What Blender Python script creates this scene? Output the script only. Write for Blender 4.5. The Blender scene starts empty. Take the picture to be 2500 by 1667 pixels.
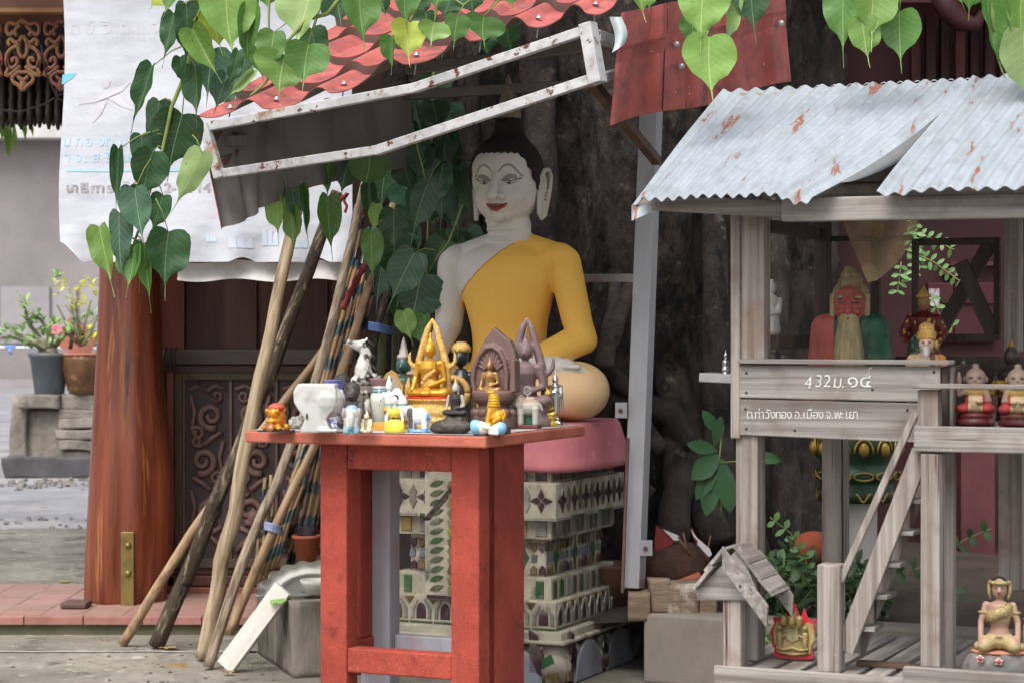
import bpy, bmesh, math, random
from mathutils import Vector, Matrix, Euler
from mathutils.bvhtree import BVHTree
from mathutils import noise as mnoise
random.seed(7)
SC = bpy.context.scene
COL = SC.collection
F, HY, EYE = 5200.0, 800.0, 1.4          # focal length in photo pixels, horizon row, eye height

# ------------------------------------------------------------------ camera
cam_d = bpy.data.cameras.new('camera')
cam = bpy.data.objects.new('camera', cam_d); COL.objects.link(cam)
cam.location = (0, 0, EYE); cam.rotation_euler = (math.pi/2, 0, 0)
cam_d.sensor_width = 36; cam_d.lens = F/2500*36; cam_d.shift_y = -33.5/2500
cam_d.clip_start = 0.1; cam_d.clip_end = 600
cam_d.dof.use_dof = True; cam_d.dof.focus_distance = 7.7; cam_d.dof.aperture_fstop = 6.3
SC.camera = cam

# ------------------------------------------------------------------ sky and sun (bright overcast)
SUN_EL, SUN_AZ = math.radians(58), math.radians(205)     # azimuth clockwise from +Y (north)
W = bpy.data.worlds.new('World'); SC.world = W; W.use_nodes = True
nt = W.node_tree; nt.nodes.clear()
sky = nt.nodes.new('ShaderNodeTexSky'); sky.sky_type = 'NISHITA'; sky.sun_disc = False
sky.sun_elevation = SUN_EL; sky.sun_rotation = SUN_AZ; sky.air_density = 1.0; sky.dust_density = 4.0; sky.ozone_density = 1.0
hsv = nt.nodes.new('ShaderNodeHueSaturation'); hsv.inputs['Saturation'].default_value = 0.28
bg = nt.nodes.new('ShaderNodeBackground'); bg.inputs['Strength'].default_value = 0.15
wo = nt.nodes.new('ShaderNodeOutputWorld')
nt.links.new(sky.outputs[0], hsv.inputs['Color']); nt.links.new(hsv.outputs[0], bg.inputs[0]); nt.links.new(bg.outputs[0], wo.inputs[0])
sd = bpy.data.lights.new('sun', 'SUN'); sd.energy = 1.5; sd.angle = math.radians(35); sd.color = (1.0, 0.96, 0.9)
so = bpy.data.objects.new('sun', sd); COL.objects.link(so)
sdir = Vector((math.sin(SUN_AZ)*math.cos(SUN_EL), math.cos(SUN_AZ)*math.cos(SUN_EL), math.sin(SUN_EL)))
so.rotation_euler = sdir.to_track_quat('Z', 'Y').to_euler(); so.location = (0, -3, 12)
SC.view_settings.view_transform = 'Standard'; SC.view_settings.look = 'None'
SC.view_settings.exposure = 0.92; SC.view_settings.gamma = 1.0
SC.render.engine = 'CYCLES'; SC.cycles.use_denoising = True; SC.cycles.max_bounces = 6
SC.cycles.transparent_max_bounces = 6

# ------------------------------------------------------------------ helpers
def P(px, py, d):
    return Vector(((px-1250)/F*d, d, EYE-(py-HY)/F*d))
def D(dx, dy, d):                         # the same for coordinates read on the 2352 px wide view
    return P(dx*1.06293, dy*1.06293, d)
K = 1.06293
class Frame:
    def __init__(s, ox, oy, ang):
        s.o = Vector((ox, oy, 0)); s.a = ang
        s.u = Vector((math.cos(ang), math.sin(ang), 0)); s.v = Vector((-math.sin(ang), math.cos(ang), 0))
    def w(s, u, v, z): return s.o + s.u*u + s.v*v + Vector((0, 0, z))
    def hit(s, px, py, v):
        r = Vector(((px-1250)/F, 1, -(py-HY)/F))
        t = (v + s.o.dot(s.v))/r.dot(s.v)
        p = r*t
        return ((p-s.o).dot(s.u), p.z+EYE)
ANG = math.radians(-24)

def lin(c):
    return tuple((x/12.92 if x <= 0.04045 else ((x+0.055)/1.055)**2.4) for x in c)

class MB:
    def __init__(s): s.v = []; s.f = []; s.m = []; s.sm = []
    def add(s, vs, fs, mi=0, smooth=False):
        b = len(s.v); s.v += [Vector(p) for p in vs]
        for f in fs: s.f.append([b+i for i in f]); s.m.append(mi); s.sm.append(smooth)
        return s
    def box(s, c, size, rot=None, mi=0, taper=1.0):
        c = Vector(c); x, y, z = size[0]/2, size[1]/2, size[2]/2
        R = rot if rot is not None else Matrix.Identity(3)
        vs = []
        for k in (-1, 1):
            t = 1 if k < 0 else taper
            for (i, j) in ((-1, -1), (1, -1), (1, 1), (-1, 1)):
                vs.append(c + R @ Vector((i*x*t, j*y*t, k*z)))
        return s.add(vs, [(3,2,1,0),(4,5,6,7),(0,1,5,4),(1,2,6,5),(2,3,7,6),(3,0,4,7)], mi)
    def b2(s, x0, x1, y0, y1, z0, z1, mi=0):
        return s.box(((x0+x1)/2, (y0+y1)/2, (z0+z1)/2), (abs(x1-x0), abs(y1-y0), abs(z1-z0)), None, mi)
    def bar(s, p, q, w, h, up=Vector((0,0,1)), mi=0):   # box beam from p to q; h along up
        p, q = Vector(p), Vector(q); d = (q-p); L = d.length; d.normalize()
        sd = d.cross(Vector(up)); sd.normalize(); u2 = sd.cross(d)
        R = Matrix((d, sd, u2)).transposed()
        return s.box((p+q)/2, (L, w, h), R, mi)
    def tube(s, pts, radii, n=8, mi=0, cap=True, flat=1.0, smooth=True, up=None):
        pts = [Vector(p) for p in pts]; N = len(pts)
        if not hasattr(radii, '__len__'): radii = [radii]*N
        vs = []; prev = Vector(up) if up is not None else None
        for i, p in enumerate(pts):
            t = pts[min(i+1, N-1)] - pts[max(i-1, 0)]
            if t.length < 1e-9: t = Vector((0,0,1))
            t.normalize()
            a = prev if prev is not None else (Vector((0,0,1)) if abs(t.z) < .9 else Vector((1,0,0)))
            b = t.cross(a)
            if b.length < 1e-6: b = t.orthogonal()
            b.normalize(); a = b.cross(t); prev = a
            for k in range(n):
                th = 2*math.pi*k/n
                vs.append(p + (b*math.cos(th)*flat + a*math.sin(th))*radii[i])
        fs = []
        for i in range(N-1):
            for k in range(n):
                k2 = (k+1) % n
                fs.append((i*n+k, i*n+k2, (i+1)*n+k2, (i+1)*n+k))
        if cap: fs.append(tuple(range(n-1, -1, -1))); fs.append(tuple((N-1)*n+k for k in range(n)))
        return s.add(vs, fs, mi, smooth)
    def lathe(s, prof, n=20, c=(0,0,0), mi=0, sx=1, sy=1, mod=None, smooth=True):
        c = Vector(c); vs = []; N = len(prof)
        for (r, z) in prof:
            for k in range(n):
                th = 2*math.pi*k/n
                rr = r if mod is None else mod(r, z, th)
                vs.append(c + Vector((math.cos(th)*rr*sx, math.sin(th)*rr*sy, z)))
        fs = []
        for i in range(N-1):
            for k in range(n):
                k2 = (k+1) % n
                fs.append((i*n+k, i*n+k2, (i+1)*n+k2, (i+1)*n+k))
        fs.append(tuple(range(n-1, -1, -1))); fs.append(tuple((N-1)*n+k for k in range(n)))
        return s.add(vs, fs, mi, smooth)
    def ell(s, c, r, rot=None, n=14, mi=0):
        c = Vector(c); R = rot if rot is not None else Matrix.Identity(3)
        if not hasattr(r, '__len__'): r = (r, r, r)
        m = n//2; vs = [c + R @ Vector((0, 0, -r[2]))]
        for i in range(1, m):
            ph = -math.pi/2 + math.pi*i/m
            for k in range(n):
                th = 2*math.pi*k/n
                vs.append(c + R @ Vector((r[0]*math.cos(ph)*math.cos(th), r[1]*math.cos(ph)*math.sin(th), r[2]*math.sin(ph))))
        vs.append(c + R @ Vector((0, 0, r[2]))); T = len(vs)-1
        fs = [(0, 1+(k+1) % n, 1+k) for k in range(n)]
        for i in range(m-2):
            for k in range(n):
                a = 1+i*n; k2 = (k+1) % n
                fs.append((a+k, a+k2, a+n+k2, a+n+k))
        a = 1+(m-2)*n
        fs += [(a+k, a+(k+1) % n, T) for k in range(n)]
        return s.add(vs, fs, mi, True)
    def cap(s, p, q, r1, r2, n=10, mi=0):   # tapered capsule
        p, q = Vector(p), Vector(q); d = q-p; L = d.length or 1e-6; d = d/L
        pts = [p-d*r1*.98, p-d*r1*.7, p-d*r1*.3]; rr = [r1*.18, r1*.71, r1*.95]
        pts += [p, p+d*L*.5, q]; rr += [r1, (r1+r2)/2, r2]
        pts += [q+d*r2*.3, q+d*r2*.7, q+d*r2*.98]; rr += [r2*.95, r2*.71, r2*.18]
        return s.tube(pts, rr, n, mi)
    def prism(s, poly, o, ex, ey, ez, t, mi=0, bev=0.0):   # polygon in the ex/ey plane at o, thickness t along ez (centred on 0..t)
        o, ex, ey, ez = Vector(o), Vector(ex), Vector(ey), Vector(ez); n = len(poly)
        vs = [o+ex*x+ey*y for x, y in poly]
        if bev > 0:
            cx = sum(p[0] for p in poly)/n; cy = sum(p[1] for p in poly)/n
            vs += [o+ex*(cx+(x-cx)*(1-bev))+ey*(cy+(y-cy)*(1-bev))+ez*t for x, y in poly]
        else: vs += [v+ez*t for v in vs[:n]]
        fs = [tuple(range(n-1, -1, -1)), tuple(range(n, 2*n))]
        fs += [(i, (i+1) % n, n+(i+1) % n, n+i) for i in range(n)]
        return s.add(vs, fs, mi)
    def grid(s, fn, nu, nv, mi=0, smooth=True):
        vs = [fn(i/nu, j/nv) for j in range(nv+1) for i in range(nu+1)]
        fs = [(j*(nu+1)+i, j*(nu+1)+i+1, (j+1)*(nu+1)+i+1, (j+1)*(nu+1)+i) for j in range(nv) for i in range(nu)]
        return s.add(vs, fs, mi, smooth)
    def sheet(s, fn, nu, nv, t, nrm, mi=0, mi2=None):   # grid with thickness t along -nrm; underside in mi2
        nrm = Vector(nrm); mi2 = mi if mi2 is None else mi2
        s.grid(fn, nu, nv, mi); s.grid(lambda a, b: Vector(fn(1-a, b))-nrm*t, nu, nv, mi2)
        E = [[(i/nu, 0) for i in range(nu+1)], [(1, j/nv) for j in range(nv+1)], [(1-i/nu, 1) for i in range(nu+1)], [(0, 1-j/nv) for j in range(nv+1)]]
        for e in E:
            top = [Vector(fn(*q)) for q in e]; m = len(top)
            s.add(top+[p-nrm*t for p in top], [(i+1, i, m+i, m+i+1) for i in range(m-1)], mi)
        return s
    def mesh(s, name, mats, inv=None):
        me = bpy.data.meshes.new(name)
        vs = s.v if inv is None else [inv @ p for p in s.v]
        me.from_pydata([tuple(p) for p in vs], [], s.f)
        for m in (mats if isinstance(mats, (list, tuple)) else [mats]): me.materials.append(m)
        me.polygons.foreach_set('material_index', s.m)
        me.polygons.foreach_set('use_smooth', s.sm)
        me.update(); return me
    def build(s, name, mats, parent=None, local=False):
        inv = None
        if parent is not None and not local: inv = chain(parent).inverted()
        me = s.mesh(name, mats, inv)
        return link(name, me, parent)

def chain(o):
    m = o.matrix_basis.copy()
    while o.parent is not None:
        o = o.parent; m = o.matrix_basis @ m
    return m
def link(name, me, parent=None):
    o = bpy.data.objects.new(name, me); COL.objects.link(o)
    if parent is not None: o.parent = parent
    return o
def tag(o, label, cat, group=None):
    o['label'] = label; o['category'] = cat
    if group: o['group'] = group
    return o
def thing(name, label, cat, loc=(0,0,0), rz=0.0, group=None, scale=1.0, rot=None):
    o = bpy.data.objects.new(name, None); COL.objects.link(o)
    o.empty_display_size = 0.05
    o.location = loc; o.rotation_euler = rot if rot is not None else (0, 0, rz); o.scale = (scale,)*3
    return tag(o, label, cat, group)
def struct(o): o['kind'] = 'structure'; return o
def stuff(o): o['kind'] = 'stuff'; return o
def soften(o, w=0.004, seg=2):
    m = o.modifiers.new('bevel', 'BEVEL'); m.width = w; m.segments = seg; m.limit_method = 'ANGLE'; m.angle_limit = math.radians(40)
    return o

def fuse(mb, voxel, smooth=4, mats=None, name='body', color=None, fac=0.5):
    me = mb.mesh('tmp', []); me.materials.clear()
    o = bpy.data.objects.new('tmp', me); COL.objects.link(o)
    r = o.modifiers.new('r', 'REMESH'); r.mode = 'VOXEL'; r.voxel_size = voxel; r.use_smooth_shade = True
    if smooth:
        m = o.modifiers.new('s', 'SMOOTH'); m.factor = fac; m.iterations = smooth
    dg = bpy.context.evaluated_depsgraph_get()
    out = bpy.data.meshes.new_from_object(o.evaluated_get(dg)); out.name = name
    bpy.data.objects.remove(o); bpy.data.meshes.remove(me)
    out.materials.clear()
    for m in (mats if isinstance(mats, (list, tuple)) else [mats]): out.materials.append(m)
    out.polygons.foreach_set('use_smooth', [True]*len(out.polygons))
    if color:
        a = out.color_attributes.new('Col', 'FLOAT_COLOR', 'POINT'); buf = []
        for v in out.vertices:
            c = color(v.co.x, v.co.y, v.co.z); buf += [c[0], c[1], c[2], 1.0]
        a.data.foreach_set('color', buf)
    out.update(); return out

# ------------------------------------------------------------------ materials
MATS = {}
def mat(name, c1, c2=None, scale=6, stretch=(1,1,1), rough=.6, metal=0.0, bump=.15, bscale=None, spots=None, spots2=None,
        contrast=(.35,.65), var=0.0, spec=.4, attr=False, detail=6, rot=None, coat=0.0, rand=True, bdist=.01, trans=0.0, sss=0.0, rvar=0.0, dirt=None, dirt_scale=3):
    if name in MATS: return MATS[name]
    m = bpy.data.materials.new(name); m.use_nodes = True; MATS[name] = m
    n = m.node_tree.nodes; L = m.node_tree.links; n.clear()
    out = n.new('ShaderNodeOutputMaterial'); b = n.new('ShaderNodeBsdfPrincipled'); L.new(b.outputs[0], out.inputs[0])
    tc = n.new('ShaderNodeTexCoord'); oi = n.new('ShaderNodeObjectInfo')
    vm = n.new('ShaderNodeVectorMath'); vm.operation = 'ADD'
    L.new(tc.outputs['Object'], vm.inputs[0])
    if rand:
        sc = n.new('ShaderNodeVectorMath'); sc.operation = 'SCALE'; cx = n.new('ShaderNodeCombineXYZ')
        L.new(oi.outputs['Random'], cx.inputs[0]); L.new(oi.outputs['Random'], cx.inputs[1]); L.new(oi.outputs['Random'], cx.inputs[2])
        L.new(cx.outputs[0], sc.inputs[0]); sc.inputs['Scale'].default_value = 13.7; L.new(sc.outputs[0], vm.inputs[1])
    mp = n.new('ShaderNodeMapping'); mp.inputs['Scale'].default_value = stretch
    if rot: mp.inputs['Rotation'].default_value = rot
    L.new(vm.outputs[0], mp.inputs['Vector'])
    def noise(s, vec=None, det=detail, ro=.6):
        t = n.new('ShaderNodeTexNoise'); t.inputs['Scale'].default_value = s; t.inputs['Detail'].default_value = det
        t.inputs['Roughness'].default_value = ro
        L.new((vec or mp.outputs[0]), t.inputs['Vector']); return t
    def ramp(src, lo, hi):
        r = n.new('ShaderNodeMapRange'); r.inputs[1].default_value = lo; r.inputs[2].default_value = hi
        L.new(src, r.inputs[0]); return r.outputs[0]
    def mix(a, bcol, f):
        x = n.new('ShaderNodeMix'); x.data_type = 'RGBA'
        if hasattr(a, 'is_linked'): L.new(a, x.inputs[6])
        else: x.inputs[6].default_value = (*a[:3], 1)
        if hasattr(bcol, 'is_linked'): L.new(bcol, x.inputs[7])
        else: x.inputs[7].default_value = (*bcol[:3], 1)
        if hasattr(f, 'is_linked'): L.new(f, x.inputs[0])
        else: x.inputs[0].default_value = f
        return x.outputs[2]
    n1 = noise(scale)
    f1 = ramp(n1.outputs[0], *contrast)
    if attr:
        at = n.new('ShaderNodeAttribute'); at.attribute_name = 'Col'; col = at.outputs['Color']
        if c2 is not None: col = mix(col, c2, ramp(n1.outputs[0], contrast[0], contrast[1]))
    else:
        col = mix(c1, c2 if c2 is not None else tuple(x*.75 for x in c1), f1)
    for sp in (spots, spots2):
        if sp:
            ns = noise(sp[1], vm.outputs[0] if len(sp) < 5 else mp.outputs[0], 5, .65)
            col = mix(col, sp[0], ramp(ns.outputs[0], sp[2], sp[2]+sp[3]))
    if dirt:
        nd = noise(dirt_scale, vm.outputs[0], 4, .55); col = mix(col, dirt, ramp(nd.outputs[0], .5, .8))
    if var:
        h = n.new('ShaderNodeHueSaturation'); mr = n.new('ShaderNodeMapRange')
        mr.inputs[3].default_value = 1-var; mr.inputs[4].default_value = 1+var
        L.new(oi.outputs['Random'], mr.inputs[0]); L.new(mr.outputs[0], h.inputs['Value']); L.new(col, h.inputs['Color']); col = h.outputs[0]
    L.new(col, b.inputs['Base Color'])
    b.inputs['Roughness'].default_value = rough; b.inputs['Metallic'].default_value = metal
    b.inputs['Specular IOR Level'].default_value = spec
    if coat: b.inputs['Coat Weight'].default_value = coat; b.inputs['Coat Roughness'].default_value = .15
    if sss: b.inputs['Subsurface Weight'].default_value = sss; b.inputs['Subsurface Radius'].default_value = (.02, .02, .01)
    if rvar:
        mr = n.new('ShaderNodeMapRange'); mr.inputs[3].default_value = max(0, rough-rvar); mr.inputs[4].default_value = min(1, rough+rvar)
        L.new(n1.outputs[0], mr.inputs[0]); L.new(mr.outputs[0], b.inputs['Roughness'])
    if bump:
        nb = noise(bscale or scale*2, None, 8, .65); bp = n.new('ShaderNodeBump'); bp.inputs['Strength'].default_value = bump; bp.inputs['Distance'].default_value = bdist
        L.new(nb.outputs[0], bp.inputs['Height']); L.new(bp.outputs[0], b.inputs['Normal'])
    if trans:
        t = n.new('ShaderNodeBsdfTranslucent'); L.new(col, t.inputs[0]); ms = n.new('ShaderNodeMixShader'); ms.inputs[0].default_value = trans
        L.new(b.outputs[0], ms.inputs[1]); L.new(t.outputs[0], ms.inputs[2]); L.new(ms.outputs[0], out.inputs[0])
    return m
# ================================================================== SETTING: ground, road, step
concrete = mat('concrete', lin((.54,.52,.48)), lin((.42,.40,.36)), 1.6, contrast=(.4,.6), rough=.88, bump=.5, bscale=45, spots=(lin((.31,.30,.26)), 3.1, .56, .1), spots2=(lin((.66,.64,.60)), 9, .60, .06), dirt=lin((.36,.34,.29)), dirt_scale=22, rand=False)
asphalt = mat('asphalt', lin((.42,.42,.44)), lin((.54,.54,.56)), 1.5, rough=.9, bump=.5, bscale=90, spots=(lin((.62,.59,.54)), .9, .52, .22), spots2=(lin((.30,.30,.32)), 5, .6, .1), rand=False)
moss = mat('mossy_concrete', lin((.40,.38,.31)), lin((.30,.30,.24)), 4, rough=.95, bump=.4, bscale=50)
tile_red = mat('red_tile', lin((.60,.46,.42)), lin((.51,.39,.36)), 9, (1,6,1), rough=.7, bump=.2, var=.06, spots=(lin((.52,.46,.41)), 3, .5, .2))
tile_edge = mat('red_tile_edge', lin((.62,.43,.39)), lin((.53,.36,.33)), 9, rough=.75, bump=.3, var=.05)
g = MB(); g.grid(lambda a, b: Vector((-90+180*a, -30+180*b, 0)), 4, 4, smooth=False)
struct(g.build('ground', concrete))
r = MB()
def road_edge(x):
    return 14.6 + .5*mnoise.noise(Vector((x*1.3, 3, 0))) + .25*mnoise.noise(Vector((x*4, 9, 0)))
r.grid(lambda a, b: Vector((-40+40*a, road_edge(-40+40*a)*(1-b)+52*b, .004)), 160, 3, smooth=False)
struct(r.build('road', asphalt))
# loose gravel lying along the broken asphalt edge
gm = mat('gravel', lin((.50,.48,.45)), lin((.38,.37,.36)), 20, rough=.9, bump=.3)
g = MB(); rr = random.Random(3)
for i in range(420):
    x = rr.uniform(-4.6, -2.6); y = rr.choice((rr.uniform(13.4, 15.6), rr.uniform(18.2, 19.6), rr.uniform(12.2, 14.0)))
    s = rr.uniform(.006, .02) * (1 if y < 16 else 1.6)
    g.box((x, y, .004+s*.3), (s*2, s*1.6, s*1.2), Euler((rr.random(), rr.random(), rr.random()*6)).to_matrix())
stuff(g.build('gravel', gm))
# tiled step in front of the wooden pavilion: slab, riser, each tile
step = MB(); step.b2(-3.4, -0.62, 9.72, 14, 0, .075); step = struct(step.build('step', moss))
nose = None
for i in range(10):
    x0 = -3.3+i*.27
    e = MB(); e.b2(x0, x0+.266, 9.695, 9.745, .048, .087); soften(e.build('tile', tile_edge, step), .004)
for j in range(6):
    for i in range(14):
        x0 = -3.3 + i*.19; y0 = 9.747+j*.2
        if x0 > -.8: continue
        t = MB(); t.b2(x0, x0+.187, y0, y0+.197, .07, .086+rr.uniform(-.0008,.0008)); t.build('tile', tile_red, step)
pav = MB(); pav.b2(-3.4, -0.6, 10.95, 14.0, .0752, .083); struct(pav.build('pavement', concrete))
# white painted line and gutter in front of the step
line = MB(); line.grid(lambda a, b: Vector((-3+2.3*a, 9.18+.035*b+.02*mnoise.noise(Vector((a*9, 0, 1))), .004)), 40, 1, smooth=False)
struct(line.build('painted_line', mat('worn_white_line', lin((.66,.65,.62)), lin((.50,.49,.46)), 14, rough=.85, bump=.2)))

# ================================================================== far building wall
stucco = mat('stucco', lin((.55,.52,.52)), lin((.47,.45,.45)), .5, rough=.9, bump=.1, rand=False)
stucco2 = mat('stucco_panel', lin((.60,.58,.59)), lin((.54,.52,.53)), .6, rough=.9, bump=.1, rand=False)
DW = 50.0
fb = thing('building', 'grey rendered wall of a far building with a white ledge', 'building', (-9.5, DW, 0))
def wbox(name, m, px0, px1, py0, py1, d, t, par):
    a, b = P(px0, py1, d), P(px1, py0, d)
    q = MB(); q.b2(a.x, b.x, d-t, d, max(a.z, 0), b.z); return q.build(name, m, par)
wbox('wall', stucco, -800, 700, 320, 1000, DW+.5, .5, fb)
wbox('roof_ledge', mat('ledge_white', lin((.80,.79,.78)), lin((.70,.69,.68)), 1, rough=.8, bump=.05), -800, 700, 300, 345, DW+.2, .9, fb)
for (a, b) in ((3, 122), (130, 187), (196, 300), (-120, -6)):
    wbox('panel', stucco2, a, b, 700, 838, DW-.01, .06, fb)
wbox('skirting', stucco2, -800, 700, 925, 945, DW-.012, .1, fb)
pp = thing('water_pipe', 'white water pipe with a blue clamp along the far wall', 'pipe', P(60, 846, DW-.6))
q = MB(); q.tube([P(-200, 845, DW-.5), P(240, 850, DW-.5)], .028); q.build('pipe', mat('pvc_white', lin((.84,.88,.92)), lin((.8,.82,.85)), 3, rough=.4, bump=0), pp)
bl = mat('pvc_blue', lin((.45,.60,.85)), None, 3, rough=.5, bump=0)
q = MB(); q.tube([P(12, 846, DW-.5), P(38, 846, DW-.5)], .036); q.tube([P(27, 850, DW-.5), P(24, 858, DW-.55), P(28, 864, DW-.5)], [.03, .05, .02]); q.build('clamp', bl, pp)

# ================================================================== carved valance over the road side
pinkw = mat('pink_wood', lin((.62,.46,.41)), lin((.52,.37,.33)), 6, (.2,1,1), rough=.6, bump=.1)
goldw = mat('carved_gold', lin((.74,.58,.42)), lin((.66,.45,.36)), 5, rough=.55, bump=.1)
pinkc = mat('carved_pink', lin((.68,.47,.40)), lin((.58,.39,.34)), 5, rough=.55, bump=.1)
darkw = mat('dark_turned_wood', lin((.20,.15,.14)), lin((.12,.09,.085)), 6, rough=.35, bump=.1)
DV = 13.0
val = thing('carved_valance', 'carved wooden eave valance with scrolled pendants above dark turned drops', 'valance', P(60, 45, DV))
wbox('beam', pinkw, -400, 300, -60, 27, DV+.05, .12, val)
wbox('moulding', goldw, -400, 300, 26, 36, DV, .1, val)
wbox('backing_board', pinkw, -400, 300, 36, 60, DV+.09, .02, val)
wbox('backing_board', darkw, -400, 300, 58, 262, DV+.30, .02, val)
def spiral(cx, cz, r0, r1, a0, turns, n=14, sgn=1):
    return [(cx+sgn*math.cos(a0+turns*2*math.pi*i/n)*(r0+(r1-r0)*i/n), cz+math.sin(a0+turns*2*math.pi*i/n)*(r0+(r1-r0)*i/n)) for i in range(n+1)]
def pendant(xc, m):
    # half curves in photo pixels about the centre line, mirrored
    H = [
     [(0,48),(10,56),(20,60),(30,56),(38,62),(40,74),(36,84),(28,84),(24,76)],
     [(6,62),(16,70),(20,80),(14,88)],
     [(0,88),(9,102),(11,118),(8,134),(0,142)],
     [(8,104),(20,104),(30,96),(36,104),(32,112)],
     [(10,112),(26,118),(38,132),(41,150),(34,166),(20,164),(13,152),(18,142),(26,146),(24,152)],
     [(40,148),(36,168),(42,184),(30,182),(20,174),(6,162)],
     [(0,178),(10,176),(18,182),(26,190),(22,202),(12,208),(0,222)],
     [(0,196),(8,192),(12,186)],
    ]
    q = MB()
    for c in H:
        for sg in (-1, 1):
            pts = []
            for i in range(len(c)-1):
                for k in range(3):
                    t = k/3
                    p0 = c[max(i-1,0)]; p1 = c[i]; p2 = c[i+1]; p3 = c[min(i+2,len(c)-1)]
                    f = lambda a, b, cc, dd: .5*((2*b)+(-a+cc)*t+(2*a-5*b+4*cc-dd)*t*t+(-a+3*b-3*cc+dd)*t**3)
                    pts.append((f(p0[0],p1[0],p2[0],p3[0]), f(p0[1],p1[1],p2[1],p3[1])))
            pts.append(c[-1])
            w = [P(xc+sg*x, y, DV) for x, y in pts]
            q.tube(w, [.0125]*len(w), 6, flat=1.0, up=(0,1,0))
    q.ell(P(xc, 205, DV), (.022, .014, .03)); q.ell(P(xc, 52, DV), (.014, .012, .02))
    return q.build('pendant', m, val)
for xc, m in ((56, goldw), (150, pinkc), (-38, pinkc), (244, pinkc)): pendant(xc, m)
q0 = MB(); q0.lathe([(.008,0),(.016,.03),(.027,.06),(.03,.11),(.024,.13),(.03,.15),(.022,.2),(.028,.24),(.02,.28),(.026,.31),(.02,.36),(.024,.45)], 8)
dm = q0.mesh('turned_drop', darkw)
for row, (dd, off) in enumerate(((DV+.10, 0), (DV+.2, 11))):
    for i in range(20):
        o = link('turned_drop', dm, val); p = P(-60+i*22.4+off, 316-(row*8)-3*math.sin(i*2), dd); o.location = p - val.location
q = MB(); q.tube([P(-60, 262, DV-.1), P(50, 274, DV-.1), P(110, 255, DV-.1), P(160, 225, DV-.1)], .006)
q.tube([P(100, 110, DV-.1), P(112, 180, DV-.1), P(140, 240, DV-.1), P(170, 258, DV-.1)], .005)
tag(q.build('cable', mat('cable_black', lin((.22,.20,.20)), None, 3, rough=.6, bump=0)), 'thin dark cables sagging in front of the carved valance drops', 'cable')
fern = mat('fern', lin((.36,.52,.20)), lin((.48,.62,.28)), 8, rough=.5, bump=0, trans=.3)
ft = thing('hanging_fern', 'long green strap leaves hanging beneath the carved valance', 'plant', P(30, 290, DV+.6))
for (x, y0, y1, w) in ((5,288,345,13),(14,285,372,14),(24,300,388,15),(33,296,375,11),(50,290,330,9),(60,286,348,10),(75,296,335,8),(-6,290,350,12),(40,285,312,10),(18,310,384,9)):
    a, b = P(x, y0, DV+.6), P(x+rr.uniform(-3,10), y1, DV+.6+rr.uniform(-.1,.1)); s = Vector((w/F*DV/2, .01, 0))
    q = MB(); q.add([a-s*.5, a+s*.5, (a+b)/2+s, b, (a+b)/2-s], [(0,1,2,3,4)], 0); q.build('leaf', fern, ft)

# ================================================================== stone plinth with two potted plants
stone = mat('old_stone', lin((.56,.53,.49)), lin((.42,.39,.36)), 3, rough=.9, bump=.8, bscale=9, bdist=.05, spots=(lin((.34,.33,.31)), 1.4, .52, .15), spots2=(lin((.62,.59,.53)), 4, .6, .1), rand=False)
DP = 20.0
pl = thing('stone_plinth', 'weathered stone plinth carrying two potted plants beside the road', 'plinth', P(140, 1160, DP))
def rough_box(a, b, c, d, e, f, n=8, amp=.03, seed=0):
    m = MB(); m.b2(a, b, c, d, e, f); bm = bmesh.new(); me = m.mesh('t', []); bm.from_mesh(me)
    bmesh.ops.subdivide_edges(bm, edges=bm.edges[:], cuts=n, use_grid_fill=True)
    for v in bm.verts:
        v.co += mnoise.noise_vector(v.co*3+Vector((seed, 0, 0)))*amp
    m2 = MB(); m2.add([v.co.copy() for v in bm.verts], [[v.index for v in fc.verts] for fc in bm.faces], 0, True); bm.free(); return m2
a, b = P(38, 1160, DP), P(300, 962, DP)
rough_box(a.x+.06, b.x, DP, DP+.9, 0, b.z-.14, 10, .04).build('base', stone, pl)
c1, c2 = P(55, 995, DP), P(148, 962, DP)
rough_box(c1.x, c2.x, DP-.13, DP+.3, c1.z, c2.z, 6, .025, 4).build('stone', stone, pl)
rough_box(a.x-.03, a.x+.12, DP-.05, DP+.8, 0, b.z-.02, 6, .03, 7).build('stone', stone, pl)
rough_box(P(152,0,DP).x, b.x, DP-.06, DP+.8, b.z-.14, b.z, 6, .03, 9).build('stone', stone, pl)
for i, y in enumerate((1010, 1032, 1058, 1084, 1108)):
    s0 = P(150+rr.uniform(-6,6), y+11, DP); s1 = P(300, y-11, DP)
    rough_box(s0.x, s1.x, DP-.08-rr.uniform(0,.05), DP+.2, s0.z, s1.z, 5, .03, 20+i).build('stone', stone, pl)
rough_box(a.x-.06, b.x, DP-.2, DP+.2, 0, .2, 6, .05, 12).build('footing', mat('dark_stone', lin((.33,.32,.33)), lin((.24,.24,.25)), 3, rough=.8, bump=.5, bdist=.03), pl)  # footing in a darker grey than the rest of the plinth
top_z = b.z
leafA = mat('adenium_leaf', lin((.52,.66,.34)), lin((.66,.78,.50)), 6, rough=.4, bump=0, var=.2, trans=.25)
leafY = mat('yellow_leaf', lin((.86,.84,.32)), lin((.74,.76,.30)), 6, rough=.45, bump=0, var=.15, trans=.25)
stemm = mat('succulent_stem', lin((.52,.50,.42)), lin((.40,.40,.30)), 8, rough=.6, bump=.2)
def pot(name, label, prof, m, px, top, par_d, n=28, wav=None):
    base = P(px, 0, par_d); loc = Vector((base.x, par_d+.05, top))
    t = thing(name, label, 'plant pot', loc)
    q = MB(); q.lathe(prof, n, mod=wav); o = q.build('pot', m, t, True); return t
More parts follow.
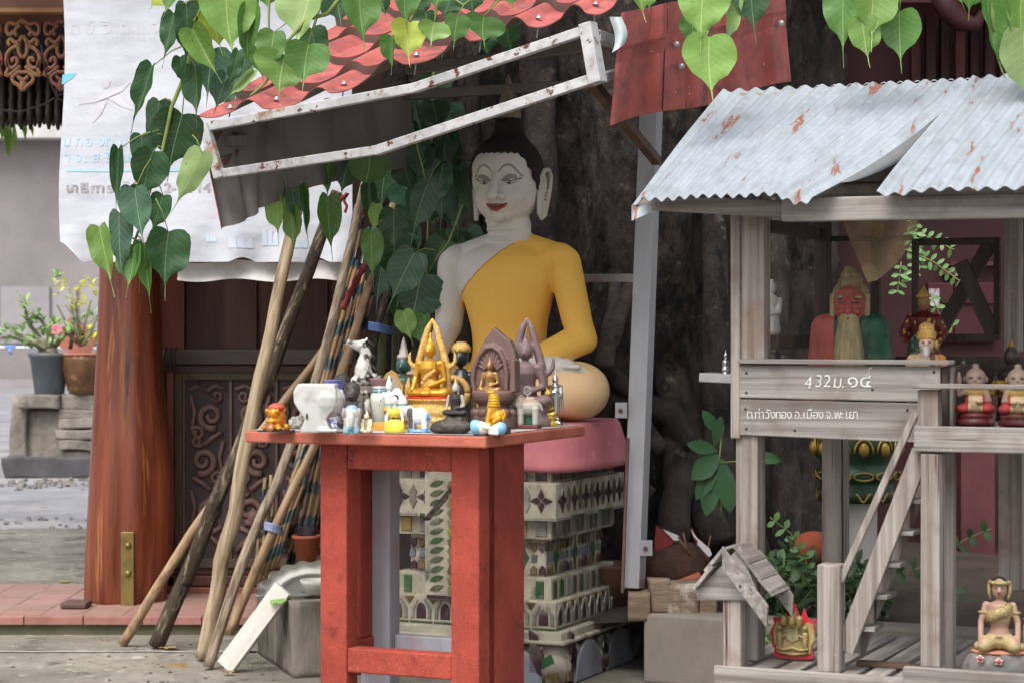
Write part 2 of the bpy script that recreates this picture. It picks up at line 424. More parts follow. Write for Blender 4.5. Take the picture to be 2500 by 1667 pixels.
def leaf_blade(q, base, dirv, up, L, w, mi=0, curl=.2):
    d = Vector(dirv).normalized(); s = d.cross(Vector(up)); s = s.normalized() if s.length > 1e-5 else d.orthogonal().normalized(); nn = s.cross(d)
    pr = [(0,.12),(.3,.8),(.6,1),(.85,.6),(1,.05)]
    vs = []
    for t, ww in pr:
        c = base + d*L*t - nn*curl*L*t*t
        vs += [c - s*w*ww/2 + nn*.08*w*ww, c, c + s*w*ww/2 + nn*.08*w*ww]
    fs = []
    for i in range(len(pr)-1):
        a = i*3; fs += [(a,a+1,a+4,a+3),(a+1,a+2,a+5,a+4)]
    q.add(vs, fs, mi, True)
px2m = DP/F
pg = pot('plastic_pot', 'ribbed dark grey plastic pot standing on the stone plinth', [(.30,0),(.315,.02),(.42,.80),(.46,.82),(.46,.89),(.42,.89),(.40,.80),(.2,.76)], mat('grey_plastic', lin((.36,.38,.40)), lin((.30,.32,.34)), 4, rough=.45, bump=.05), 118, top_z, DP, wav=lambda r, z, th: r)
pg.scale = (.40,)*3; pg.scale = ((104/2*px2m)/.46,)*3
pj = pot('glazed_jar', 'brown glazed earthenware jar on the stone plinth', [(.28,0),(.30,.02),(.34,.1),(.43,.45),(.46,.7),(.455,.8),(.44,.8),(.2,.72)], mat('brown_glaze', lin((.42,.29,.18)), lin((.30,.20,.13)), 3, (1,1,.6), rough=.4, bump=.2, spots=(lin((.54,.42,.26)), 5, .55, .12)), 203, top_z, DP)
pj.scale = ((110/2*px2m)/.46,)*3
q = MB(); q.lathe([(.40,.79),(.47,.79),(.49,.84),(.45,.845),(.40,.82)], 64, mod=lambda r, z, th: r*(1+.03*math.sin(th*18) if r > .44 else 1))
q.build('rim', mat('terracotta', lin((.72,.46,.38)), lin((.62,.38,.32)), 5, rough=.8, bump=.2), pj, True)
# adenium
ad = thing('adenium_plant', 'swollen-stemmed adenium with pale green leaves and one pink flower in grey pot', 'plant', P(118, 870, DP+.05))
q = MB(); c = P(118, 868, DP+.05)
q.ell(c, (.10, .09, .11)); q.tube([c, P(105, 838, DP+.05), P(97, 832, DP)], [.09,.06,.03])
br = [[(112,850),(75,830),(40,815),(20,800)], [(110,850),(90,815),(70,790),(58,745)], [(122,852),(118,810),(100,780),(80,770)], [(130,850),(150,825),(172,808),(180,785)], [(118,850),(130,815),(136,795)], [(105,848),(70,835),(25,822),(5,825)]]
tips = []
for b_ in br:
    pts = [P(x, y, DP+.05+rr.uniform(-.15,.15)) for x, y in b_]; q.tube(pts, [.03,.022,.017,.012][:len(pts)], 6); tips += pts[1:]
q.build('stem', stemm, ad)
q = MB()
for tp in tips:
    for k in range(13):
        d = Vector((rr.uniform(-1,1), rr.uniform(-1,1), rr.uniform(-.3,1)))
        leaf_blade(q, tp+Vector((rr.uniform(-.05,.05), rr.uniform(-.05,.05), rr.uniform(-.04,.05))), d, (0,0,1), rr.uniform(.07,.13), rr.uniform(.03,.05))
stuff(q.build('foliage', leafA, ad))
q = MB(); fc = P(138, 805, DP-.08)
for k in range(5):
    leaf_blade(q, fc, (math.cos(k*1.257), -.4, math.sin(k*1.257)), (0,-1,0), .055, .05)
q.build('flower', mat('pink_flower', lin((.90,.52,.62)), lin((.86,.42,.52)), 8, rough=.5, bump=0), ad)
yp = thing('yellow_shrub', 'yellow-leaved shrub with bare branching stems in brown jar', 'plant', P(200, 840, DP+.1))
q = MB(); tips = []
for b_ in ([(196,842),(185,800),(178,770),(160,745)], [(200,842),(205,795),(215,760),(222,735)], [(198,842),(170,820),(162,790),(140,745)], [(204,842),(226,800),(236,770)], [(200,842),(190,780),(184,740)], [(172,850),(180,800),(172,700)]):
    pts = [P(x, y, DP+.1+rr.uniform(-.15,.15)) for x, y in b_]; q.tube(pts, [.022,.016,.012,.008][:len(pts)], 6); tips += pts[2:]
q.build('stem', stemm, yp)
q = MB()
for x, y in ((138,690),(145,712),(160,690),(172,728),(180,720),(190,738),(197,693),(200,710),(222,683),(228,700),(232,718),(178,742),(182,760),(225,800),(228,830),(212,820),(206,735),(190,752)):
    for k in range(6):
        leaf_blade(q, P(x+rr.uniform(-8,8), y+rr.uniform(-8,8), DP+.1+rr.uniform(-.15,.15)), (rr.uniform(-1,1), rr.uniform(-1,1), rr.uniform(-.2,1)), (0,0,1), rr.uniform(.05,.09), .035)
stuff(q.build('foliage', leafY, yp))
q = MB()
for k in range(26):
    leaf_blade(q, P(140+rr.uniform(-6,6), 672+rr.uniform(0,8), DP+.3), (rr.uniform(-1,1), rr.uniform(-1,1), rr.uniform(-.1,1)), (0,0,1), .1, .02)
for k in range(40):
    leaf_blade(q, P(rr.uniform(205,240), rr.uniform(735,860), DP+.4), (rr.uniform(-1,1), rr.uniform(-1,1), rr.uniform(-.2,1)), (0,0,1), .1, .04)
stuff(q.build('foliage', leafA, yp))
q = MB(); q.box(P(190, 828, DP+.7), (.34, .02, .3), Euler((0, .5, 0)).to_matrix())
tag(q.build('terracotta_slab', mat('terracotta')if False else MATS['terracotta']), 'tilted terracotta slab behind the yellow shrub', 'slab')

# ================================================================== wooden pavilion behind
varn = mat('varnished_wood', lin((.50,.25,.14)), lin((.35,.15,.09)), 8.0, (1.6,1.6,.09), rough=.36, bump=.5, bscale=14, contrast=(.38,.62), spots=(lin((.58,.36,.19)), 14, .56, .1, 1), spots2=(lin((.19,.09,.065)), 7, .57, .1, 1), coat=.25, rand=False)
dplank = mat('dark_plank', lin((.29,.18,.14)), lin((.20,.12,.095)), 4, (3,1,.25), rough=.6, bump=.2, var=.18)
rplank = mat('red_plank', lin((.52,.30,.23)), lin((.42,.22,.17)), 4, (3,1,.25), rough=.55, bump=.15, var=.08)
greyb = mat('grey_beam', lin((.40,.36,.34)), lin((.30,.26,.25)), 4, (.3,3,3), rough=.8, bump=.3)
olive = mat('olive_frame', lin((.36,.31,.24)), lin((.28,.24,.18)), 5, (1,1,.4), rough=.6, bump=.15)
carvb = mat('carved_brown', lin((.47,.36,.32)), lin((.38,.285,.26)), 5, rough=.55, bump=.15, spots=(lin((.45,.41,.40)), 2.2, .55, .2))
carvd = mat('carved_ground', lin((.31,.27,.275)), lin((.24,.205,.20)), 4, rough=.7, bump=.15)
DB = 10.6
house = thing('wooden_pavilion', 'dark timber pavilion wall with carved scroll panels and a massive log pillar', 'building', P(500, 1480, DB))
# massive log pillar
prof = [(1480,207,402),(1455,206,404),(1400,207,412),(1340,209,420),(1250,214,424),(1150,219,422),(1050,224,412),(950,230,402),(850,236,396),(750,240,393),(680,243,390),(500,245,388),(200,246,386),(-200,246,386)]
q = MB(); n = 40; vs = []; DPI = 10.3
for (y, a, b) in prof:
    l, rgt = P(a, y, DPI), P(b, y, DPI); cx, hw = (l.x+rgt.x)/2, (rgt.x-l.x)/2
    for k in range(n):
        th = 2*math.pi*k/n
        gro = math.exp(-((th-4.66)/.14)**2)*.16 + math.exp(-((th-5.4)/.2)**2)*.09 + math.exp(-((th-4.0)/.25)**2)*.05
        fl = 1 - gro*min(1, max(0.25, (y-500)/700)) + .03*mnoise.noise(Vector((math.cos(th)*2, math.sin(th)*2, l.z*1.2)))
        vs.append(Vector((cx+hw*math.cos(th)*fl, DPI+hw*math.sin(th)*fl, l.z)))
N = len(prof)
fs = [(i*n+k, i*n+(k+1) % n, (i+1)*n+(k+1) % n, (i+1)*n+k) for i in range(N-1) for k in range(n)] + [tuple(range(n-1,-1,-1))]
q.add(vs, fs, 0, True); pil = q.build('pillar', varn, house)
brass = mat('brass_plate', lin((.58,.51,.30)), lin((.46,.40,.24)), 6, (1,1,.4), rough=.45, metal=.75, bump=.15, spots=(lin((.42,.36,.22)), 9, .55, .15))
a, b = P(297, 1478, DPI-.19), P(329, 1297, DPI-.19)
q = MB(); q.b2(a.x, b.x, DPI-.215, DPI-.14, a.z, b.z); soften(q.build('metal_plate', brass, pil), .003)
for y in (1331, 1399):
    q = MB(); q.lathe([(.016,0),(.016,.01),(.012,.014)], 6); o = q.build('bolt', brass, pil, True); o.location = P(313, y, DPI-.215)-house.location; o.rotation_euler = (math.pi/2, 0, 0)
# plank wall: each board
edges = [388, 452, 541, 627, 712, 800, 885, 970, 1060, 1150]
for i in range(len(edges)-1):
    x0, x1 = P(edges[i], 0, DB).x, P(edges[i+1], 0, DB).x
    q = MB(); dy = .02*(i % 2) - (.03 if i == 0 else 0)
    q.b2(x0+.001, x1-.001, DB+dy, DB+dy+.03, P(0, 852, DB).z, 4.2); q.build('plank', rplank if i == 0 else dplank, house)
q = MB(); q.b2(P(392,0,DB).x, .35, DB+.06, DB+.09, .1, 4.3); q.build('light_stop_board', darkw, house)  # added behind the planks to keep outside light out of the gaps
q = MB(); q.b2(P(384,0,DB).x, .35, DB-.06, DB+.05, P(0, 889, DB-.06).z, P(0, 853, DB-.06).z); soften(q.build('beam', greyb, house), .004)
q = MB(); q.b2(P(384,0,DB).x, .35, DB-.015, DB+.05, P(0, 908, DB).z, P(0, 890, DB).z-.004); q.build('lintel', mat('redbrown', lin((.34,.20,.16)), lin((.27,.16,.13)), 4, rough=.5), house)
q = MB(); q.b2(P(410,0,DB).x, P(426,0,DB).x, DB-.03, DB+.05, .087, P(0, 908, DB).z); q.build('jamb', rplank, house)
q = MB(); q.b2(P(388,0,DB).x, P(409,0,DB).x, DB+.01, DB+.05, .087, P(0, 890, DB).z); q.build('jamb', darkw, house)
door = MB(); door.b2(P(427,0,DB).x, .30, DB+.012, DB+.04, P(0,1440,DB).z, P(0,908,DB).z); door = door.build('door', carvd, house)
for (a, b, c, d_) in ((427,447,909,1385), (447,880,909,927), (447,880,1362,1385)):
    q = MB(); q.b2(P(a,0,DB).x, P(b,0,DB).x, DB-.02, DB+.011, P(0,d_,DB).z, P(0,c,DB).z); soften(q.build('frame', olive, door), .004)
for (a, b, c, d_) in ((447,452,927,1362), (560,566,927,1362), (672,678,927,1362), (790,796,927,1362)):
    q = MB(); q.b2(P(a,0,DB).x, P(b,0,DB).x, DB-.005, DB+.011, P(0,d_,DB).z, P(0,c,DB).z); q.build('frame', carvb, door)
def scroll_panel(x0, x1, flip):
    w = x1-x0; cx = (x0+x1)/2
    q = MB()
    def T(pts, r):
        ww = [P(cx+(x if not flip else -x), y, DB+.004) for x, y in pts]; q.tube(ww, r if hasattr(r,'__len__') else [r]*len(ww), 6, up=(0,1,0))
    rows = [(1015, 1), (1125, -1), (1245, 1)]
    for (yc, sg) in rows:
        T(spiral(10*sg, yc, 32, 7, 1.2, 1.4, 22, sg), [.014+.006*(1-i/22) for i in range(23)])
        T(spiral(-24*sg, yc+42, 17, 4, 3.6, 1.2, 14, sg), .011)
        T(spiral(24*sg, yc-48, 14, 4, .4, 1.2, 14, -sg), .010)
        T([(-40*sg, yc-50), (-30*sg, yc-10), (-38*sg, yc+30), (-20*sg, yc+62)], .012)
        T([(36*sg, yc+40), (14*sg, yc+52), (-8*sg, yc+70)], .014)
    T([(-45, 950), (-20, 940), (0, 955), (20, 940), (45, 950)], .012)
    T([(-44, 1345), (-20, 1320), (0, 1300), (22, 1322), (44, 1345)], .014)
    q.ell(P(cx, 1262, DB+.0), (.035, .02, .04))
    return q.build('carving', carvb, door)
for i, (a, b) in enumerate(((452,560),(566,672),(678,790),(796,880))): scroll_panel(a, b, i % 2)
for (y0, y1, dd, m) in ((1386,1402,.03,'redbrown'), (1403,1428,.0,'redbrown'), (1430,1462,-.03,None), (1463,1486,-.06,None)):
    q = MB(); q.b2(P(405,0,DB).x, .32, DB-.03+dd, DB+.06, P(0,y1,DB).z, P(0,y0,DB).z); soften(q.build('sill', MATS[m] if m else rplank, house), .005)
q = MB(); q.b2(P(152,0,DPI-.3).x, P(215,0,DPI-.3).x, DPI-.35, DPI-.2, .087, .115); soften(q.build('base_board', mat('dkbrownwood', lin((.34,.25,.22)), None, 5, rough=.7)), .008)
o = bpy.data.objects['base_board']; tag(o, 'short dark board lying on red tiles at the log pillar foot', 'board')
q = MB(); q.b2(-3.4, .6, DB+.25, DB+.3, 3.2, 4.4); q.build('eave_board', darkw, house)
# plug on a cable hung over the beam
lamp = thing('bulb_socket', 'white ceramic lamp socket hanging on a brown flex looped over the beam', 'lamp socket', P(397, 1050, DB-.2))
wire = mat('brown_flex', lin((.33,.24,.21)), None, 3, rough=.6, bump=0)
q = MB(); q.tube([P(402,852,DB-.1), P(399,880,DB-.12), P(396,960,DB-.14), P(394,1030,DB-.14)], .005, 6)
for x in (404, 418, 428):
    q.tube([P(x, 894, DB-.09), P(x-5, 884, DB-.1), P(x-4, 855, DB-.09), P(x+2, 848, DB-.04)], .005, 6)
q.tube([P(433, 892, DB-.06), P(470, 925, DB-.04), P(540, 985, DB-.03)], .003, 6); q.build('flex', wire, lamp)
q = MB(); q.lathe([(.010,-.075),(.024,-.07),(.028,-.03),(.016,.0),(.014,.012),(.02,.02),(.02,.03),(.006,.034)], 14)
o = q.build('socket', mat('ceramic_cream', lin((.78,.76,.70)), lin((.70,.68,.62)), 8, rough=.4, bump=.05), lamp, True); o.location = P(394, 1036, DB-.14)-lamp.location

# ================================================================== vinyl banner
DBN = 9.6
banm = mat('vinyl_banner', lin((.81,.82,.85)), lin((.74,.75,.79)), 2.2, rough=.55, bump=.5, bscale=7, bdist=.014, spots=(lin((.66,.63,.60)), 3.2, .68, .12), spots2=(lin((.60,.56,.52)), 26, .74, .04), rand=False, trans=.1)
x0b, x1b = P(150, 0, DBN).x, P(860, 0, DBN).x; z0b, z1b = P(0, 640, DBN).z, P(0, -120, DBN).z
def ban_y(x, z):
    s = (x-x0b)/(x1b-x0b); t = (z-z0b)/(z1b-z0b)
    y = DBN + .018*math.sin(s*9+2*t) + .014*mnoise.noise(Vector((x*3, z*2.2, 0))) + .004*mnoise.noise(Vector((x*7, z*9, 4))) + .0016*mnoise.noise(Vector((x*6, z*26, 9)))
    if t < .12: y += .02*math.sin(x*26)*(1-t/.12)
    return y
def ban_pt(a, b):
    x = x0b + (x1b-x0b)*a; z = z0b + (z1b-z0b)*b
    bot = .012*math.sin(a*23)+.010*math.sin(a*51+1)
    cut = max(0, .07-a)/.07*.085                       # torn lower corner
    z = max(z, z0b+bot+cut) if b < .25 else z
    x += .012*math.sin(z*5+1)*(1-a/.12) if a < .12 else 0
    return Vector((x, ban_y(x, z), z))
ban = thing('vinyl_banner', 'weathered white vinyl banner with faded printed lettering hung before the timber pavilion', 'banner', (x0b, DBN, z0b))
q = MB(); q.sheet(ban_pt, 190, 190, .002, (0, -1, 0)); q.build('sheet', banm, ban)
def hem(a, b):
    x = P(430, 0, DBN).x + (x1b-P(430, 0, DBN).x)*a; z = P(0, 684+4*math.sin(a*14), DBN).z + .085*b
    return Vector((x, DBN+.035+.01*math.sin(x*17)+.02*math.sin(b*3), z))
q = MB(); q.sheet(hem, 50, 6, .003, (0, -1, 0)); q.build('hem', mat('banner_hem', lin((.78,.77,.76)), lin((.66,.64,.62)), 5, rough=.7, bump=.3, spots=(lin((.40,.35,.31)), 4, .60, .08), rand=False), ban)
def text_mesh(body, size, bold=0.0):
    c = bpy.data.curves.new('t', 'FONT'); c.body = body; c.size = 1; c.offset = bold; c.resolution_u = 3
    o = bpy.data.objects.new('t', c); COL.objects.link(o)
    me = bpy.data.meshes.new_from_object(o.evaluated_get(bpy.context.evaluated_depsgraph_get()))
    bpy.data.objects.remove(o)
    vs = [v.co*size for v in me.vertices]; fs = [list(p.vertices) for p in me.polygons]
    return vs, fs
def ban_text(body, px, base, size_px, m, sx=1.0, bold=0.0):
    s = size_px/F*DBN; vs, fs = text_mesh(body, s, bold); o = P(px, base, DBN); q = MB(); w = []
    for v in vs:
        x, z = o.x+v.x*sx, o.z+v.y; w.append(Vector((x, ban_y(x, z)-.0019, z)))
    q.add(w, fs); return q.build('lettering', m, ban)
inkp = mat('ink_faded_pink', lin((.785,.775,.815)), lin((.76,.745,.79)), 9, rough=.6, bump=0)
inkb = mat('ink_blue', lin((.60,.76,.85)), lin((.73,.80,.86)), 12, rough=.6, bump=0, rand=False)
inkk = mat('ink_grey', lin((.52,.50,.51)), lin((.72,.70,.71)), 30, rough=.6, bump=0, rand=False)
for ch, x in (('ต', 166), ('ย์', 204), ('จิ', 249), ('ต', 291), ('แ', 330), ('จ่', 370)): ban_text(ch, x, 83, 44, inkp)
for ch, x in (('น', 152), ('ก', 181), ('อ', 205), ('ง', 236), ('ทุ', 254), ('น', 290), ('ส', 320)): ban_text(ch, x, 356, 34, inkb, bold=.012)
for ch, x in (('ง', 180), ('เ', 200), ('ส', 223), ('ริ', 256), ('ม', 296), ('อ', 330), ('า', 157)): ban_text(ch, x, 395, 34, inkb, bold=.012)
for ch, x, sx in (('ษ', 160, 1), ('า', 176, 1.2), ('ธิ', 194, 1.25), ('ก', 218, 1.2), ('า', 239, 1.2), ('ร', 258, 1.2), ('โ', 299, 1.2), ('2', 400, 1.2), ('-', 418, 1.3), ('4', 452, 1.2), ('1', 478, 1.2), ('4', 497, 1.2)): ban_text(ch, x, 470, 32, inkk, sx, bold=.03)
def ban_poly(pts, m, nm='print', close=True):
    q = MB(); w = []
    for x, y in pts:
        p = P(x, y, DBN); w.append(Vector((p.x, ban_y(p.x, p.z)-.0021, p.z)))
    q.add(w, [tuple(range(len(w)))]); return q.build(nm, m, ban)
for i in range(30):
    x = 160+i*11; ban_poly([(x,419),(x,412),(x+11,412),(x+11,419)], inkb)
ban_poly([(151,183),(172,178),(184,180),(176,190),(150,207)], mat('ink_cyan', lin((.42,.72,.86)), lin((.52,.78,.90)), 7, rough=.55, bump=0))
for poly in ([(250,200),(262,193),(270,198),(264,214),(252,216)], [(190,255),(215,236),(250,226),(290,214),(320,200),(300,222),(262,240),(230,250)], [(262,240),(290,232),(320,256),(330,272),(300,262)], [(236,250),(262,244),(248,275),(226,300),(222,296)]):
    ban_poly(poly, inkp)
inkl = mat('ink_pale_blue', lin((.70,.77,.84)), lin((.77,.79,.84)), 6, rough=.6, bump=0)
for (x, y, w, h) in ((505,575,24,16),(560,580,60,26),(640,560,40,40),(700,585,50,20)):
    for k in range(3): ban_poly([(x+k*w/3,y+h*.2*k),(x+k*w/3+w/4,y),(x+k*w/3+w/3,y+h),(x+k*w/3,y+h)], inkl)
# ================================================================== bodhi tree: trunk, roots
bark = mat('bark', lin((.245,.215,.20)), lin((.135,.12,.115)), 9, (1,1,.45), rough=.92, bump=1.0, bscale=24, bdist=.04, contrast=(.4,.6), spots=(lin((.07,.065,.065)), 7, .53, .08, 1), spots2=(lin((.35,.32,.29)), 11, .61, .07), rand=False)
rootm = mat('root_bark', lin((.32,.28,.255)), lin((.21,.185,.17)), 7, (1,1,2.2), contrast=(.35,.65), rough=.9, bump=.9, bscale=22, bdist=.02, spots=(lin((.14,.12,.11)), 8, .58, .08), rand=False)
tree = thing('bodhi_tree', 'huge bodhi tree with fluted dark trunk and drooping heart-shaped leaves', 'tree', (.68, 10.4, .2))
TC = Vector((.68, 10.42, 0))
def trunk_r(th, z):
    base = .80 + .10*math.sin(th*3+.6+z*.15) + .07*math.sin(th*7+1.3-z*.3) + .045*math.sin(th*13+z*.5) + .10*mnoise.noise(Vector((math.cos(th)*1.7, math.sin(th)*1.7, z*.7)))
    base += .035*mnoise.noise(Vector((math.cos(th)*7, math.sin(th)*7, z*2.2))) - .05*abs(mnoise.noise(Vector((math.cos(th)*11, math.sin(th)*11, z*3.0)))) - .03*abs(mnoise.noise(Vector((math.cos(th)*26, math.sin(th)*26, z*7+5)))) + .018*mnoise.noise(Vector((math.cos(th)*45, math.sin(th)*45, z*22)))
    fl = max(0, 1.3-z)
    return base*(1+.10*fl*fl*(1+.8*math.sin(th*5+.4)))*.97
q = MB(); n = 300; zs = [.1+.024*i for i in range(172)]; vs = []
for z in zs:
    for k in range(n):
        th = 2*math.pi*k/n; r_ = trunk_r(th, z); vs.append(TC+Vector((math.cos(th)*r_, math.sin(th)*r_*.9, z)))
fs = [(i*n+k, i*n+(k+1) % n, (i+1)*n+(k+1) % n, (i+1)*n+k) for i in range(len(zs)-1) for k in range(n)]
q.add(vs, fs, 0, True); q.build('trunk', bark, tree)
def wob(pts, amp, seed):
    out = []
    for i in range(len(pts)-1):
        for k in range(6):
            t = k/6; p = pts[i].lerp(pts[i+1], t); out.append(p+mnoise.noise_vector(p*5+Vector((seed,0,0)))*amp)
    out.append(pts[-1]); return out
def root(px_pts, d, r0, r1, seed, m=rootm, amp=.03, par=None):
    pts = wob([P(x, y, dd) for (x, y), dd in zip(px_pts, d if hasattr(d,'__len__') else [d]*len(px_pts))], amp, seed); N = len(pts)
    q = MB(); q.tube(pts, [r0+(r1-r0)*i/(N-1)+.012*mnoise.noise(pts[i]*7) for i in range(N)], 12); return q.build('root', m, par or tree)
root([(1610,860),(1632,950),(1648,1040),(1652,1110),(1665,1200),(1640,1290),(1600,1360)], [9.85,9.65,9.5,9.4,9.32,9.25,9.2], .05, .08, 1, bark)
root([(1655,880),(1668,980),(1690,1100),(1710,1230),(1760,1330)], [9.85,9.65,9.5,9.38,9.25], .05, .075, 2, bark)
root([(1400,840),(1540,960),(1640,1010),(1690,1090)], [9.8,9.55,9.45,9.4], .035, .05, 3, bark)
root([(1430,940),(1560,1010),(1620,1100)], [9.75,9.5,9.4], .025, .04, 4)
root([(1580,1180),(1550,1240),(1480,1300)], 9.2, .05, .03, 5)
root([(1510,560),(1490,800),(1470,900)], [9.8,9.5,9.45], .035, .03, 6)
root([(1575,560),(1500,800),(1480,900)], [9.8,9.48,9.42], .03, .045, 7)
root([(1750,250),(1745,800),(1760,1100),(1740,1350)], [9.9,9.5,9.45,9.4], .05, .09, 8, bark)
root([(1870,200),(1900,900),(1920,1300),(1980,1420)], [9.95,9.6,9.5,9.4], .05, .09, 9, bark)
root([(1320,-100),(1330,700),(1330,1100)], [9.95,9.6,9.5], .06, .1, 10, bark)
for i, (x0, x1) in enumerate(((1010,985),(1065,1050),(1120,1100),(960,930),(1150,1140),(1040,1080))):
    root([(x0,-60),(x0+12,300),((x0+x1)/2,600),(x1,900),(x1-10,1300)], 9.95+.05*(i % 3), .035+.02*(i % 2), .05, 20+i, bark)
# ================================================================== planter kerb round the tree, soil
wallc = mat('planter_render', lin((.53,.50,.47)), lin((.46,.43,.40)), 3, rough=.9, bump=.3, bscale=60, spots=(lin((.40,.37,.34)), 2.5, .6, .15), rand=False)
KF = Frame(P(1640,1500,8.35).x, 8.35, ANG)
kz = P(1640, 1500, 8.35).z
kerb = thing('planter_kerb', 'low rendered concrete kerb round the bodhi tree roots', 'planter wall', KF.w(0, 0, 0), ANG)
q = MB(); q.b2(-.12, 2.4, 0, .16, 0, kz); soften(q.build('wall', wallc, kerb, True), .012)
soil = mat('soil', lin((.26,.22,.19)), lin((.18,.15,.13)), 6, rough=.95, bump=.8, bscale=20, bdist=.03)
q = MB(); q.grid(lambda a, b: Vector((-.35+3.0*a, 8.45-1.1*a+2.6*b+.4, kz-.06+.12*b+.03*mnoise.noise(Vector((a*8, b*8, 0))))), 30, 20)
struct(q.build('planted_ground', soil))
brick = mat('old_brick', lin((.52,.45,.38)), lin((.42,.36,.30)), 8, (1,1,4), rough=.9, bump=.6, bdist=.02, spots=(lin((.68,.66,.62)), 5, .58, .1))
for i, (x0, x1, y0, y1) in enumerate(((1532,1585,1440,1500), (1585,1632,1415,1498), (1632,1705,1422,1500), (1706,1752,1450,1502))):
    a, b = P(x0, y1, 8.45), P(x1, y0, 8.45)
    o = rough_box(a.x, b.x, 8.4, 8.55, a.z-.01, b.z, 5, .02, 30+i).build('brick_lump', brick)
    tag(o, ['crumbling ochre brick lump on the kerb beside the shed post', 'broken brick lump with white plaster crust on the kerb', 'wide layered brick lump on the kerb behind the model house', 'small brick lump on the kerb under the model house eave'][i], 'brick')
heap = mat('brown_husk', lin((.28,.19,.15)), lin((.20,.14,.11)), 30, rough=.95, bump=.8, bdist=.01)
q = MB(); c = P(1655, 1388, 8.75)
q.ell(c, (.15, .12, .115), n=20); o = fuse(q, .012, 2, heap, 'upturned_pot')
for v in o.vertices: v.co += mnoise.noise_vector(v.co*30)*.006
tag(link('upturned_pot', o), 'dark brown upturned clay pot lying behind the kerb bricks', 'pot')
terr = mat('terracotta2', lin((.64,.34,.22)), lin((.55,.28,.19)), 6, rough=.8, bump=.2)
q = MB(); q.tube([P(1640,1432,8.6), P(1680,1424,8.6), P(1712,1405,8.6)], [.02,.03,.02]); tag(q.build('pot_shard', terr), 'orange terracotta shard in front of the upturned pot', 'shard')
q = MB(); q.lathe([(.10,0),(.13,.16),(.135,.17),(.12,.17),(.09,.02)], 18, P(1490,1450,9.0)+Vector((0,0,-.04))); tag(q.build('clay_pot', mat('clay_brown', lin((.42,.30,.25)), lin((.34,.25,.21)), 8, rough=.85, bump=.2)), 'squat brown clay pot between mosaic pedestal and shed post', 'pot')
redc = mat('red_cloth', lin((.54,.20,.20)), lin((.42,.15,.155)), 6, rough=.8, bump=.2)
whitec = mat('white_cloth', lin((.78,.76,.78)), lin((.66,.64,.66)), 6, rough=.8, bump=.2)
fl = thing('pennant', 'crumpled red and white paper pennants on thin sticks behind the upturned pot', 'pennant', P(1640, 1330, 8.7))
def fabric(name, pts, d, m, par, t=.002):
    q = MB(); w = [P(x, y, d+.02*((i*7) % 3)) for i, (x, y) in enumerate(pts)]
    q.prism([(0,0)]*0 or [(p.x, p.z) for p in w], (0, d, 0), (1,0,0), (0,0,1), (0,-1,0), t); return q.build(name, m, par)
fabric('cloth', [(1602,1280),(1645,1318),(1640,1325),(1600,1345),(1596,1330)], 8.7, redc, fl)
fabric('cloth', [(1617,1290),(1655,1305),(1660,1316),(1645,1318)], 8.69, whitec, fl)
fabric('cloth', [(1686,1292),(1700,1310),(1730,1335),(1738,1352),(1730,1358),(1700,1325)], 8.6, whitec, fl)
fabric('cloth', [(1690,1305),(1702,1318),(1700,1330)], 8.6, redc, fl)
for (a, b) in (((1655,1310),(1690,1360)), ((1668,1300),(1680,1350)), ((1735,1305),(1722,1370)), ((1688,1290),(1745,1400))):
    q = MB(); q.tube([P(*a, 8.66), P(*b, 8.66)], .004, 5); q.build('stick', mat('stick', lin((.45,.34,.24)), None, 4, rough=.8), fl)

# ================================================================== dark red temple building at the back
dred = mat('dark_red_wall', lin((.24,.085,.10)), lin((.17,.06,.075)), 3, rough=.65, bump=.1, rand=False)
mred = mat('dull_red_paint', lin((.36,.19,.20)), lin((.28,.13,.145)), 4, rough=.7, bump=.1, spots=(lin((.50,.22,.18)), 5, .66, .06), rand=False)
bld = thing('temple_building', 'dark red temple building with a pilaster and slatted gable behind the shrine house', 'building', P(2300, 1480, 10.6))
q = MB(); q.b2(1.35, 4.0, 10.75, 11.0, 0, 4.4); q.build('wall', dred, bld)
def pbox(name, m, px0, px1, py0, py1, d, t, par, bev=.006):
    a, b = P(px0, py1, d), P(px1, py0, d); q = MB(); q.b2(a.x, b.x, d, d+t, a.z, b.z); return soften(q.build(name, m, par), bev)
pbox('pilaster', mred, 2346, 2430, 1010, 1500, 10.2, .5, bld)
pbox('pilaster_base', dred, 2190, 2560, 1462, 1560, 9.9, .8, bld, .02)
pbox('pilaster_base', dred, 2200, 2540, 1487, 1500, 9.85, .1, bld, .012)
pbox('plinth', dred, 2150, 2600, 1500, 1640, 9.8, .9, bld, .02)
for i in range(9):
    x = 2225+i*36; pbox('slat', dred if i % 3 else mred, x, x+24, -40, 330, 10.55-(.05 if i % 2 else 0), .06, bld)
pbox('eave', mred, 2190, 2600, -60, 8, 10.0, .4, bld)
q = MB(); q.tube([P(2290,-20,10.0), P(2320,30,10.0), P(2350,55,10.0), P(2385,60,10.0), P(2400,30,10.0)], [.05,.06,.05,.035,.02], 10); q.build('scroll', dred, bld)
for (x0, x1, y0, y1, c) in ((2300,2345,655,672,mred),(2300,2440,735,742,dred),(2320,2440,640,650,mred)): pbox('ledge', c, x0, x1, y0, y1, 10.68, .06, bld, .003)
pbox('panel', mat('maroon_panel', lin((.29,.085,.12)), lin((.22,.065,.09)), 4, rough=.55, bump=.05), 2330, 2430, 690, 835, 10.70, .04, bld)
pbox('panel', MATS['maroon_panel'], 2265, 2328, 690, 835, 10.70, .04, bld)
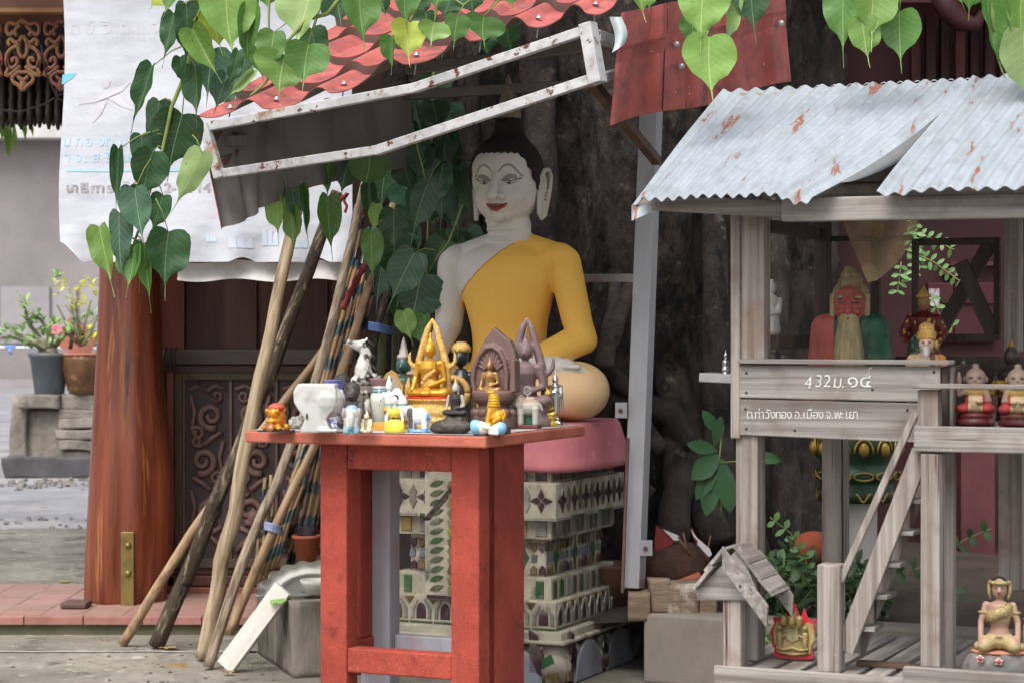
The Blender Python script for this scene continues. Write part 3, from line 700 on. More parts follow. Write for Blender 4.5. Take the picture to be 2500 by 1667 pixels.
for (x0, x1, y0, y1, l) in ((2268,2293,705,748,'white paper notice pasted on the dark red wall beside the idol'), (2380,2400,722,764,'torn white paper notice on the maroon panel')):
    q = MB(); a, b = P(x0, y1, 10.69), P(x1, y0, 10.69); q.prism([(a.x,a.z+.02),(a.x+.01,a.z),(b.x,a.z),(b.x,b.z),(a.x,b.z)], (0,10.69,0), (1,0,0), (0,0,1), (0,-1,0), .003); tag(q.build('paper_notice', mat('printed_paper', lin((.76,.75,.74)), lin((.45,.44,.44)), 30, (1,1,.5), contrast=(.5,.62), rough=.8, bump=0)), l, 'notice')

# ================================================================== sagging red-roofed shed
redmet = mat('red_roof_metal', lin((.68,.37,.35)), lin((.58,.29,.28)), 7, rough=.55, bump=.15, spots=(lin((.33,.21,.20)), 3.4, .55, .12), spots2=(lin((.82,.64,.61)), 38, .67, .03), dirt=lin((.46,.34,.32)), dirt_scale=14, rand=False)
undermet = mat('roof_underside', lin((.47,.45,.43)), lin((.38,.36,.34)), 3, rough=.6, bump=.1, rand=False)
wsteel = mat('white_steel_rust', lin((.74,.74,.745)), lin((.65,.65,.66)), 8, rough=.6, bump=.2, spots=(lin((.36,.20,.13)), 22, .595, .035), spots2=(lin((.60,.46,.33)), 9, .60, .06), dirt=lin((.52,.49,.46)), dirt_scale=30, rand=False)
gsteel = mat('grey_steel', lin((.62,.625,.64)), lin((.53,.53,.545)), 4, (1,1,.4), rough=.6, bump=.15, spots=(lin((.58,.42,.45)), 3, .6, .12), spots2=(lin((.33,.26,.24)), 30, .70, .05), rand=False)
rsteel = mat('rusty_steel', lin((.40,.32,.27)), lin((.30,.22,.18)), 6, rough=.8, bump=.3, rand=False)
shed = thing('shed', 'sagging open shed with red sheet-metal tile roof and rusty white steel frame', 'shed', P(1550, 1425, 8.6))
def pl_interp(pts, a):
    seg = a*(len(pts)-1); i = min(int(seg), len(pts)-2); return pts[i].lerp(pts[i+1], seg-i)
eave = [P(484,302,7.92), P(620,292,7.87), P(760,262,7.8), P(900,208,7.73), P(1063,153,7.66), P(1180,108,7.62), P(1300,85,7.57), P(1420,52,7.52), P(1522,32,7.47)]
SL = Vector((.40, .92, .47))
def tileprof(x):
    x = x % 1.0
    return (math.sin(math.pi*x/.42)*1.0 if x < .42 else -.42*math.sin(math.pi*(x-.42)/.58))
ROWS = []
for r0 in range(5):
    for k in range(5): ROWS.append((r0*.27+k/4*.27*.999, 1-k/4))
def roofA(a, b):
    i = b*(len(ROWS)-1); k = min(int(i), len(ROWS)-2); f = i-k
    L = ROWS[k][0]*(1-f)+ROWS[k+1][0]*f; s_ = ROWS[k][1]*(1-f)+ROWS[k+1][1]*f
    base = pl_interp(eave, a) + SL*L
    return base + Vector((0, -.022*s_, .038*tileprof(a*6.75-.55)+.030*s_+.012*mnoise.noise(Vector((a*5, b*3, 0)))))
q = MB(); q.sheet(roofA, 180, len(ROWS)-1, .004, (0,-.45,.89), 0, 1); rs_ = q.build('roof_sheet', [redmet, undermet], shed); rs_.data.polygons.foreach_set('use_smooth', [False]*len(rs_.data.polygons))
TLc, TRc, BLc, BRc = P(1506,36,7.42), P(1908,-50,8.0), P(1483,308,7.56), P(1932,202,8.2)
def skirtC(a, b):
    t = TLc.lerp(TRc, a); bo = BLc.lerp(BRc, a); p = t.lerp(bo, b)
    nr = Vector((.35,-.9,.0)); row = .012 if b < .36 else 0
    x = (a*4.6+.1) % 1.0; pr = (x/.16 if x < .16 else (1-(x-.16)/.42 if x < .58 else 0))
    return p + nr*(.044*pr+row) + Vector((0,0,.01*math.sin(a*9)))*b
for (b0, b1) in ((0,.37),(.34,1)):
    q = MB(); q.sheet(lambda a, b: skirtC(a, b0+(b1-b0)*b)+Vector((0,-.006,0))*(1 if b0 == 0 else 0), 120, 6, .004, (.35,-.85,.35), 0, 1); o = q.build('roof_sheet', [redmet, undermet], shed); o.data.polygons.foreach_set('use_smooth', [False]*len(o.data.polygons))
q = MB(); q.sheet(lambda a, b: skirtC(.27+.13*a, .0+b*1.0)+Vector((.0,-.012,.0)), 14, 8, .003, (.35,-.85,.35), 0, 1); q.build('roof_sheet', [redmet, undermet], shed)
bT = [P(487,304,7.93), P(700,270,8.3), P(1010,205,9.05)]; bB = [P(540,560,7.88), P(613,532,8.0), P(640,505,8.08), P(760,455,8.35), P(930,425,8.8), P(1010,400,9.05)]
def skirtB(a, b):
    p = pl_interp(bT, a).lerp(pl_interp(bB, a), b)
    return p + Vector((-.75,.45,.1))*(.018*tileprof(a*6.2))
q = MB(); q.sheet(skirtB, 120, 8, .004, (-.85,.45,.2), 0, 1); q.build('roof_sheet', [redmet, undermet], shed)
q = MB(); q.sheet(lambda a, b: P(1494+30*a+8*math.sin(b*4), 130-88*b-20*a*(1-b), 7.36-.03*math.sin(a*3)), 6, 8, .003, (0,-1,0)); q.build('flashing', mat('flashing_white', lin((.76,.79,.80)), lin((.68,.72,.73)), 6, rough=.4, bump=.1), shed)
def rail(pts, w, m, name='rail', h=None):
    q = MB()
    for a, b in zip(pts[:-1], pts[1:]):
        d = (b-a).normalized(); q.bar(a-d*.012, b+d*.012, w, h or w)
    return soften(q.build(name, m, shed), .003)
T0 = [P(500,312,7.9), P(1012,216,7.66), P(1428,76,7.42)]
B0 = [P(540,425,7.88), P(924,367,7.68), P(1452,192,7.40)]
rail(T0[:2], .034, wsteel); rail(T0[1:], .034, wsteel); rail(B0[:2], .033, wsteel); rail(B0[1:], .035, wsteel)
rail([P(500,310,7.89), P(535,428,7.87)], .036, wsteel, 'upright'); rail([P(1436,66,7.40), P(1458,196,7.38)], .05, wsteel, 'upright')
rail([P(1455,88,7.43), P(1560,125,8.2)], .04, wsteel); rail([P(1462,192,7.42), P(1560,168,8.3)], .036, wsteel)
rail([P(1446,205,7.5), P(1602,392,8.6)], .036, rsteel, 'brace')
rail([P(505,330,7.95), P(1010,372,9.1)], .04, rsteel); rail([P(540,395,7.95), P(800,250,8.9)], .03, rsteel, 'brace')
rail([P(560,345,8.0), P(720,330,8.5)], .04, undermet)
rail([P(900,378,9.0), P(1175,384,9.15)], .034, rsteel)
rail([P(1000,170,8.6), P(1500,105,8.2)], .04, undermet, 'purlin'); rail([P(960,235,9.0), P(1560,200,8.7)], .04, undermet, 'purlin')
rail([P(1185,60,9.2), P(1185,1300,9.2)], .09, gsteel, 'post'); rail([P(1598,60,8.76), P(1546,1428,8.52)], .076, gsteel, 'post')
rail([P(1380,680,9.15), P(1572,679,8.72)], .034, gsteel)
rail([P(1533,1075,8.5), P(1520,1440,8.46)], .012, rsteel, 'angle_strip')
for (x0, x1, y0, y1, dd) in ((1502,1531,982,1020,8.55), (1562,1593,1318,1356,8.48)):
    pbox('bracket', gsteel, x0, x1, y0, y1, dd, .006, shed, .001)
    q = MB(); q.lathe([(.009,0),(.009,.006),(.004,.008)], 10); o = q.build('bolt', rsteel, shed, True); o.location = P((x0+x1)/2-2, (y0+y1)/2, dd-.001)-shed.location; o.rotation_euler = (math.pi/2,0,0)
screwm = mat('galvanised_screw', lin((.80,.82,.84)), None, 4, rough=.35, metal=.7, bump=0)
sq = MB(); sq.lathe([(.012,0),(.013,.003),(.007,.006),(.007,.012),(.002,.013)], 8); sq.tube([(0,0,0),(0,0,-.07)], .003, 5); sm_ = sq.mesh('screw', screwm)
for i, a in enumerate((.043, .147, .295, .443, .591, .739, .887)):
    o = link('screw', sm_, shed); o.location = roofA(a, .06)+Vector((0,-.004,.005))-shed.location; o.rotation_euler = (.12*math.sin(i*3), .1, 0)
for (a, b) in ((.33,.42),(.93,.45),(.36,.63)):
    o = link('screw', sm_, shed); o.location = skirtC(a, b)+Vector((.01,-.03,.01))-shed.location; o.rotation_euler = (math.radians(70), 0, .3)
# ================================================================== mosaic pedestal
PF = Frame(.172, 8.35, ANG); PW, PD = .75, .75        # local: u -PW..0 along the front, v 0..PD
ivory = mat('ivory_plaster', lin((.67,.64,.57)), lin((.55,.52,.46)), 8, contrast=(.4,.6), rough=.8, bump=.5, bscale=30, spots=(lin((.34,.32,.28)), 6, .55, .1), rand=False)
ped = thing('mosaic_pedestal', 'tiered plaster pedestal inlaid with coloured glass mosaic under the great seated statue', 'pedestal', PF.w(0,0,0), ANG)
gm_ = lambda n, c, c2=None: mat('glass_'+n, lin(c), lin(c2 or tuple(x*.75 for x in c)), 14, rough=.3, bump=.15, bscale=30, var=.15, spots=(lin((.46,.43,.38)), 16, .54, .14), dirt=lin((.40,.37,.32)), dirt_scale=9)
gpur, ggrn, gamb, gsil, ggry, golv, gyel = gm_('purple', (.25,.15,.19)), gm_('green', (.20,.35,.21)), gm_('amber', (.44,.34,.20)), gm_('silver', (.54,.53,.50)), gm_('slate', (.42,.43,.48)), gm_('olive', (.36,.34,.28)), gm_('yellow', (.56,.46,.24))
def zr(y, d=8.45): return P(0, y, d).z
TI = [  # y top, y bottom (photo rows on the near corner), inset
 ('a', 1132, 1178, .035), ('b', 1176, 1268, .0), ('c', 1262, 1315, .035), ('d', 1310, 1416, .075), ('e', 1408, 1466, .035), ('f', 1462, 1540, .0), ('g', 1533, 1562, -.04)]
tier = {}
for nm, y0, y1, ins in TI:
    z1, z0 = zr(y0), zr(y1); q = MB(); q.b2(-PW+ins, -ins, ins, PD-ins, z0, z1+.002); soften(q.build('tier', ivory, ped, True), .006, 2); tier[nm] = (z0, z1, ins)
q = MB()      # bowed lotus foot
def foot(r, z, th): return r
zt = zr(1558); prof_ = []
for i in range(9):
    t = i/8; off = .0 + .055*math.sin(math.pi*t*.9)
    prof_.append((off, zt*(1-t)))
vs = []; 
for off, z in prof_:
    for (u, v) in ((-PW-off, -off), (off, -off), (off, PD+off), (-PW-off, PD+off)): vs.append(Vector((u, v, z)))
fs = [(i*4+k, (i+1)*4+k, (i+1)*4+(k+1) % 4, i*4+(k+1) % 4) for i in range(8) for k in range(4)]
q.add(vs, fs, 0, True); q.build('foot', ivory, ped, True)
q = MB(); q.b2(-PW-.06, .06, -.06, PD+.06, zt-.004, zt+.012); soften(q.build('moulding', ivory, ped, True), .006)
def fpiece(face, s, z, poly, m, nm, t=.005):   # face 'F': s = u ; 'R': s = v. poly in (along, up)
    z0, z1, ins = tier[nm] if nm in tier else (0, 0, nm)
    q = MB()
    if face == 'F': q.prism(poly, (s, ins-.0004, z), (1,0,0), (0,0,1), (0,-1,0), t, bev=.12)
    else: q.prism(poly, (-ins+.0004, s, z), (0,1,0), (0,0,1), (1,0,0), t, bev=.12)
    return q.build('glass_tile', m, ped, True)
def strip(face, nm, m_list, w, gap, zpad=.01, h=None):
    z0, z1, ins = tier[nm]; L = (PW if face == 'F' else PD)-2*ins; n = int(L/(w+gap)); hh = (z1-z0)-2*zpad
    for i in range(n):
        s = (-PW+ins if face == 'F' else ins)+(i+.5)*L/n
        fpiece(face, s, (z0+z1)/2, [(-w/2,-hh/2),(w/2,-hh/2),(w/2,hh/2),(-w/2,hh/2)], m_list[i % len(m_list)], nm)
strip('R', 'a', [golv, golv, gpur], .026, .012); strip('F', 'a', [gsil, gpur, gsil], .05, .03)
strip('R', 'c', [golv, gsil, golv], .034, .012); strip('F', 'c', [gyel, gsil, gsil], .05, .03, .012)
strip('R', 'e', [golv, ggrn, gsil], .038, .024, .012); strip('F', 'e', [ggrn, gsil, gsil], .036, .05, .012)
def arc(n, f): return [f(i/n) for i in range(n+1)]
def flower(face, nm, s, zc, r, m):
    for k in range(4):
        a = k*math.pi/2+math.pi/4*0
        c, s2 = math.cos(a), math.sin(a)
        p = [(0,.004),(.33*r,.30*r),(r,0),(.33*r,-.30*r)]
        fpiece(face, s, zc, [(x*c-y*s2+.0, x*s2+y*c) for x, y in [(q_[0]+.05*r, q_[1]) for q_ in p]], m, nm)
z0, z1, _ = tier['b']; zc = (z0+z1)/2+.006
for face in 'FR':
    n = 6
    for i in range(n):
        L = PW; s = (-PW if face == 'F' else 0)+(i+.5)*L/n
        flower(face, 'b', s, zc, .048, gpur)
        if i < n-1:
            s2 = s+L/n/2
            fpiece(face, s2, zc, [(0,-.052),(.018,-.02),(.010,0),(.018,.02),(0,.052),(-.018,.02),(-.010,0),(-.018,-.02)], golv if face == 'R' else gsil, 'b')
    for i in range(5):
        s = (-PW if face == 'F' else 0)+(i+.5)*PW/5
        fpiece(face, s, z0+.008, [(-.07,-.006),(.07,-.006),(.07,.006),(-.07,.006)], ggrn if i % 2 else gsil, 'b')
z0, z1, ins = tier['d']; zc = (z0+z1)/2
for face in 'FR':
    for i in range(3):
        L = PW-2*ins; s = (-PW+ins if face == 'F' else ins)+(i+.5)*L/3
        fpiece(face, s, zc, [(0,-.075),(.012,-.03),(.03,0),(.012,.03),(0,.075),(-.012,.03),(-.03,0),(-.012,-.03)], ggrn, 'd')
        for (dx, dz, m) in ((-.085,.045,gpur),(.085,.045,gpur),(-.085,-.05,gpur),(.085,-.05,gpur),(-.048,.045,gamb),(.048,.045,gamb),(-.048,-.05,gamb),(.048,-.05,gamb)):
            sg = 1 if dz > 0 else -1
            fpiece(face, s+dx, zc+dz, [(x, y*sg) for x, y in ([(-.016,.02),(-.005,.014),(.005,.014),(.016,.02),(.016,-.01),(.0,-.024),(-.016,-.006)])], m, 'd')
        for (dx, dz) in ((-.045, 0), (.05, .0), (-.09, 0)):
            fpiece(face, s+dx, zc+dz, [(-.014,-.016),(.012,-.018),(.016,.014),(-.010,.018)], ggry, 'd')
z0, z1, ins = tier['f']
for face in 'FR':
    n = 9 if face == 'R' else 7
    for i in range(n):
        s = (-PW if face == 'F' else 0)+(i+.5)*PW/n; w = PW/n
        op = [(-w*.20, 0), (w*.20, 0)] + [(w*.20*math.cos(t), .030+.034*math.sin(t)**.8) for t in (0,.5,1.0,1.4)] + [(0,.070)] + [(-w*.20*math.cos(t), .030+.034*math.sin(t)**.8) for t in (1.4,1.0,.5,0)]
        fpiece(face, s, z0+.032, op, gpur, 'f', .003)
        for sg in (-1, 1):
            fpiece(face, s+sg*w*.36, z0+.032, [(-w*.07,0),(w*.07,0),(w*.07,.04),(-sg*w*.20,.082),(-sg*w*.26,.078),(-w*.07,.04)] if sg > 0 else [(-w*.07,0),(w*.07,0),(w*.07,.04),(w*.26,.078),(w*.20,.082),(-w*.07,.04)], gsil, 'f')
        fpiece(face, s+w*.5 if i < n-1 else s-w*.5, z1-.018, [(-w*.2,.012),(0,-.018),(w*.2,.012)], gamb, 'f')
        fpiece(face, s, z0+.014, [(-w*.47,-.009),(w*.47,-.009),(w*.47,.009),(-w*.47,.009)], ggrn, 'f', .004)
# petals on the foot
zb = zt
def footp(face, s, poly, m, y_off=.05):
    q = MB()
    if face == 'R': q.prism(poly, (.048, s, 0), (0,1,0), (0,0,1), (1,0,-.05), .008, bev=.08)
    else: q.prism(poly, (s, -.048, 0), (1,0,0), (0,0,1), (0,-1,-.05), .008, bev=.08)
    return q.build('glass_tile', m, ped, True)
blu = mat('grey_blue_plaster', lin((.55,.56,.60)), lin((.46,.47,.50)), 6, rough=.6, bump=.2, spots=(lin((.38,.42,.58)), 5, .6, .1))
for face in 'FR':
    for k in range(2):
        s = (-PW if face == 'F' else 0)+PW*(.29+.46*k)
        arcp = [(.15*math.cos(t), max(.0, .16*math.sin(t))) for t in [math.pi*i/14 for i in range(15)]]
        footp(face, s, arcp, blu)
        for i in range(9):
            t = math.pi*(i+.5)/9; c_, s_ = math.cos(t), math.sin(t)
            R0, R1 = .165, .225
            w = .019
            footp(face, s, [(R0*c_-w*s_, R0*s_+w*c_), (R0*c_+w*s_, R0*s_-w*c_), (R1*c_+w*s_, min(zb-.012, R1*s_-w*c_)), (R1*c_-w*s_, min(zb-.012, R1*s_+w*c_))], [gamb, ggrn, gsil, gpur][i % 4])
    s = (-PW if face == 'F' else 0)+PW*.5
    footp(face, s-.36 if face == 'F' else .055, [(-.03,.05),(.02,.04),(.03,.12),(.0,.2),(-.035,.22),(-.03,.14)], gpur)
    footp(face, -.06 if face == 'F' else .69, [(-.03,.05),(.02,.04),(.03,.12),(.0,.2),(-.035,.22),(-.03,.14)], gpur)
# hanging pendant cloth panel inlaid with leaves in the middle of the front
q = MB(); pz0, pz1 = zr(1470), zr(1140)
q.b2(-.56, -.20, -.03, .09, pz0, pz1); pan = soften(q.build('pendant_panel', ivory, ped, True), .006)
def panp(u, z, poly, m, rot=0):
    c, s = math.cos(rot), math.sin(rot); q = MB()
    q.prism([(x*c-y*s, x*s+y*c) for x, y in poly], (u, -.0296, z), (1,0,0), (0,0,1), (0,-1,0), .005, bev=.1); q.build('glass_tile', m, pan, True)
leafp = [(0,-.035),(.012,-.012),(.013,.008),(.004,.034),(-.006,.018),(-.012,0),(-.009,-.02)]
nrow = 12
for i in range(nrow):
    z = pz0+.05+i*(pz1-pz0-.08)/nrow
    panp(-.505, z, leafp, ggrn, -1.2); panp(-.255, z, leafp, ggrn, 1.2)
    for uu in (-.44, -.40, -.36, -.32): panp(uu, z+(.01 if uu in (-.40,-.32) else -.006), [(-.014,-.016),(.012,-.018),(.016,.010),(0,.02),(-.016,.012)], gyel if (i+int(uu*100)) % 3 else gamb, rr.uniform(-.6,.6))
panp(-.38, pz0+.012, [(-.17,-.008),(.17,-.008),(.17,.008),(-.17,.008)], gpur)
panp(-.45, pz1-.12, [(-.12,-.10),(-.09,-.10),(.09,.10),(.06,.10)], gpur); panp(-.31, pz1-.12, [(.12,-.10),(.09,-.10),(-.09,.10),(-.06,.10)], gpur)
for i in range(6):
    panp(-.53+i*.06, pz0-.05+.02, [(0,-.05),(.012,.0),(.010,.03),(-.010,.03),(-.012,.0)], ggrn if i % 2 else gamb) if False else None

# ================================================================== pink slab and the great seated statue
SF = PF
CB = PF.w(-PW/2, PD/2, 0)
ZS0, ZS1 = .83, 1.022
pink = mat('pink_plaster', lin((.74,.45,.47)), lin((.66,.37,.40)), 5, rough=.75, bump=.35, bscale=22, spots=(lin((.80,.58,.58)), 6, .62, .1), rand=False)
stat = thing('seated_buddha_statue', 'great white seated Buddha statue in a saffron robe on a pink slab', 'statue', (CB.x, CB.y, ZS0), ANG)
q = MB(); n = 12; vs = []
for (z, a) in ((0,.445),(.012,.455),(.03,.452),(.17,.415),(.19,.405)):
    for k in range(32):
        th = 2*math.pi*k/32; c, s = math.cos(th), math.sin(th)
        rx = math.copysign(abs(c)**.35, c)*a; ry = math.copysign(abs(s)**.35, s)*(a-.06)
        vs.append(Vector((rx, ry, z+ (.008*mnoise.noise(Vector((rx*6, ry*6, 1))) if z < .03 else 0))))
q.add(vs, [(i*32+k, i*32+(k+1) % 32, (i+1)*32+(k+1) % 32, (i+1)*32+k) for i in range(4) for k in range(32)]+[tuple(range(31,-1,-1)), tuple(128+k for k in range(32))], 0, True)
q.build('slab', pink, stat, True)
ZB = ZS1-ZS0        # statue local base height
def V(x, y, z): return Vector((x, y, z+ZB))
class MBS(MB):
    def ell(s, c, r, rot=None, n=32, mi=0): return MB.ell(s, c, r, rot, n, mi)
    def cap(s, p, q, r1, r2, n=26, mi=0):
        p, q = Vector(p), Vector(q); d = q-p; L = d.length or 1e-6; d = d/L; pts = []; rr_ = []
        for i in range(9): t = math.pi/2*i/8; pts.append(p-d*r1*math.cos(t)); rr_.append(max(r1*math.sin(t), r1*.02))
        for i in range(1, 9): pts.append(p+d*L*i/8); rr_.append(r1+(r2-r1)*i/8)
        for i in range(1, 9): t = math.pi/2*i/8; pts.append(q+d*r2*math.sin(t)); rr_.append(max(r2*math.cos(t), r2*.02))
        return MB.tube(s, pts, rr_, n, mi)
b = MBS()
# crossed legs
for sg in (-1, 1):
    b.cap(V(sg*.10, .06, .12), V(sg*.315, -.06, .118), .115, .118)
    b.ell(V(sg*.335, -.06, .122), (.130, .16, .120))
    b.cap(V(sg*.34, -.12, .10), V(sg*.02, -.26, .10), .085, .062)
b.ell(V(0, -.02, .09), (.36, .24, .088))
b.ell(V(0, -.18, .075), (.32, .13, .07))
# torso by stacked ellipses
def loft(mb, secs, n=44):
    vs = []; fine = []
    for i in range(len(secs)-1):
        p0, p1, p2, p3 = secs[max(i-1,0)], secs[i], secs[i+1], secs[min(i+2,len(secs)-1)]
        for k in range(5):
            t = k/5; fine.append(tuple(.5*((2*B)+(-A+C_)*t+(2*A-5*B+4*C_-D_)*t*t+(-A+3*B-3*C_+D_)*t**3) for A, B, C_, D_ in zip(p0,p1,p2,p3)))
    secs = fine+[secs[-1]]
    for (cx, cy, z, rx, ry) in secs:
        for k in range(n):
            th = 2*math.pi*k/n; vs.append(V(cx+rx*math.cos(th), cy+ry*math.sin(th), z))
    N = len(secs); fs = [(i*n+k, i*n+(k+1) % n, (i+1)*n+(k+1) % n, (i+1)*n+k) for i in range(N-1) for k in range(n)]
    fs += [tuple(range(n-1,-1,-1)), tuple((N-1)*n+k for k in range(n))]
    mb.add(vs, fs, 0, True)
loft(b, [(0,.03,.04,.22,.17),(0,.025,.15,.20,.15),(0,.02,.26,.166,.125),(0,.015,.36,.172,.122),(0,.005,.47,.20,.135),(0,0,.57,.232,.145),(0,.0,.64,.238,.138),(0,.005,.69,.205,.115),(0,.01,.72,.13,.09),(0,.01,.735,.08,.07)])
for sg in (-1, 1):
    b.ell(V(sg*.235, .01, .655), (.088, .088, .075))
    b.cap(V(sg*.09, .01, .70), V(sg*.23, .01, .662), .07, .066)
# arm resting on the knee (statue's proper right, x negative)
b.cap(V(-.268, .01, .64), V(-.292, .0, .38), .074, .062); b.cap(V(-.292, .0, .38), V(-.275, -.13, .27), .061, .048)
b.cap(V(-.275, -.13, .27), V(-.27, -.20, .20), .042, .032)
for k in range(4): b.cap(V(-.293+k*.016, -.205, .20), V(-.295+k*.017, -.25, .08+.008*abs(k-1.5)), .0095, .007)
# arm bent with the hand in the lap
b.cap(V(.268, .01, .64), V(.342, .015, .345), .074, .064); b.cap(V(.342, .015, .335), V(.20, -.17, .245), .066, .052)
b.cap(V(.20, -.17, .245), V(.08, -.215, .225), .050, .036); b.ell(V(.03, -.21, .22), (.07, .045, .02))
# foot on the thigh
b.cap(V(.10, -.19, .205), V(.33, -.15, .222), .036, .034)
for k in range(5): b.cap(V(.335, -.185+k*.017, .225), V(.395-.006*k, -.185+k*.018, .222), .012, .010)
# neck and head
loft(b, [(0.006,.012,.70,.104,.092),(0.006,.010,.745,.098,.085),(0.006,.006,.79,.096,.082),(0,-.006,.85,.090,.084),(0,-.01,.90,.08,.08)])
for z in (.745, .785, .822): b.lathe([(.05,z-.008+ZB),(.094,z-.006+ZB),(.094,z+.006+ZB),(.05,z+.008+ZB)], 24, (0,-.002,0), sy=.94)
HS = -.022
YAW = math.radians(7); CY, SY = math.cos(YAW), math.sin(YAW)
def VH(x, y, z): return V(x*CY-y*SY, x*SY+y*CY, z+HS)
b.ell(VH(0, .0, 1.02), (.146, .165, .165)); b.ell(VH(0, -.022, .95), (.130, .146, .125)); b.ell(VH(0, -.035, .905), (.100, .118, .075)); b.ell(VH(0, -.088, .872), (.058, .055, .042))
b.ell(VH(.0, -.02, 1.06), (.142, .158, .12))
for sg in (-1, 1):
    b.ell(VH(sg*.060, -.098, .948), (.050, .052, .056))     # cheeks
    b.ell(VH(sg*.058, -.137, 1.012), (.036, .022, .024))     # eyelids
    b.ell(VH(sg*.026, -.176, .934), (.018, .022, .015))      # nose wings
b.cap(VH(0, -.160, 1.035), VH(0, -.216, .945), .014, .022)    # nose bridge
b.ell(VH(0, -.220, .936), (.022, .022, .018))
b.ell(VH(0, -.150, .899), (.048, .022, .012)); b.ell(VH(0, -.150, .880), (.036, .022, .012))   # lips
b.ell(VH(0, -.138, .853), (.03, .025, .02))
for v_ in b.v:
    k_ = min(1, max(0, (v_.z-ZB-.2)/.2)); hd = v_.z-ZB > .80
    if not hd: v_.x *= 1-.065*k_
PEACH, ROBE, WHITE = lin((.88,.74,.56)), lin((.90,.70,.31)), lin((.80,.78,.75))
LIP = lin((.56,.28,.27))
def scol(x, y, z):
    z -= ZB
    if z > .60 and abs(x) < .11 and z > .735:
        x, y = x*CY+y*SY, -x*SY+y*CY
        if y < -.120 and z < .89 and abs(x) < .046:
            zl = .867 + x*x*7.0
            if abs(z-zl) < (.015*(1-(x/.048)**2)+.001): return LIP
        return WHITE
    # robe over the proper left shoulder; edge line from (.075,.74) to (-.20,.50)
    edge = (z-.74)*(-.275) - (x-.075)*(-.24)            # >0 on the robe side
    arm = x < -.215 + .0 or (x < -.20 and z < .5)
    robe = edge > 0 and z > .165 and not (x < -.205)
    if y > .05 and z > .165 and x > -.205: robe = edge > -.02
    if z < .262 and y < -.12 and -.02 < x < .42: robe = False
    if z < .265 and x > .13 and (z < .20 or y > -.10 or x > .42): return PEACH
    if robe and z > .20: return ROBE
    if robe and z > .17 and x > .3: return ROBE
    if z < .30 and x > -.30 and z < .20 and not (y < -.11 and x > .05 and z > .185): return PEACH
    if z < .20 and x <= -.30 and y > -.205: return PEACH
    return WHITE
stm = mat('painted_plaster', (1,1,1), lin((.62,.52,.38)), 9, attr=True, stretch=(1.6,1.6,.5), contrast=(.60,1.15), rough=.66, bump=.25, bscale=40, bdist=.006, spots=(lin((.30,.25,.20)), 14, .735, .03), spots2=(lin((.78,.75,.70)), 10, .72, .03), rand=False)
bm_ = fuse(b, .0054, 7, stm, 'body', scol)
body = link('body', bm_, stat)
bvh = BVHTree.FromPolygons([v.co for v in bm_.vertices], [p.vertices for p in bm_.polygons])
def onface(x, z, off=.001, frm=None):
    o = Vector((x, -1, z+ZB)); h = bvh.ray_cast(o, Vector((0,1,0)))
    return (h[0]+Vector((0,-off,0))) if h[0] is not None else Vector((x, -.15, z+ZB))
greyp = mat('grey_face_line', lin((.62,.60,.57)), lin((.55,.53,.50)), 12, rough=.7, bump=.1)
blackp = mat('black_line', lin((.26,.23,.22)), lin((.34,.30,.29)), 20, rough=.6, bump=0)
lidp = mat('eyelid_grey', lin((.58,.57,.55)), lin((.52,.51,.50)), 12, rough=.7, bump=.1)
def onfaceH(x, z, off=.001):
    o = Vector((x*CY+SY, x*SY-CY, z+HS+ZB)); h = bvh.ray_cast(o, Vector((-SY, CY, 0)))
    return h[0]+Vector((SY, -CY, 0))*off if h[0] is not None else VH(x, -.15, z)
for sg in (-1, 1):
    q = MB(); pts = [onfaceH(sg*(.014+.088*t), 1.033+.030*math.sin(math.pi*min(1, t*1.12))**.8-.028*max(0, t-.55), -.0005) for t in [i/12 for i in range(13)]]
    q.tube(pts, [.0036+.0018*math.sin(math.pi*i/12) for i in range(13)], 6); q.build('eyebrow', greyp, stat, True)
    q = MB(); N_ = 8; vs = []
    for i in range(N_+1):
        t = i/N_; x = .026+.068*t
        for k in range(3): vs.append(onfaceH(sg*x, 1.004+.004*t-.010*math.sin(math.pi*t)+ (k/2)*.030*math.sin(math.pi*t)**.7, .0012))
    q.add(vs, [(i*3+k, (i+1)*3+k, (i+1)*3+k+1, i*3+k+1) for i in range(N_) for k in range(2)], 0, True); q.build('eyelid', lidp, stat, True)
    q = MB(); up = [onfaceH(sg*(.024+.074*t), 1.003+.008*t-.009*math.sin(math.pi*t), .0015) for t in [i/10 for i in range(11)]]
    lo = [onfaceH(sg*(.024+.072*t), 1.001+.009*t-.019*math.sin(math.pi*t), .0015) for t in [i/10 for i in range(11)]]
    q.tube(up, .0016, 5); q.tube(lo, .0010, 5); q.ell(onfaceH(sg*.052, .990, .001), (.009,.003,.006), n=8); q.build('eye', blackp, stat, True)
q = MB(); q.tube([onfaceH(-.045+.09*i/10, .8905+((i-5)/5)**2*.020, .0005) for i in range(11)], [.001]+[.0026]*9+[.001], 5); q.build('mouth_line', mat('lip_line', lin((.36,.14,.14)), None, 9, rough=.6, bump=0), stat, True)
q = MB(); pts_ = []
for i in range(40):
    t = i/39; x_, z_ = .060-.245*t, .727-.214*t; h = bvh.ray_cast(Vector((x_, -1, z_+ZB)), Vector((0,1,0)))
    if h[0] is not None: pts_.append(h[0]+Vector((0, .001, 0)))
q.tube(pts_, .0035, 6); q.build('robe_hem', mat('saffron_hem', lin((.80,.60,.27)), lin((.70,.52,.24)), 20, rough=.7, bump=.2), stat, True)
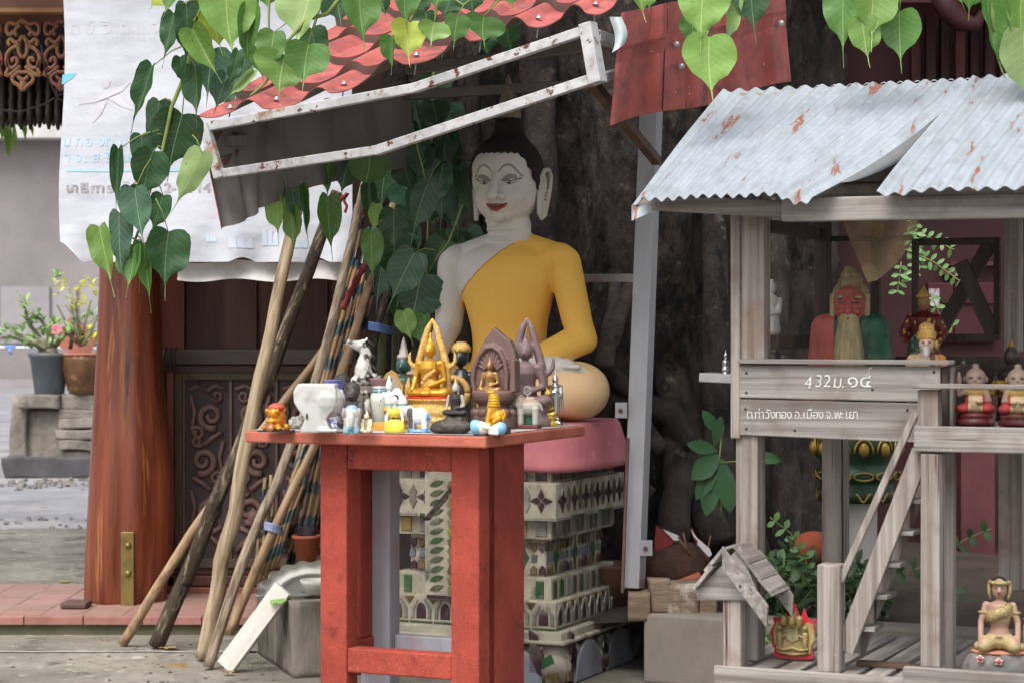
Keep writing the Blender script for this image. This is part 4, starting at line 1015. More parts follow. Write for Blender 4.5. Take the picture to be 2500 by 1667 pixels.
# ears
earm = mat('ear_plaster', lin((.78,.76,.72)), lin((.68,.66,.61)), 8, rough=.62, bump=.15, bscale=40)
for sg in (-1, 1):
    e = MB(); X = lambda x, y, z: VH(sg*((.143 if sg > 0 else .130)+x*1.25), y*1.15+.006, z)
    rim = [X(.0,-.022,.985), X(.008,-.030,1.02), X(.016,-.018,1.048), X(.022,.012,1.052), X(.024,.032,1.03), X(.022,.030,.98), X(.016,.020,.92), X(.010,.010,.865), X(.004,-.010,.85), X(0,-.024,.87), X(-.002,-.020,.93), X(.0,-.018,.985)]
    e.tube(rim, [.011]*12, 8); e.tube([X(.002,-.005,1.03), X(.004,.005,.98), X(.002,-.002,.93), X(0,-.006,.87)], [.018,.018,.013,.015], 8, flat=1.0)
    e.tube([X(.012,-.010,.95), X(.014,.002,.985), X(.016,.006,1.02)], [.006,.008,.005], 8)
    link('ear', fuse(e, .005, 2, earm, 'ear'), stat)
# hair: snail-curl cap following the hairline
hairm = mat('dark_hair', lin((.19,.16,.155)), lin((.13,.11,.105)), 10, rough=.85, bump=.9, bscale=55, bdist=.02)
q = MB(); nz, nth = 34, 144; vs = []
cz = 1.012
for i in range(nz+1):
    for k in range(nth):
        th = 2*math.pi*k/nth
        yaw = abs(((th+math.pi/2+math.pi) % (2*math.pi))-math.pi)       # 0 = front
        w_ = min(1, max(0, (yaw-.62)/.95)); w_ = w_*w_*(3-2*w_)
        hl = 1.096-.16*w_ - .06*min(1, max(0, (yaw-1.6)/.6))
        ph0 = math.asin(max(-.95, (hl-cz)/.172)); ph = ph0+(math.pi/2-ph0)*i/nz
        cu = 1+.022*math.sin(th*30+(i % 2)*math.pi)*math.sin(i*1.57+.7)
        r = (.153*cu, .182*cu, .168*cu)
        vs.append(V(r[0]*math.cos(ph)*math.cos(th), -.006+r[1]*math.cos(ph)*math.sin(th), cz+r[2]*math.sin(ph)))
fs = [(i*nth+k, i*nth+(k+1) % nth, (i+1)*nth+(k+1) % nth, (i+1)*nth+k) for i in range(nz) for k in range(nth)]
q.add(vs, fs, 0, True)
hair = q.build('hair', hairm, stat, True)
hair.rotation_euler = (0, 0, YAW); sol = hair.modifiers.new('thick', 'SOLIDIFY'); sol.thickness = .014; sol.offset = -1
q = MB(); q.lathe([(.128,1.095+ZB),(.104,1.13+ZB),(.078,1.16+ZB),(.062,1.19+ZB),(.056,1.22+ZB),(.052,1.245+ZB),(.04,1.25+ZB)], 48, (0,.01,0), mod=lambda r, z, th: r*(1+.03*math.sin(th*20+z*200))); q.build('topknot', hairm, stat, True)
q = MB(); q.lathe([(.044,1.238+ZB),(.050,1.25+ZB),(.048,1.275+ZB),(.042,1.305+ZB),(.028,1.35+ZB),(.012,1.40+ZB),(.002,1.43+ZB)], 32, (0,.01,0), mod=lambda r, z, th: r*(1+.07*math.sin(th*10))); q.build('finial', mat('finial_plaster', lin((.55,.50,.43)), lin((.44,.40,.34)), 8, rough=.8, bump=.2), stat, True)

# ================================================================== red offering table
TF = Frame(-.085, 6.9, ANG); TZ = P(0, 1063, 6.9).z
redp = mat('red_paint_concrete', lin((.62,.25,.19)), lin((.52,.19,.145)), 4, contrast=(.38,.62), rough=.75, bump=.7, bscale=120, bdist=.004, spots=(lin((.40,.15,.12)), 7, .60, .09), spots2=(lin((.74,.44,.36)), 170, .60, .06), dirt=lin((.48,.20,.155)), dirt_scale=30, rand=False)
toppaint = mat('table_edge_paint', lin((.70,.40,.32)), lin((.60,.31,.25)), 6, rough=.65, bump=.4, bscale=50, spots=(lin((.24,.19,.19)), 7, .645, .02), spots2=(lin((.78,.68,.64)), 11, .66, .06), rand=False)
dustm = mat('dusty_top', lin((.66,.64,.63)), lin((.54,.50,.49)), 5, rough=.8, bump=.2, spots=(lin((.62,.40,.36)), 5, .62, .1), rand=False)
greyint = mat('grey_pink_paint', lin((.64,.65,.68)), lin((.56,.57,.60)), 2.5, (3,3,.4), rough=.6, bump=.15, spots=(lin((.66,.46,.49)), 2.2, .52, .16), rand=False)
tab = thing('offering_table', 'red painted concrete offering table crowded with small figurines', 'table', TF.w(0,0,0), ANG)
TW, TD = .905, .86
q = MB(); q.b2(-TW, 0, 0, TD, TZ-.041, TZ-.002); soften(q.build('tabletop', toppaint, tab, True), .006)
q = MB(); q.grid(lambda a, b_: Vector((-TW+.006+(TW-.012)*a, .006+(TD-.012)*b_, TZ+.0005)), 2, 2, smooth=False); q.build('top_surface', dustm, tab, True)
v0 = .10
uR, _ = TF.hit(1169, 1300, v0); uL, _ = TF.hit(781, 1300, v0)
# depth of the base from the photo: back right edge at px 1281
lo, hi = .1, 1.2
for _ in range(40):
    mid = (lo+hi)/2
    if P(0,0,1) and (lambda w: 1250+w.x/w.y*F)(TF.w(uR, v0+mid, 0)) < 1281: lo = mid
    else: hi = mid
bd = min(lo, .66)
lw = .103
zA, zB_, zC, zD = TZ-.041, TF.hit(900, 1146, v0)[1], TF.hit(900, 1585, v0)[1], TF.hit(900, 1645, v0)[1]
def tb(u0, u1, va, vb, z0, z1, m, nm): 
    q = MB(); q.b2(u0, u1, va, vb, z0, z1); return soften(q.build(nm, m, tab, True), .006)
for (u0, u1) in ((uL, uL+lw), (uR-lw, uR)):
    tb(u0, u1, v0, v0+(lw*.8 if u0 == uL else .13), 0, zA, redp, 'leg')
    o = tb(u0, u1+(.012 if u0 == uL else 0), v0+bd-(lw*.8 if u0 == uL else .30), v0+bd, 0, zA, greyint if u0 == uL else redp, 'leg')
tb(uL+lw, uR-lw, v0+.004, v0+.06, zB_, zA, redp, 'apron'); tb(uL+lw, uR-lw, v0+.004, v0+.07, zD, zC, redp, 'rail')
for u0 in (uL+.006, uR-.056):
    e0, e1 = (lw*.8, lw*.8) if u0 < -.3 else (.13, .30); tb(u0, u0+.05, v0+e0, v0+bd-e1, zB_, zA, redp, 'apron'); tb(u0, u0+.05, v0+e0, v0+bd-e1, zD, zC, redp, 'rail')
tb(uL+.02, uL+.05, v0+bd-lw*.8-.09, v0+bd-lw*.8-.002, zC, zB_, redp, 'stile')
tb(uL+lw+.014, uR-lw, v0+bd-.05, v0+bd-.004, zD+.002, zC+.004, greyint, 'rail'); tb(uL+lw+.014, uR-lw, v0+bd-.05, v0+bd-.004, zB_, zA, redp, 'apron')
tb(uR-.050, uR-.040, v0+.132, v0+bd-.302, zC, zB_, greyint, 'panel')
# ================================================================== grey timber shrine house (its own frame)
HF = Frame((1825-1250)/F*7.0, 7.0, ANG)
wu = mat('weathered_wood_u', lin((.595,.575,.555)), lin((.42,.395,.375)), 16, (.05,2.2,2.2), contrast=(.38,.62), rough=.9, bump=.7, bscale=20, bdist=.006, var=.10, spots=(lin((.26,.22,.20)), 12, .60, .05, 1), spots2=(lin((.66,.63,.60)), 30, .67, .06), dirt=lin((.38,.34,.31)), dirt_scale=7)
wv = mat('weathered_wood_v', lin((.595,.575,.555)), lin((.43,.40,.38)), 16, (2.2,.05,2.2), contrast=(.38,.62), rough=.9, bump=.7, bscale=20, bdist=.006, var=.10, spots=(lin((.27,.23,.21)), 12, .60, .05, 1), spots2=(lin((.66,.63,.60)), 30, .67, .06), dirt=lin((.38,.34,.31)), dirt_scale=7)
wz = mat('weathered_wood_z', lin((.605,.575,.55)), lin((.44,.40,.375)), 16, (2.2,2.2,.05), contrast=(.38,.62), rough=.9, bump=.7, bscale=20, bdist=.006, var=.10, spots=(lin((.28,.22,.19)), 12, .60, .05, 1), spots2=(lin((.66,.63,.60)), 30, .67, .06), dirt=lin((.44,.35,.29)), dirt_scale=7)
wdk = mat('shaded_wood', lin((.30,.26,.235)), lin((.21,.175,.16)), 6, (2,2,.2), rough=.85, bump=.3, var=.1)  # same timber for inner parts, with shade put into its darker brown
sh = thing('shrine_house', 'grey weathered timber shrine house on posts under a rusty corrugated roof', 'shrine house', HF.w(0,0,0), ANG)
def hb(nm, m, px0, px1, py0, py1, v, t, par=None, bev=.004, dz=0):
    u0, z1 = HF.hit(px0, py0, v); u1, _ = HF.hit(px1, py0, v); _, z0 = HF.hit((px0+px1)/2, py1, v); zt = HF.hit((px0+px1)/2, py0, v)[1]
    q = MB(); q.b2(u0, u1, v, v+t, z0, zt); return soften(q.build(nm, m, par or sh, True), bev)
def hz(px, py, v): return HF.hit(px, py, v)[1]
def hu(px, py, v): return HF.hit(px, py, v)[0]
# front-left corner: side board, post, boards with lettering
hb('side_board', wz, 1783, 1806, 505, 1070, -.012, .03)
hb('post', wz, 1807, 1866, 505, 878, .0, .07)
ufl = hu(1807, 900, 0); ufr = hu(2297, 900, 0)
zc1, zc0 = hz(2050, 878, -.03), hz(2050, 889, -.03)
q = MB(); q.b2(ufl+.002, ufr+.035, -.035, .05, zc0, zc1); soften(q.build('rail_cap', wu, sh, True), .004)
zb1, zbm, zb0 = hz(2050, 892, -.008), hz(2050, 977, -.008), hz(2050, 1068, -.008)
def tilt_board(u0, u1, v, t, z00, z01, z10, z11, m, nm):
    q = MB(); vs = [Vector(p) for p in ((u0,v,z00),(u1,v,z01),(u1,v+t,z01),(u0,v+t,z00),(u0,v,z10),(u1,v,z11),(u1,v+t,z11),(u0,v+t,z10))]
    q.add(vs, [(3,2,1,0),(4,5,6,7),(0,1,5,4),(1,2,6,5),(2,3,7,6),(3,0,4,7)]); return soften(q.build(nm, m, sh, True), .004)
bo1 = tilt_board(ufl, ufr, -.010, .022, zbm+.004, zbm-.002, zb1, zb1, wu, 'board')
bo2 = tilt_board(ufl, ufr-.01, -.008, .022, zb0+.002, zb0-.012, zbm+.000, zbm-.006, wu, 'board')
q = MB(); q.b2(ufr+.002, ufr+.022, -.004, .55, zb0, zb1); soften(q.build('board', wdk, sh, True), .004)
q = MB(); q.b2(ufr-.03, ufr+.03, .03, .09, .31, zb1-.004); soften(q.build('post', wz, sh, True), .004)
# lettering painted by hand on the boards
wpaint = mat('white_lettering', lin((.86,.86,.84)), lin((.74,.73,.71)), 40, rough=.7, bump=0)
def board_text(body, px, py, size_px, board, v, sx=1.0, shear=0.0, dz=0):
    u, z = HF.hit(px, py, v); s = size_px/F*6.85; vs, fs = text_mesh(body, s, -.006); q = MB()
    q.add([Vector((u+(p.x+p.y*shear)*sx, v, z+p.y)) for p in vs], fs); return q.build('lettering', wpaint, board, True)
for ch, x, y in (('4',1962,948),('3',1988,944),('2',2008,944),('ม',2031,946),('.',2053,946)): board_text(ch, x, y, 44, bo1, -.0125, .95, .12)
board_text('๑', 2066, 944, 52, bo1, -.0125, 1.15); board_text('๔', 2096, 944, 52, bo1, -.0125, 1.25)
q = MB(); tail = [(2118,922),(2116,914),(2124,910),(2120,902),(2130,895)]; q.tube([Vector((HF.hit(x,y,-.013)[0], -.0125, HF.hit(x,y,-.013)[1])) for x, y in tail], .0022, 5); q.build('lettering', wpaint, bo1, True)
xcur = 1822
for ch, w in (('ต',15),('.',8),('ท่',18),('า',13),('วั',16),('ง',14),('ท',17),('อ',17),('ง',22),('อ',17),('.',8),('เ',10),('มื',19),('อ',17),('ง',22),('จ',16),('.',8),('พ',19),('ะ',14),('เ',10),('ย',17),('า',12)):
    board_text(ch, xcur, 1021, 31, bo2, -.0105, .92); xcur += w*.83
nailm = mat('rusty_nail', lin((.24,.17,.14)), None, 9, rough=.8, bump=0)
nq = MB(); nq.lathe([(.0045,0),(.004,.0015),(.001,.002)], 8); nme = nq.mesh('nail', nailm)
for (px, py, v, bo) in ((1822,910,-.0105,bo1),(1822,958,-.0105,bo1),(2280,908,-.0105,bo1),(2282,960,-.0105,bo1),(1820,998,-.0085,bo2),(1822,1046,-.0085,bo2),(2215,1000,-.0085,bo2),(2130,950,-.0105,bo1),(1940,1050,-.0085,bo2)):
    o = link('nail', nme, bo); u_, z_ = HF.hit(px, py, v); o.location = (u_, v, z_); o.rotation_euler = (math.pi/2, 0, 0)
# lower post, back posts, inner framing
hb('post', wz, 1796, 1850, 1056, 1612, .005, .085)
hb('post', wz, 2006, 2058, 1040, 1400, .62, .09)
hb('post', wz, 2437, 2494, 1090, 1440, .62, .09)
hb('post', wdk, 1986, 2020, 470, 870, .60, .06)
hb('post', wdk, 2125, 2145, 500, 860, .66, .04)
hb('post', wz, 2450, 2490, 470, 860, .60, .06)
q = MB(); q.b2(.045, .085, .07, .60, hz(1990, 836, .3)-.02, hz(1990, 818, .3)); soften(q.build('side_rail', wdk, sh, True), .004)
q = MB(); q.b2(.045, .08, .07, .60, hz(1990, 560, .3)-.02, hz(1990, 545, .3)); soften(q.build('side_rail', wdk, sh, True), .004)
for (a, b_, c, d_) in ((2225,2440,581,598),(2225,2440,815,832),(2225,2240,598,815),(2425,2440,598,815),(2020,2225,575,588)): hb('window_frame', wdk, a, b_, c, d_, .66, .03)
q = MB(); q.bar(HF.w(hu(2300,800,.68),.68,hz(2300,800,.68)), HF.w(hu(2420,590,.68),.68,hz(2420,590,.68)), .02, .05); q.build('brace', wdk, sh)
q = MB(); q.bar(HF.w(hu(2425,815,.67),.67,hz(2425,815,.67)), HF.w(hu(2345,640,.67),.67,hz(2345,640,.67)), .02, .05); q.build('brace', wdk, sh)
# porch: floor, front board, rail post and cap
vP = -.13
pl_u = hu(2232, 1060, vP); zpf = hz(2350, 1044, vP)
hb('porch_board', wu, 2230, 2640, 1043, 1106, vP, .03, bev=.005)
nfl = 7
for i in range(nfl):
    va = vP+.033+i*.105
    q = MB(); q.b2(.03 if va > .02 else pl_u+.02, 1.35, va, va+.101, zpf-.022, zpf-.002-.002*(i % 2)); soften(q.build('floor_board', wu, sh, True), .003)
hb('porch_post', wz, 2247, 2294, 1107, 1628, vP+.005, .085)
hb('rail_post', wz, 2240, 2290, 952, 1043, vP+.004, .06)
hb('rail_cap', wu, 2226, 2640, 939, 950, vP-.02, .09)
# eave beams and corrugated sheets
ub = lambda px, py, v: HF.w(*((lambda t: (t[0], v, t[1]))(HF.hit(px, py, v))))
def beam(p0, p1, v, w, h, m=wu, nm='beam'):
    u0, z0 = HF.hit(*p0, v); u1, z1 = HF.hit(*p1, v); q = MB(); q.bar((u0, v, z0), (u1, v, z1), w, h); return soften(q.build(nm, m, sh, True), .006)
beam((1566,492), (1922,512), -.16, .05, .055); beam((1912,514), (2640,500), -.20, .05, .075)
beam((1990,470), (2640,455), .30, .05, .06); beam((1800,250), (2640,235), .42, .05, .06)
zinc = mat('galvanised_sheet', lin((.60,.63,.66)), lin((.54,.565,.59)), 9, (2.2,.45,.45), contrast=(.35,.65), rough=.5, metal=.2, bump=.12, spots=(lin((.52,.33,.23)), 9, .62, .02, 1), spots2=(lin((.66,.69,.72)), 40, .60, .12), dirt=lin((.50,.52,.54)), dirt_scale=16, rand=False)
zund = mat('sheet_underside', lin((.42,.43,.44)), lin((.34,.34,.35)), 5, rough=.6, metal=.2, bump=.1)
vE, vR = -.32, .43
uE, zE = HF.hit(1543, 480, vE); uT, zT = HF.hit(1765, 222, vR)
def cor(u0b, u1b, u0t, u1t, n, droop, lift, seed, curl=0):
    def fn(a, b):
        u = (u0b+(u1b-u0b)*a)*(1-b) + (u0t+(u1t-u0t)*a)*b
        v = vE+(vR-vE)*b; z = zE+(zT-zE)*b
        z += .0065*math.cos(a*n*2*math.pi) + .012*mnoise.noise(Vector((a*3+seed, b*2, 0)))*(1-b)
        z += droop(a)*(1-b)**2 + lift
        v += .008*mnoise.noise(Vector((a*14, seed, b)))*(1-b)
        if curl and a > .93: z -= curl*((a-.93)/.07)**1.3*(1-b)**.7
        return Vector((u, v, z))
    return fn
uA = hu(1985, 500, vE); uBt = hu(2388, 205, vR); uTl = uT
def dr(a): return -.005-.032*math.exp(-((a-.92)/.10)**2)-.03*math.exp(-(a/.03)**2)
fA0 = cor(uE, uA+.0, uTl, uBt, 15, dr, 0, 1)
def fA(a, b): p = fA0(a, b); return p+Vector((.045*max(0, a-.5)*2*math.sin(math.pi*b), 0, -.012*max(0, a-.8)*5*math.sin(math.pi*b)))
q = MB(); q.sheet(fA, 240, 14, .003, (0,-.5,.85), 0, 1); q.build('roof_sheet', [zinc, zund], sh, True)
# torn, curled flange along the first sheet's free edge
def curlf(a, b):
    p = fA(1, b); L = .055*(math.sin(math.pi*min(1, (1-b)*1.15))**.6)+.004
    an = a*2.0
    return p + Vector((math.sin(an)*L*.45, -.01*a, -a*L*.75+.0))
q = MB(); q.sheet(curlf, 8, 24, .002, (.3,-.8,.3), 1, 1); q.build('roof_sheet', [zinc, zund], sh, True)
u2b = hu(2140, 478, vE); u2t = hu(2375, 207, vR)
fB = cor(u2b, u2b+1.0, u2t, u2t+1.0, 18, lambda a: -.012*math.exp(-((a-.06)/.07)**2)-.01, .006, 5)
q = MB(); q.sheet(fB, 260, 14, .003, (0,-.5,.85), 0, 1); q.build('roof_sheet', [zinc, zund], sh, True)
q = MB()     # bent down corner of the first sheet at the eave
q.sheet(lambda a, b: fA(0, 0)+Vector((a*.07, -.004+.02*math.sin(a*5)*b, -.05*(1-b)*(1-.55*a)-.0)), 8, 6, .003, (0,-1,0), 0, 1); q.build('roof_sheet', [zinc, zund], sh, True)
# rear slope so the house is closed from behind
def back(a, b): return Vector((uTl+(1.95)*a, vR+.002+.75*b, zT-.004-(zT-zE)*b+.0085*math.cos(a*34*2*math.pi)))
q = MB(); q.sheet(back, 200, 6, .003, (0,.5,.85), 0, 1); q.build('roof_sheet', [zinc, zund], sh, True)
# deck of slats
zdk = hz(1825, 1612, .0)-.002
ud0 = hu(1742, 1640, -.17)
beam_z = zdk-.024
hb('deck_edge', wu, 1742, 2210, 1640, 1690, -.172, .03)
nsl = 15
for i in range(nsl):
    u = ud0+.01+i*.094
    q = MB(); q.bar((u+.03, -.165 if u < .5 else -.15, zdk-.011+rr.uniform(-.002,.002)), (u+.03+rr.uniform(-.012,.012), .80, zdk-.011+rr.uniform(-.002,.002)), .072, .020); soften(q.build('deck_slat', wv, sh, True), .003)
for v in (-.05, .35, .72):
    q = MB(); q.b2(ud0, ud0+1.5, v, v+.05, zdk-.075, zdk-.0225); q.build('joist', wu, sh, True)
for u in (ud0+.05, ud0+.7, ud0+1.3):
    for v in (-.1, .6): q = MB(); q.b2(u, u+.08, v, v+.08, 0, zdk-.076); q.build('foot', wz, sh, True)
q = MB(); q.b2(hu(2205,1640,-.21), 1.45, -.215, -.185, zdk-.06, hz(2300,1632,-.21)); soften(q.build('deck_edge', wu, sh, True), .004)
# newel, handrail and steep ladder stair up to the porch
hb('newel', wz, 1994, 2050, 1378, 1642, -.13, .07, bev=.006)
def lad(px0, py0, v0, px1, py1, v1, w, h, m, nm):
    a = ub(px0, py0, v0); c = ub(px1, py1, v1); q = MB(); q.bar(a, c, w, h, up=HF.u); return soften(q.build(nm, m, sh), .003)
lad(2052, 1418, -.10, 2236, 1006, -.10, .018, .022, wz, 'handrail')
lad(2062, 1588, -.075, 2250, 1100, -.075, .022, .060, wz, 'stringer'); lad(2092, 1592, .05, 2272, 1110, .05, .022, .05, wz, 'stringer')
for i in range(6):
    t = (i+.5)/6; a = ub(2070+188*t+4, 1572-466*t, -.06); q = MB()
    q.box(a+HF.v*.055+HF.u*.02, (.085, .13, .014), Matrix.Rotation(ANG, 3, 'Z')); soften(q.build('tread', wu, sh), .002)
q = MB(); q.b2(hu(2080,1600,0), 1.0, .05, .09, zdk+.0005, zdk+.016); soften(q.build('rusty_batten', rsteel, sh, True), .002)
# dark shelf of the back wall
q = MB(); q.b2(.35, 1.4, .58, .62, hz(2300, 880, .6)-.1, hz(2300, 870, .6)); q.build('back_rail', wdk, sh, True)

# ================================================================== little gabled model house on its own post
mh = thing('model_house', 'small gabled model house of silvery planks on a single post', 'model house', HF.w(0, -.16, zdk), ANG)
def mb_(nm, m, px0, px1, py0, py1, v, t, par=mh, bev=.004): return hb(nm, m, px0, px1, py0, py1, v, t, par, bev)
vm = -.16
def mloc(px, py, v): u, z = HF.hit(px, py, v); return HF.w(u, v, z)
def mpoly(nm, pts, v, t, m=wu):
    q = MB(); pp = [HF.hit(x, y, v) for x, y in pts]
    w = [HF.w(u, v, z) for u, z in pp] + [HF.w(u, v+t, z) for u, z in pp]; n = len(pp)
    q.add(w, [tuple(range(n-1,-1,-1)), tuple(range(n,2*n))]+[(i, (i+1) % n, n+(i+1) % n, n+i) for i in range(n)]); return soften(q.build(nm, m, mh), .002)
q = MB(); u0, _ = HF.hit(1764, 1500, vm); u1, _ = HF.hit(1808, 1500, vm)
w = [HF.w(u0, vm, zdk), HF.w(u1, vm, zdk), HF.w(u1, vm+.075, zdk), HF.w(u0, vm+.075, zdk)]; zt_ = HF.hit(1790, 1464, vm)[1]
q.add(w+[p+Vector((0,0,zt_-zdk)) for p in w], [(3,2,1,0),(4,5,6,7),(0,1,5,4),(1,2,6,5),(2,3,7,6),(3,0,4,7)]); soften(q.build('post', wz, mh), .005)
mpoly('gable_board', [(1697,1442),(1703,1464),(1842,1466),(1842,1450),(1776,1377),(1764,1377)], -.17, .022)
mpoly('gable_board', [(1764,1377),(1776,1377),(1842,1450),(1846,1440),(1806,1332)], -.15, .02)
mpoly('gable_board', [(1697,1442),(1703,1464),(1842,1466),(1842,1450),(1806,1390),(1764,1377)], .02, .02)
def slab(pts, nm='roof_board', m=wv):     # quad given by (px,py,v) corners with thickness
    c = [mloc(*p) for p in pts]; nrm = (c[1]-c[0]).cross(c[3]-c[0]).normalized()*.012; q = MB()
    q.add(c+[p-nrm for p in c], [(0,1,2,3),(7,6,5,4),(1,0,4,5),(2,1,5,6),(3,2,6,7),(0,3,7,4)]); return q.build(nm, m, mh)
def pt(u, v, z): return HF.w(u, v, z)
# roof planes: ridge runs along v above u of the apex
ua, za = HF.hit(1796, 1338, -.10); ul, zl = HF.hit(1698, 1440, -.19); ur, zrr = HF.hit(1880, 1470, -.19)
def rboard(us, zs, ue, ze, va, vb, t, m, nm='roof_board', lift=0):
    q = MB(); a = Vector((us,0,zs)); e = Vector((ue,0,ze)); d = (e-a).normalized(); nn = Vector((-d.z,0,d.x)); nn = nn if nn.z > 0 else -nn
    pts = [(us,va,zs),(ue,va,ze),(ue,vb,ze),(us,vb,zs)]; vs = [HF.w(p[0]+nn.x*lift, p[1], p[2]+nn.z*lift) for p in pts]; vs += [v_+(HF.u*nn.x+Vector((0,0,nn.z)))*t for v_ in vs]
    q.add(vs, [(3,2,1,0),(4,5,6,7),(0,1,5,4),(1,2,6,5),(2,3,7,6),(3,0,4,7)]); return soften(q.build(nm, m, mh), .002)
umid, zmid = (ua+ul)/2, (za+zl)/2
rboard(ua, za, umid-.01, zmid-.01, -.20, .05, .012, wv, lift=.006); rboard(umid+.01, zmid+.012, ul, zl, -.20, .05, .012, wv)
for k in range(3):
    t0, t1 = k/3*.9, (k+1)/3*.9+.04
    rboard(ua+(ur-ua)*t0, za+(zrr-za)*t0, ua+(ur-ua)*t1, za+(zrr-za)*t1, -.16, .03, .010, wv, lift=.012-.003*k)
def barge(v, off):
    pts = [(ua-.002, za+.02), (ua-.002, za-.05), (ur+.002, zrr-.075), (ur+.006, zrr-.005)]
    q = MB(); w = [HF.w(u, v, z) for u, z in pts] + [HF.w(u, v+.014, z) for u, z in pts]
    q.add(w, [(3,2,1,0),(4,5,6,7),(0,1,5,4),(1,2,6,5),(2,3,7,6),(3,0,4,7)]); soften(q.build('barge_board', wv, mh), .002)
barge(-.235, 0); barge(.045, 0)

# ================================================================== royal emblem plaque leaning on the deck
goldp = mat('gold_plaque', lin((.68,.60,.40)), lin((.54,.47,.30)), 20, rough=.45, metal=.15, bump=.5, bscale=60, bdist=.006, rand=False)
redpl = mat('red_plaque', lin((.74,.13,.18)), lin((.66,.11,.16)), 8, rough=.45, bump=.05)
pc = mloc(1938, 1610, .08); em = thing('emblem_plaque', 'gold coat of arms plaque with red flame border leaning on the deck slats', 'plaque', pc, ANG)
s_ = 7.0/F
def ep(pts): return [((x-1938)*s_*1.06, (1610-y)*s_) for x, y in pts]
outr = [(1892,1602),(1905,1606),(1938,1608),(1972,1606),(1986,1602),(1978,1560),(1990,1540),(1985,1520),(1992,1508),(1975,1512),(1966,1500),(1960,1482),(1952,1512),(1944,1490),(1938,1474),(1930,1484),(1924,1512),(1916,1498),(1908,1512),(1890,1508),(1886,1514),(1890,1524),(1880,1545),(1886,1575),(1892,1585)]
inn = [(1898,1594),(1938,1602),(1980,1594),(1982,1575),(1990,1560),(1984,1522),(1972,1516),(1958,1524),(1954,1504),(1948,1522),(1940,1484),(1930,1522),(1920,1504),(1914,1524),(1896,1518),(1888,1540),(1890,1572),(1898,1578)]
q = MB(); q.prism(ep(outr), (0,0,0), (1,0,0), (0,.12,1), (0,-1,.1), .008); q.build('border', redpl, em, True)
q = MB(); q.prism(ep(inn), (0,-.008,0), (1,0,0), (0,.12,1), (0,-1,.1), .006, bev=.04); q.build('crest', goldp, em, True)
def er(nm, pts, m, o=-.014): q = MB(); q.prism(ep(pts), (0,o,0), (1,0,0), (0,.12,1), (0,-1,.1), .006, bev=.1); q.build(nm, m, em, True)
er('shield', [(1922,1532),(1952,1532),(1953,1560),(1938,1568),(1921,1560)], mat('gold_light', lin((.72,.66,.46)), lin((.5,.5,.42)), 30, rough=.45, metal=.4, bump=.5, bscale=70))
for k, (x, y) in enumerate(((1938,1522),(1917,1522),(1957,1522))):
    q = MB(); h = .052 if k == 0 else .032
    q.lathe([(.014,0),(.011,.008),(.013,.010),(.009,.018),(.010,.020),(.006,.03),(.003,h*.8),(.001,h)], 10, ((x-1938)*s_, -.022, (1610-y)*s_)); q.build('crown', goldp, em, True)
for (x0, x1) in ((1898,1914),(1962,1978)):
    q = MB(); cx = (x0+x1)/2; X = (cx-1938)*s_; Z = lambda y: (1610-y)*s_
    q.cap((X,-.016,Z(1575)), (X,-.016,Z(1545)), .008, .010); q.ell((X,-.018,Z(1530)), .010); q.cap((X,-.018,Z(1555)), (X+(.02 if X < 0 else -.02),-.018,Z(1548)), .004, .004); q.build('supporter', goldp, em, True)
q = MB(); q.tube([((x-1938)*s_, -.018, (1610-y)*s_) for x, y in ((1898,1580),(1918,1584),(1938,1578),(1958,1584),(1978,1580))], .006, 8); q.tube([((x-1938)*s_, -.016, (1610-y)*s_) for x, y in ((1904,1590),(1938,1595),(1974,1590))], .005, 8); q.build('scroll', goldp, em, True)

# ================================================================== green lotus column behind the house
gcol = mat('green_enamel', lin((.12,.26,.19)), lin((.08,.18,.13)), 8, rough=.4, bump=.2)
gold2 = mat('dull_gold', lin((.62,.50,.20)), lin((.48,.38,.16)), 10, rough=.45, metal=.4, bump=.2)
wcol = mat('white_column', lin((.70,.69,.67)), lin((.60,.59,.56)), 3, (1,1,.4), rough=.75, bump=.2, spots=(lin((.45,.42,.38)), 6, .66, .08))
DL = 8.75
lc = P(2092, 1540, DL); col_ = thing('lotus_column', 'white fluted column with a green and gold lotus capital behind the shrine house', 'column', (lc.x, lc.y, .22))
sc_ = DL/F
def zz(y): return EYE-(y-HY)*sc_-.22
q = MB(); q.lathe([(.07,zz(1560)),(.15,zz(1560)),(.15,zz(1545)),(.12,zz(1525)),(.085,zz(1505)),(.078,zz(1480)),(.080,zz(1215)),(.06,zz(1215))], 16, mod=lambda r, z, th: r*(1+.05*math.cos(th*8)), smooth=False); q.build('shaft', wcol, col_, True)
q = MB(); q.lathe([(.05,zz(1225)),(.155,zz(1222)),(.165,zz(1200)),(.15,zz(1180)),(.155,zz(1172)),(.17,zz(1165)),(.17,zz(1150)),(.15,zz(1140)),(.15,zz(1125)),(.17,zz(1112)),(.175,zz(1070)),(.16,zz(1040)),(.1,zz(1030))], 24); q.build('capital', gcol, col_, True)
for k in range(12):
    th = 2*math.pi*k/12; cx, cy = math.cos(th), math.sin(th)
    q = MB(); q.ell((cx*.175, cy*.175, zz(1092)), (.022,.022,.03)); q.build('petal', gold2, col_, True)
    q = MB(); R = Matrix.Rotation(th, 3, 'Z'); q.tube([R @ Vector((.176, .038*math.cos(t), 0))+Vector((0,0,zz(1100)+.055*math.sin(t))) for t in [math.pi*i/8 for i in range(9)]], .005, 5); q.build('petal_rim', gold2, col_, True)
    q = MB(); q.tube([R @ Vector((.172, .04*math.cos(t), .016*math.sin(t)))+Vector((0,0,zz(1157))) for t in [2*math.pi*i/12 for i in range(13)]], .004, 5); q.build('oval_trim', gold2, col_, True)
    q = MB(); q.tube([R @ Vector((.160, -.03+.06*i/6, .018*math.cos(i*1.05)))+Vector((0,0,zz(1208))) for i in range(7)], .0045, 5); q.build('scroll_trim', gold2, col_, True)
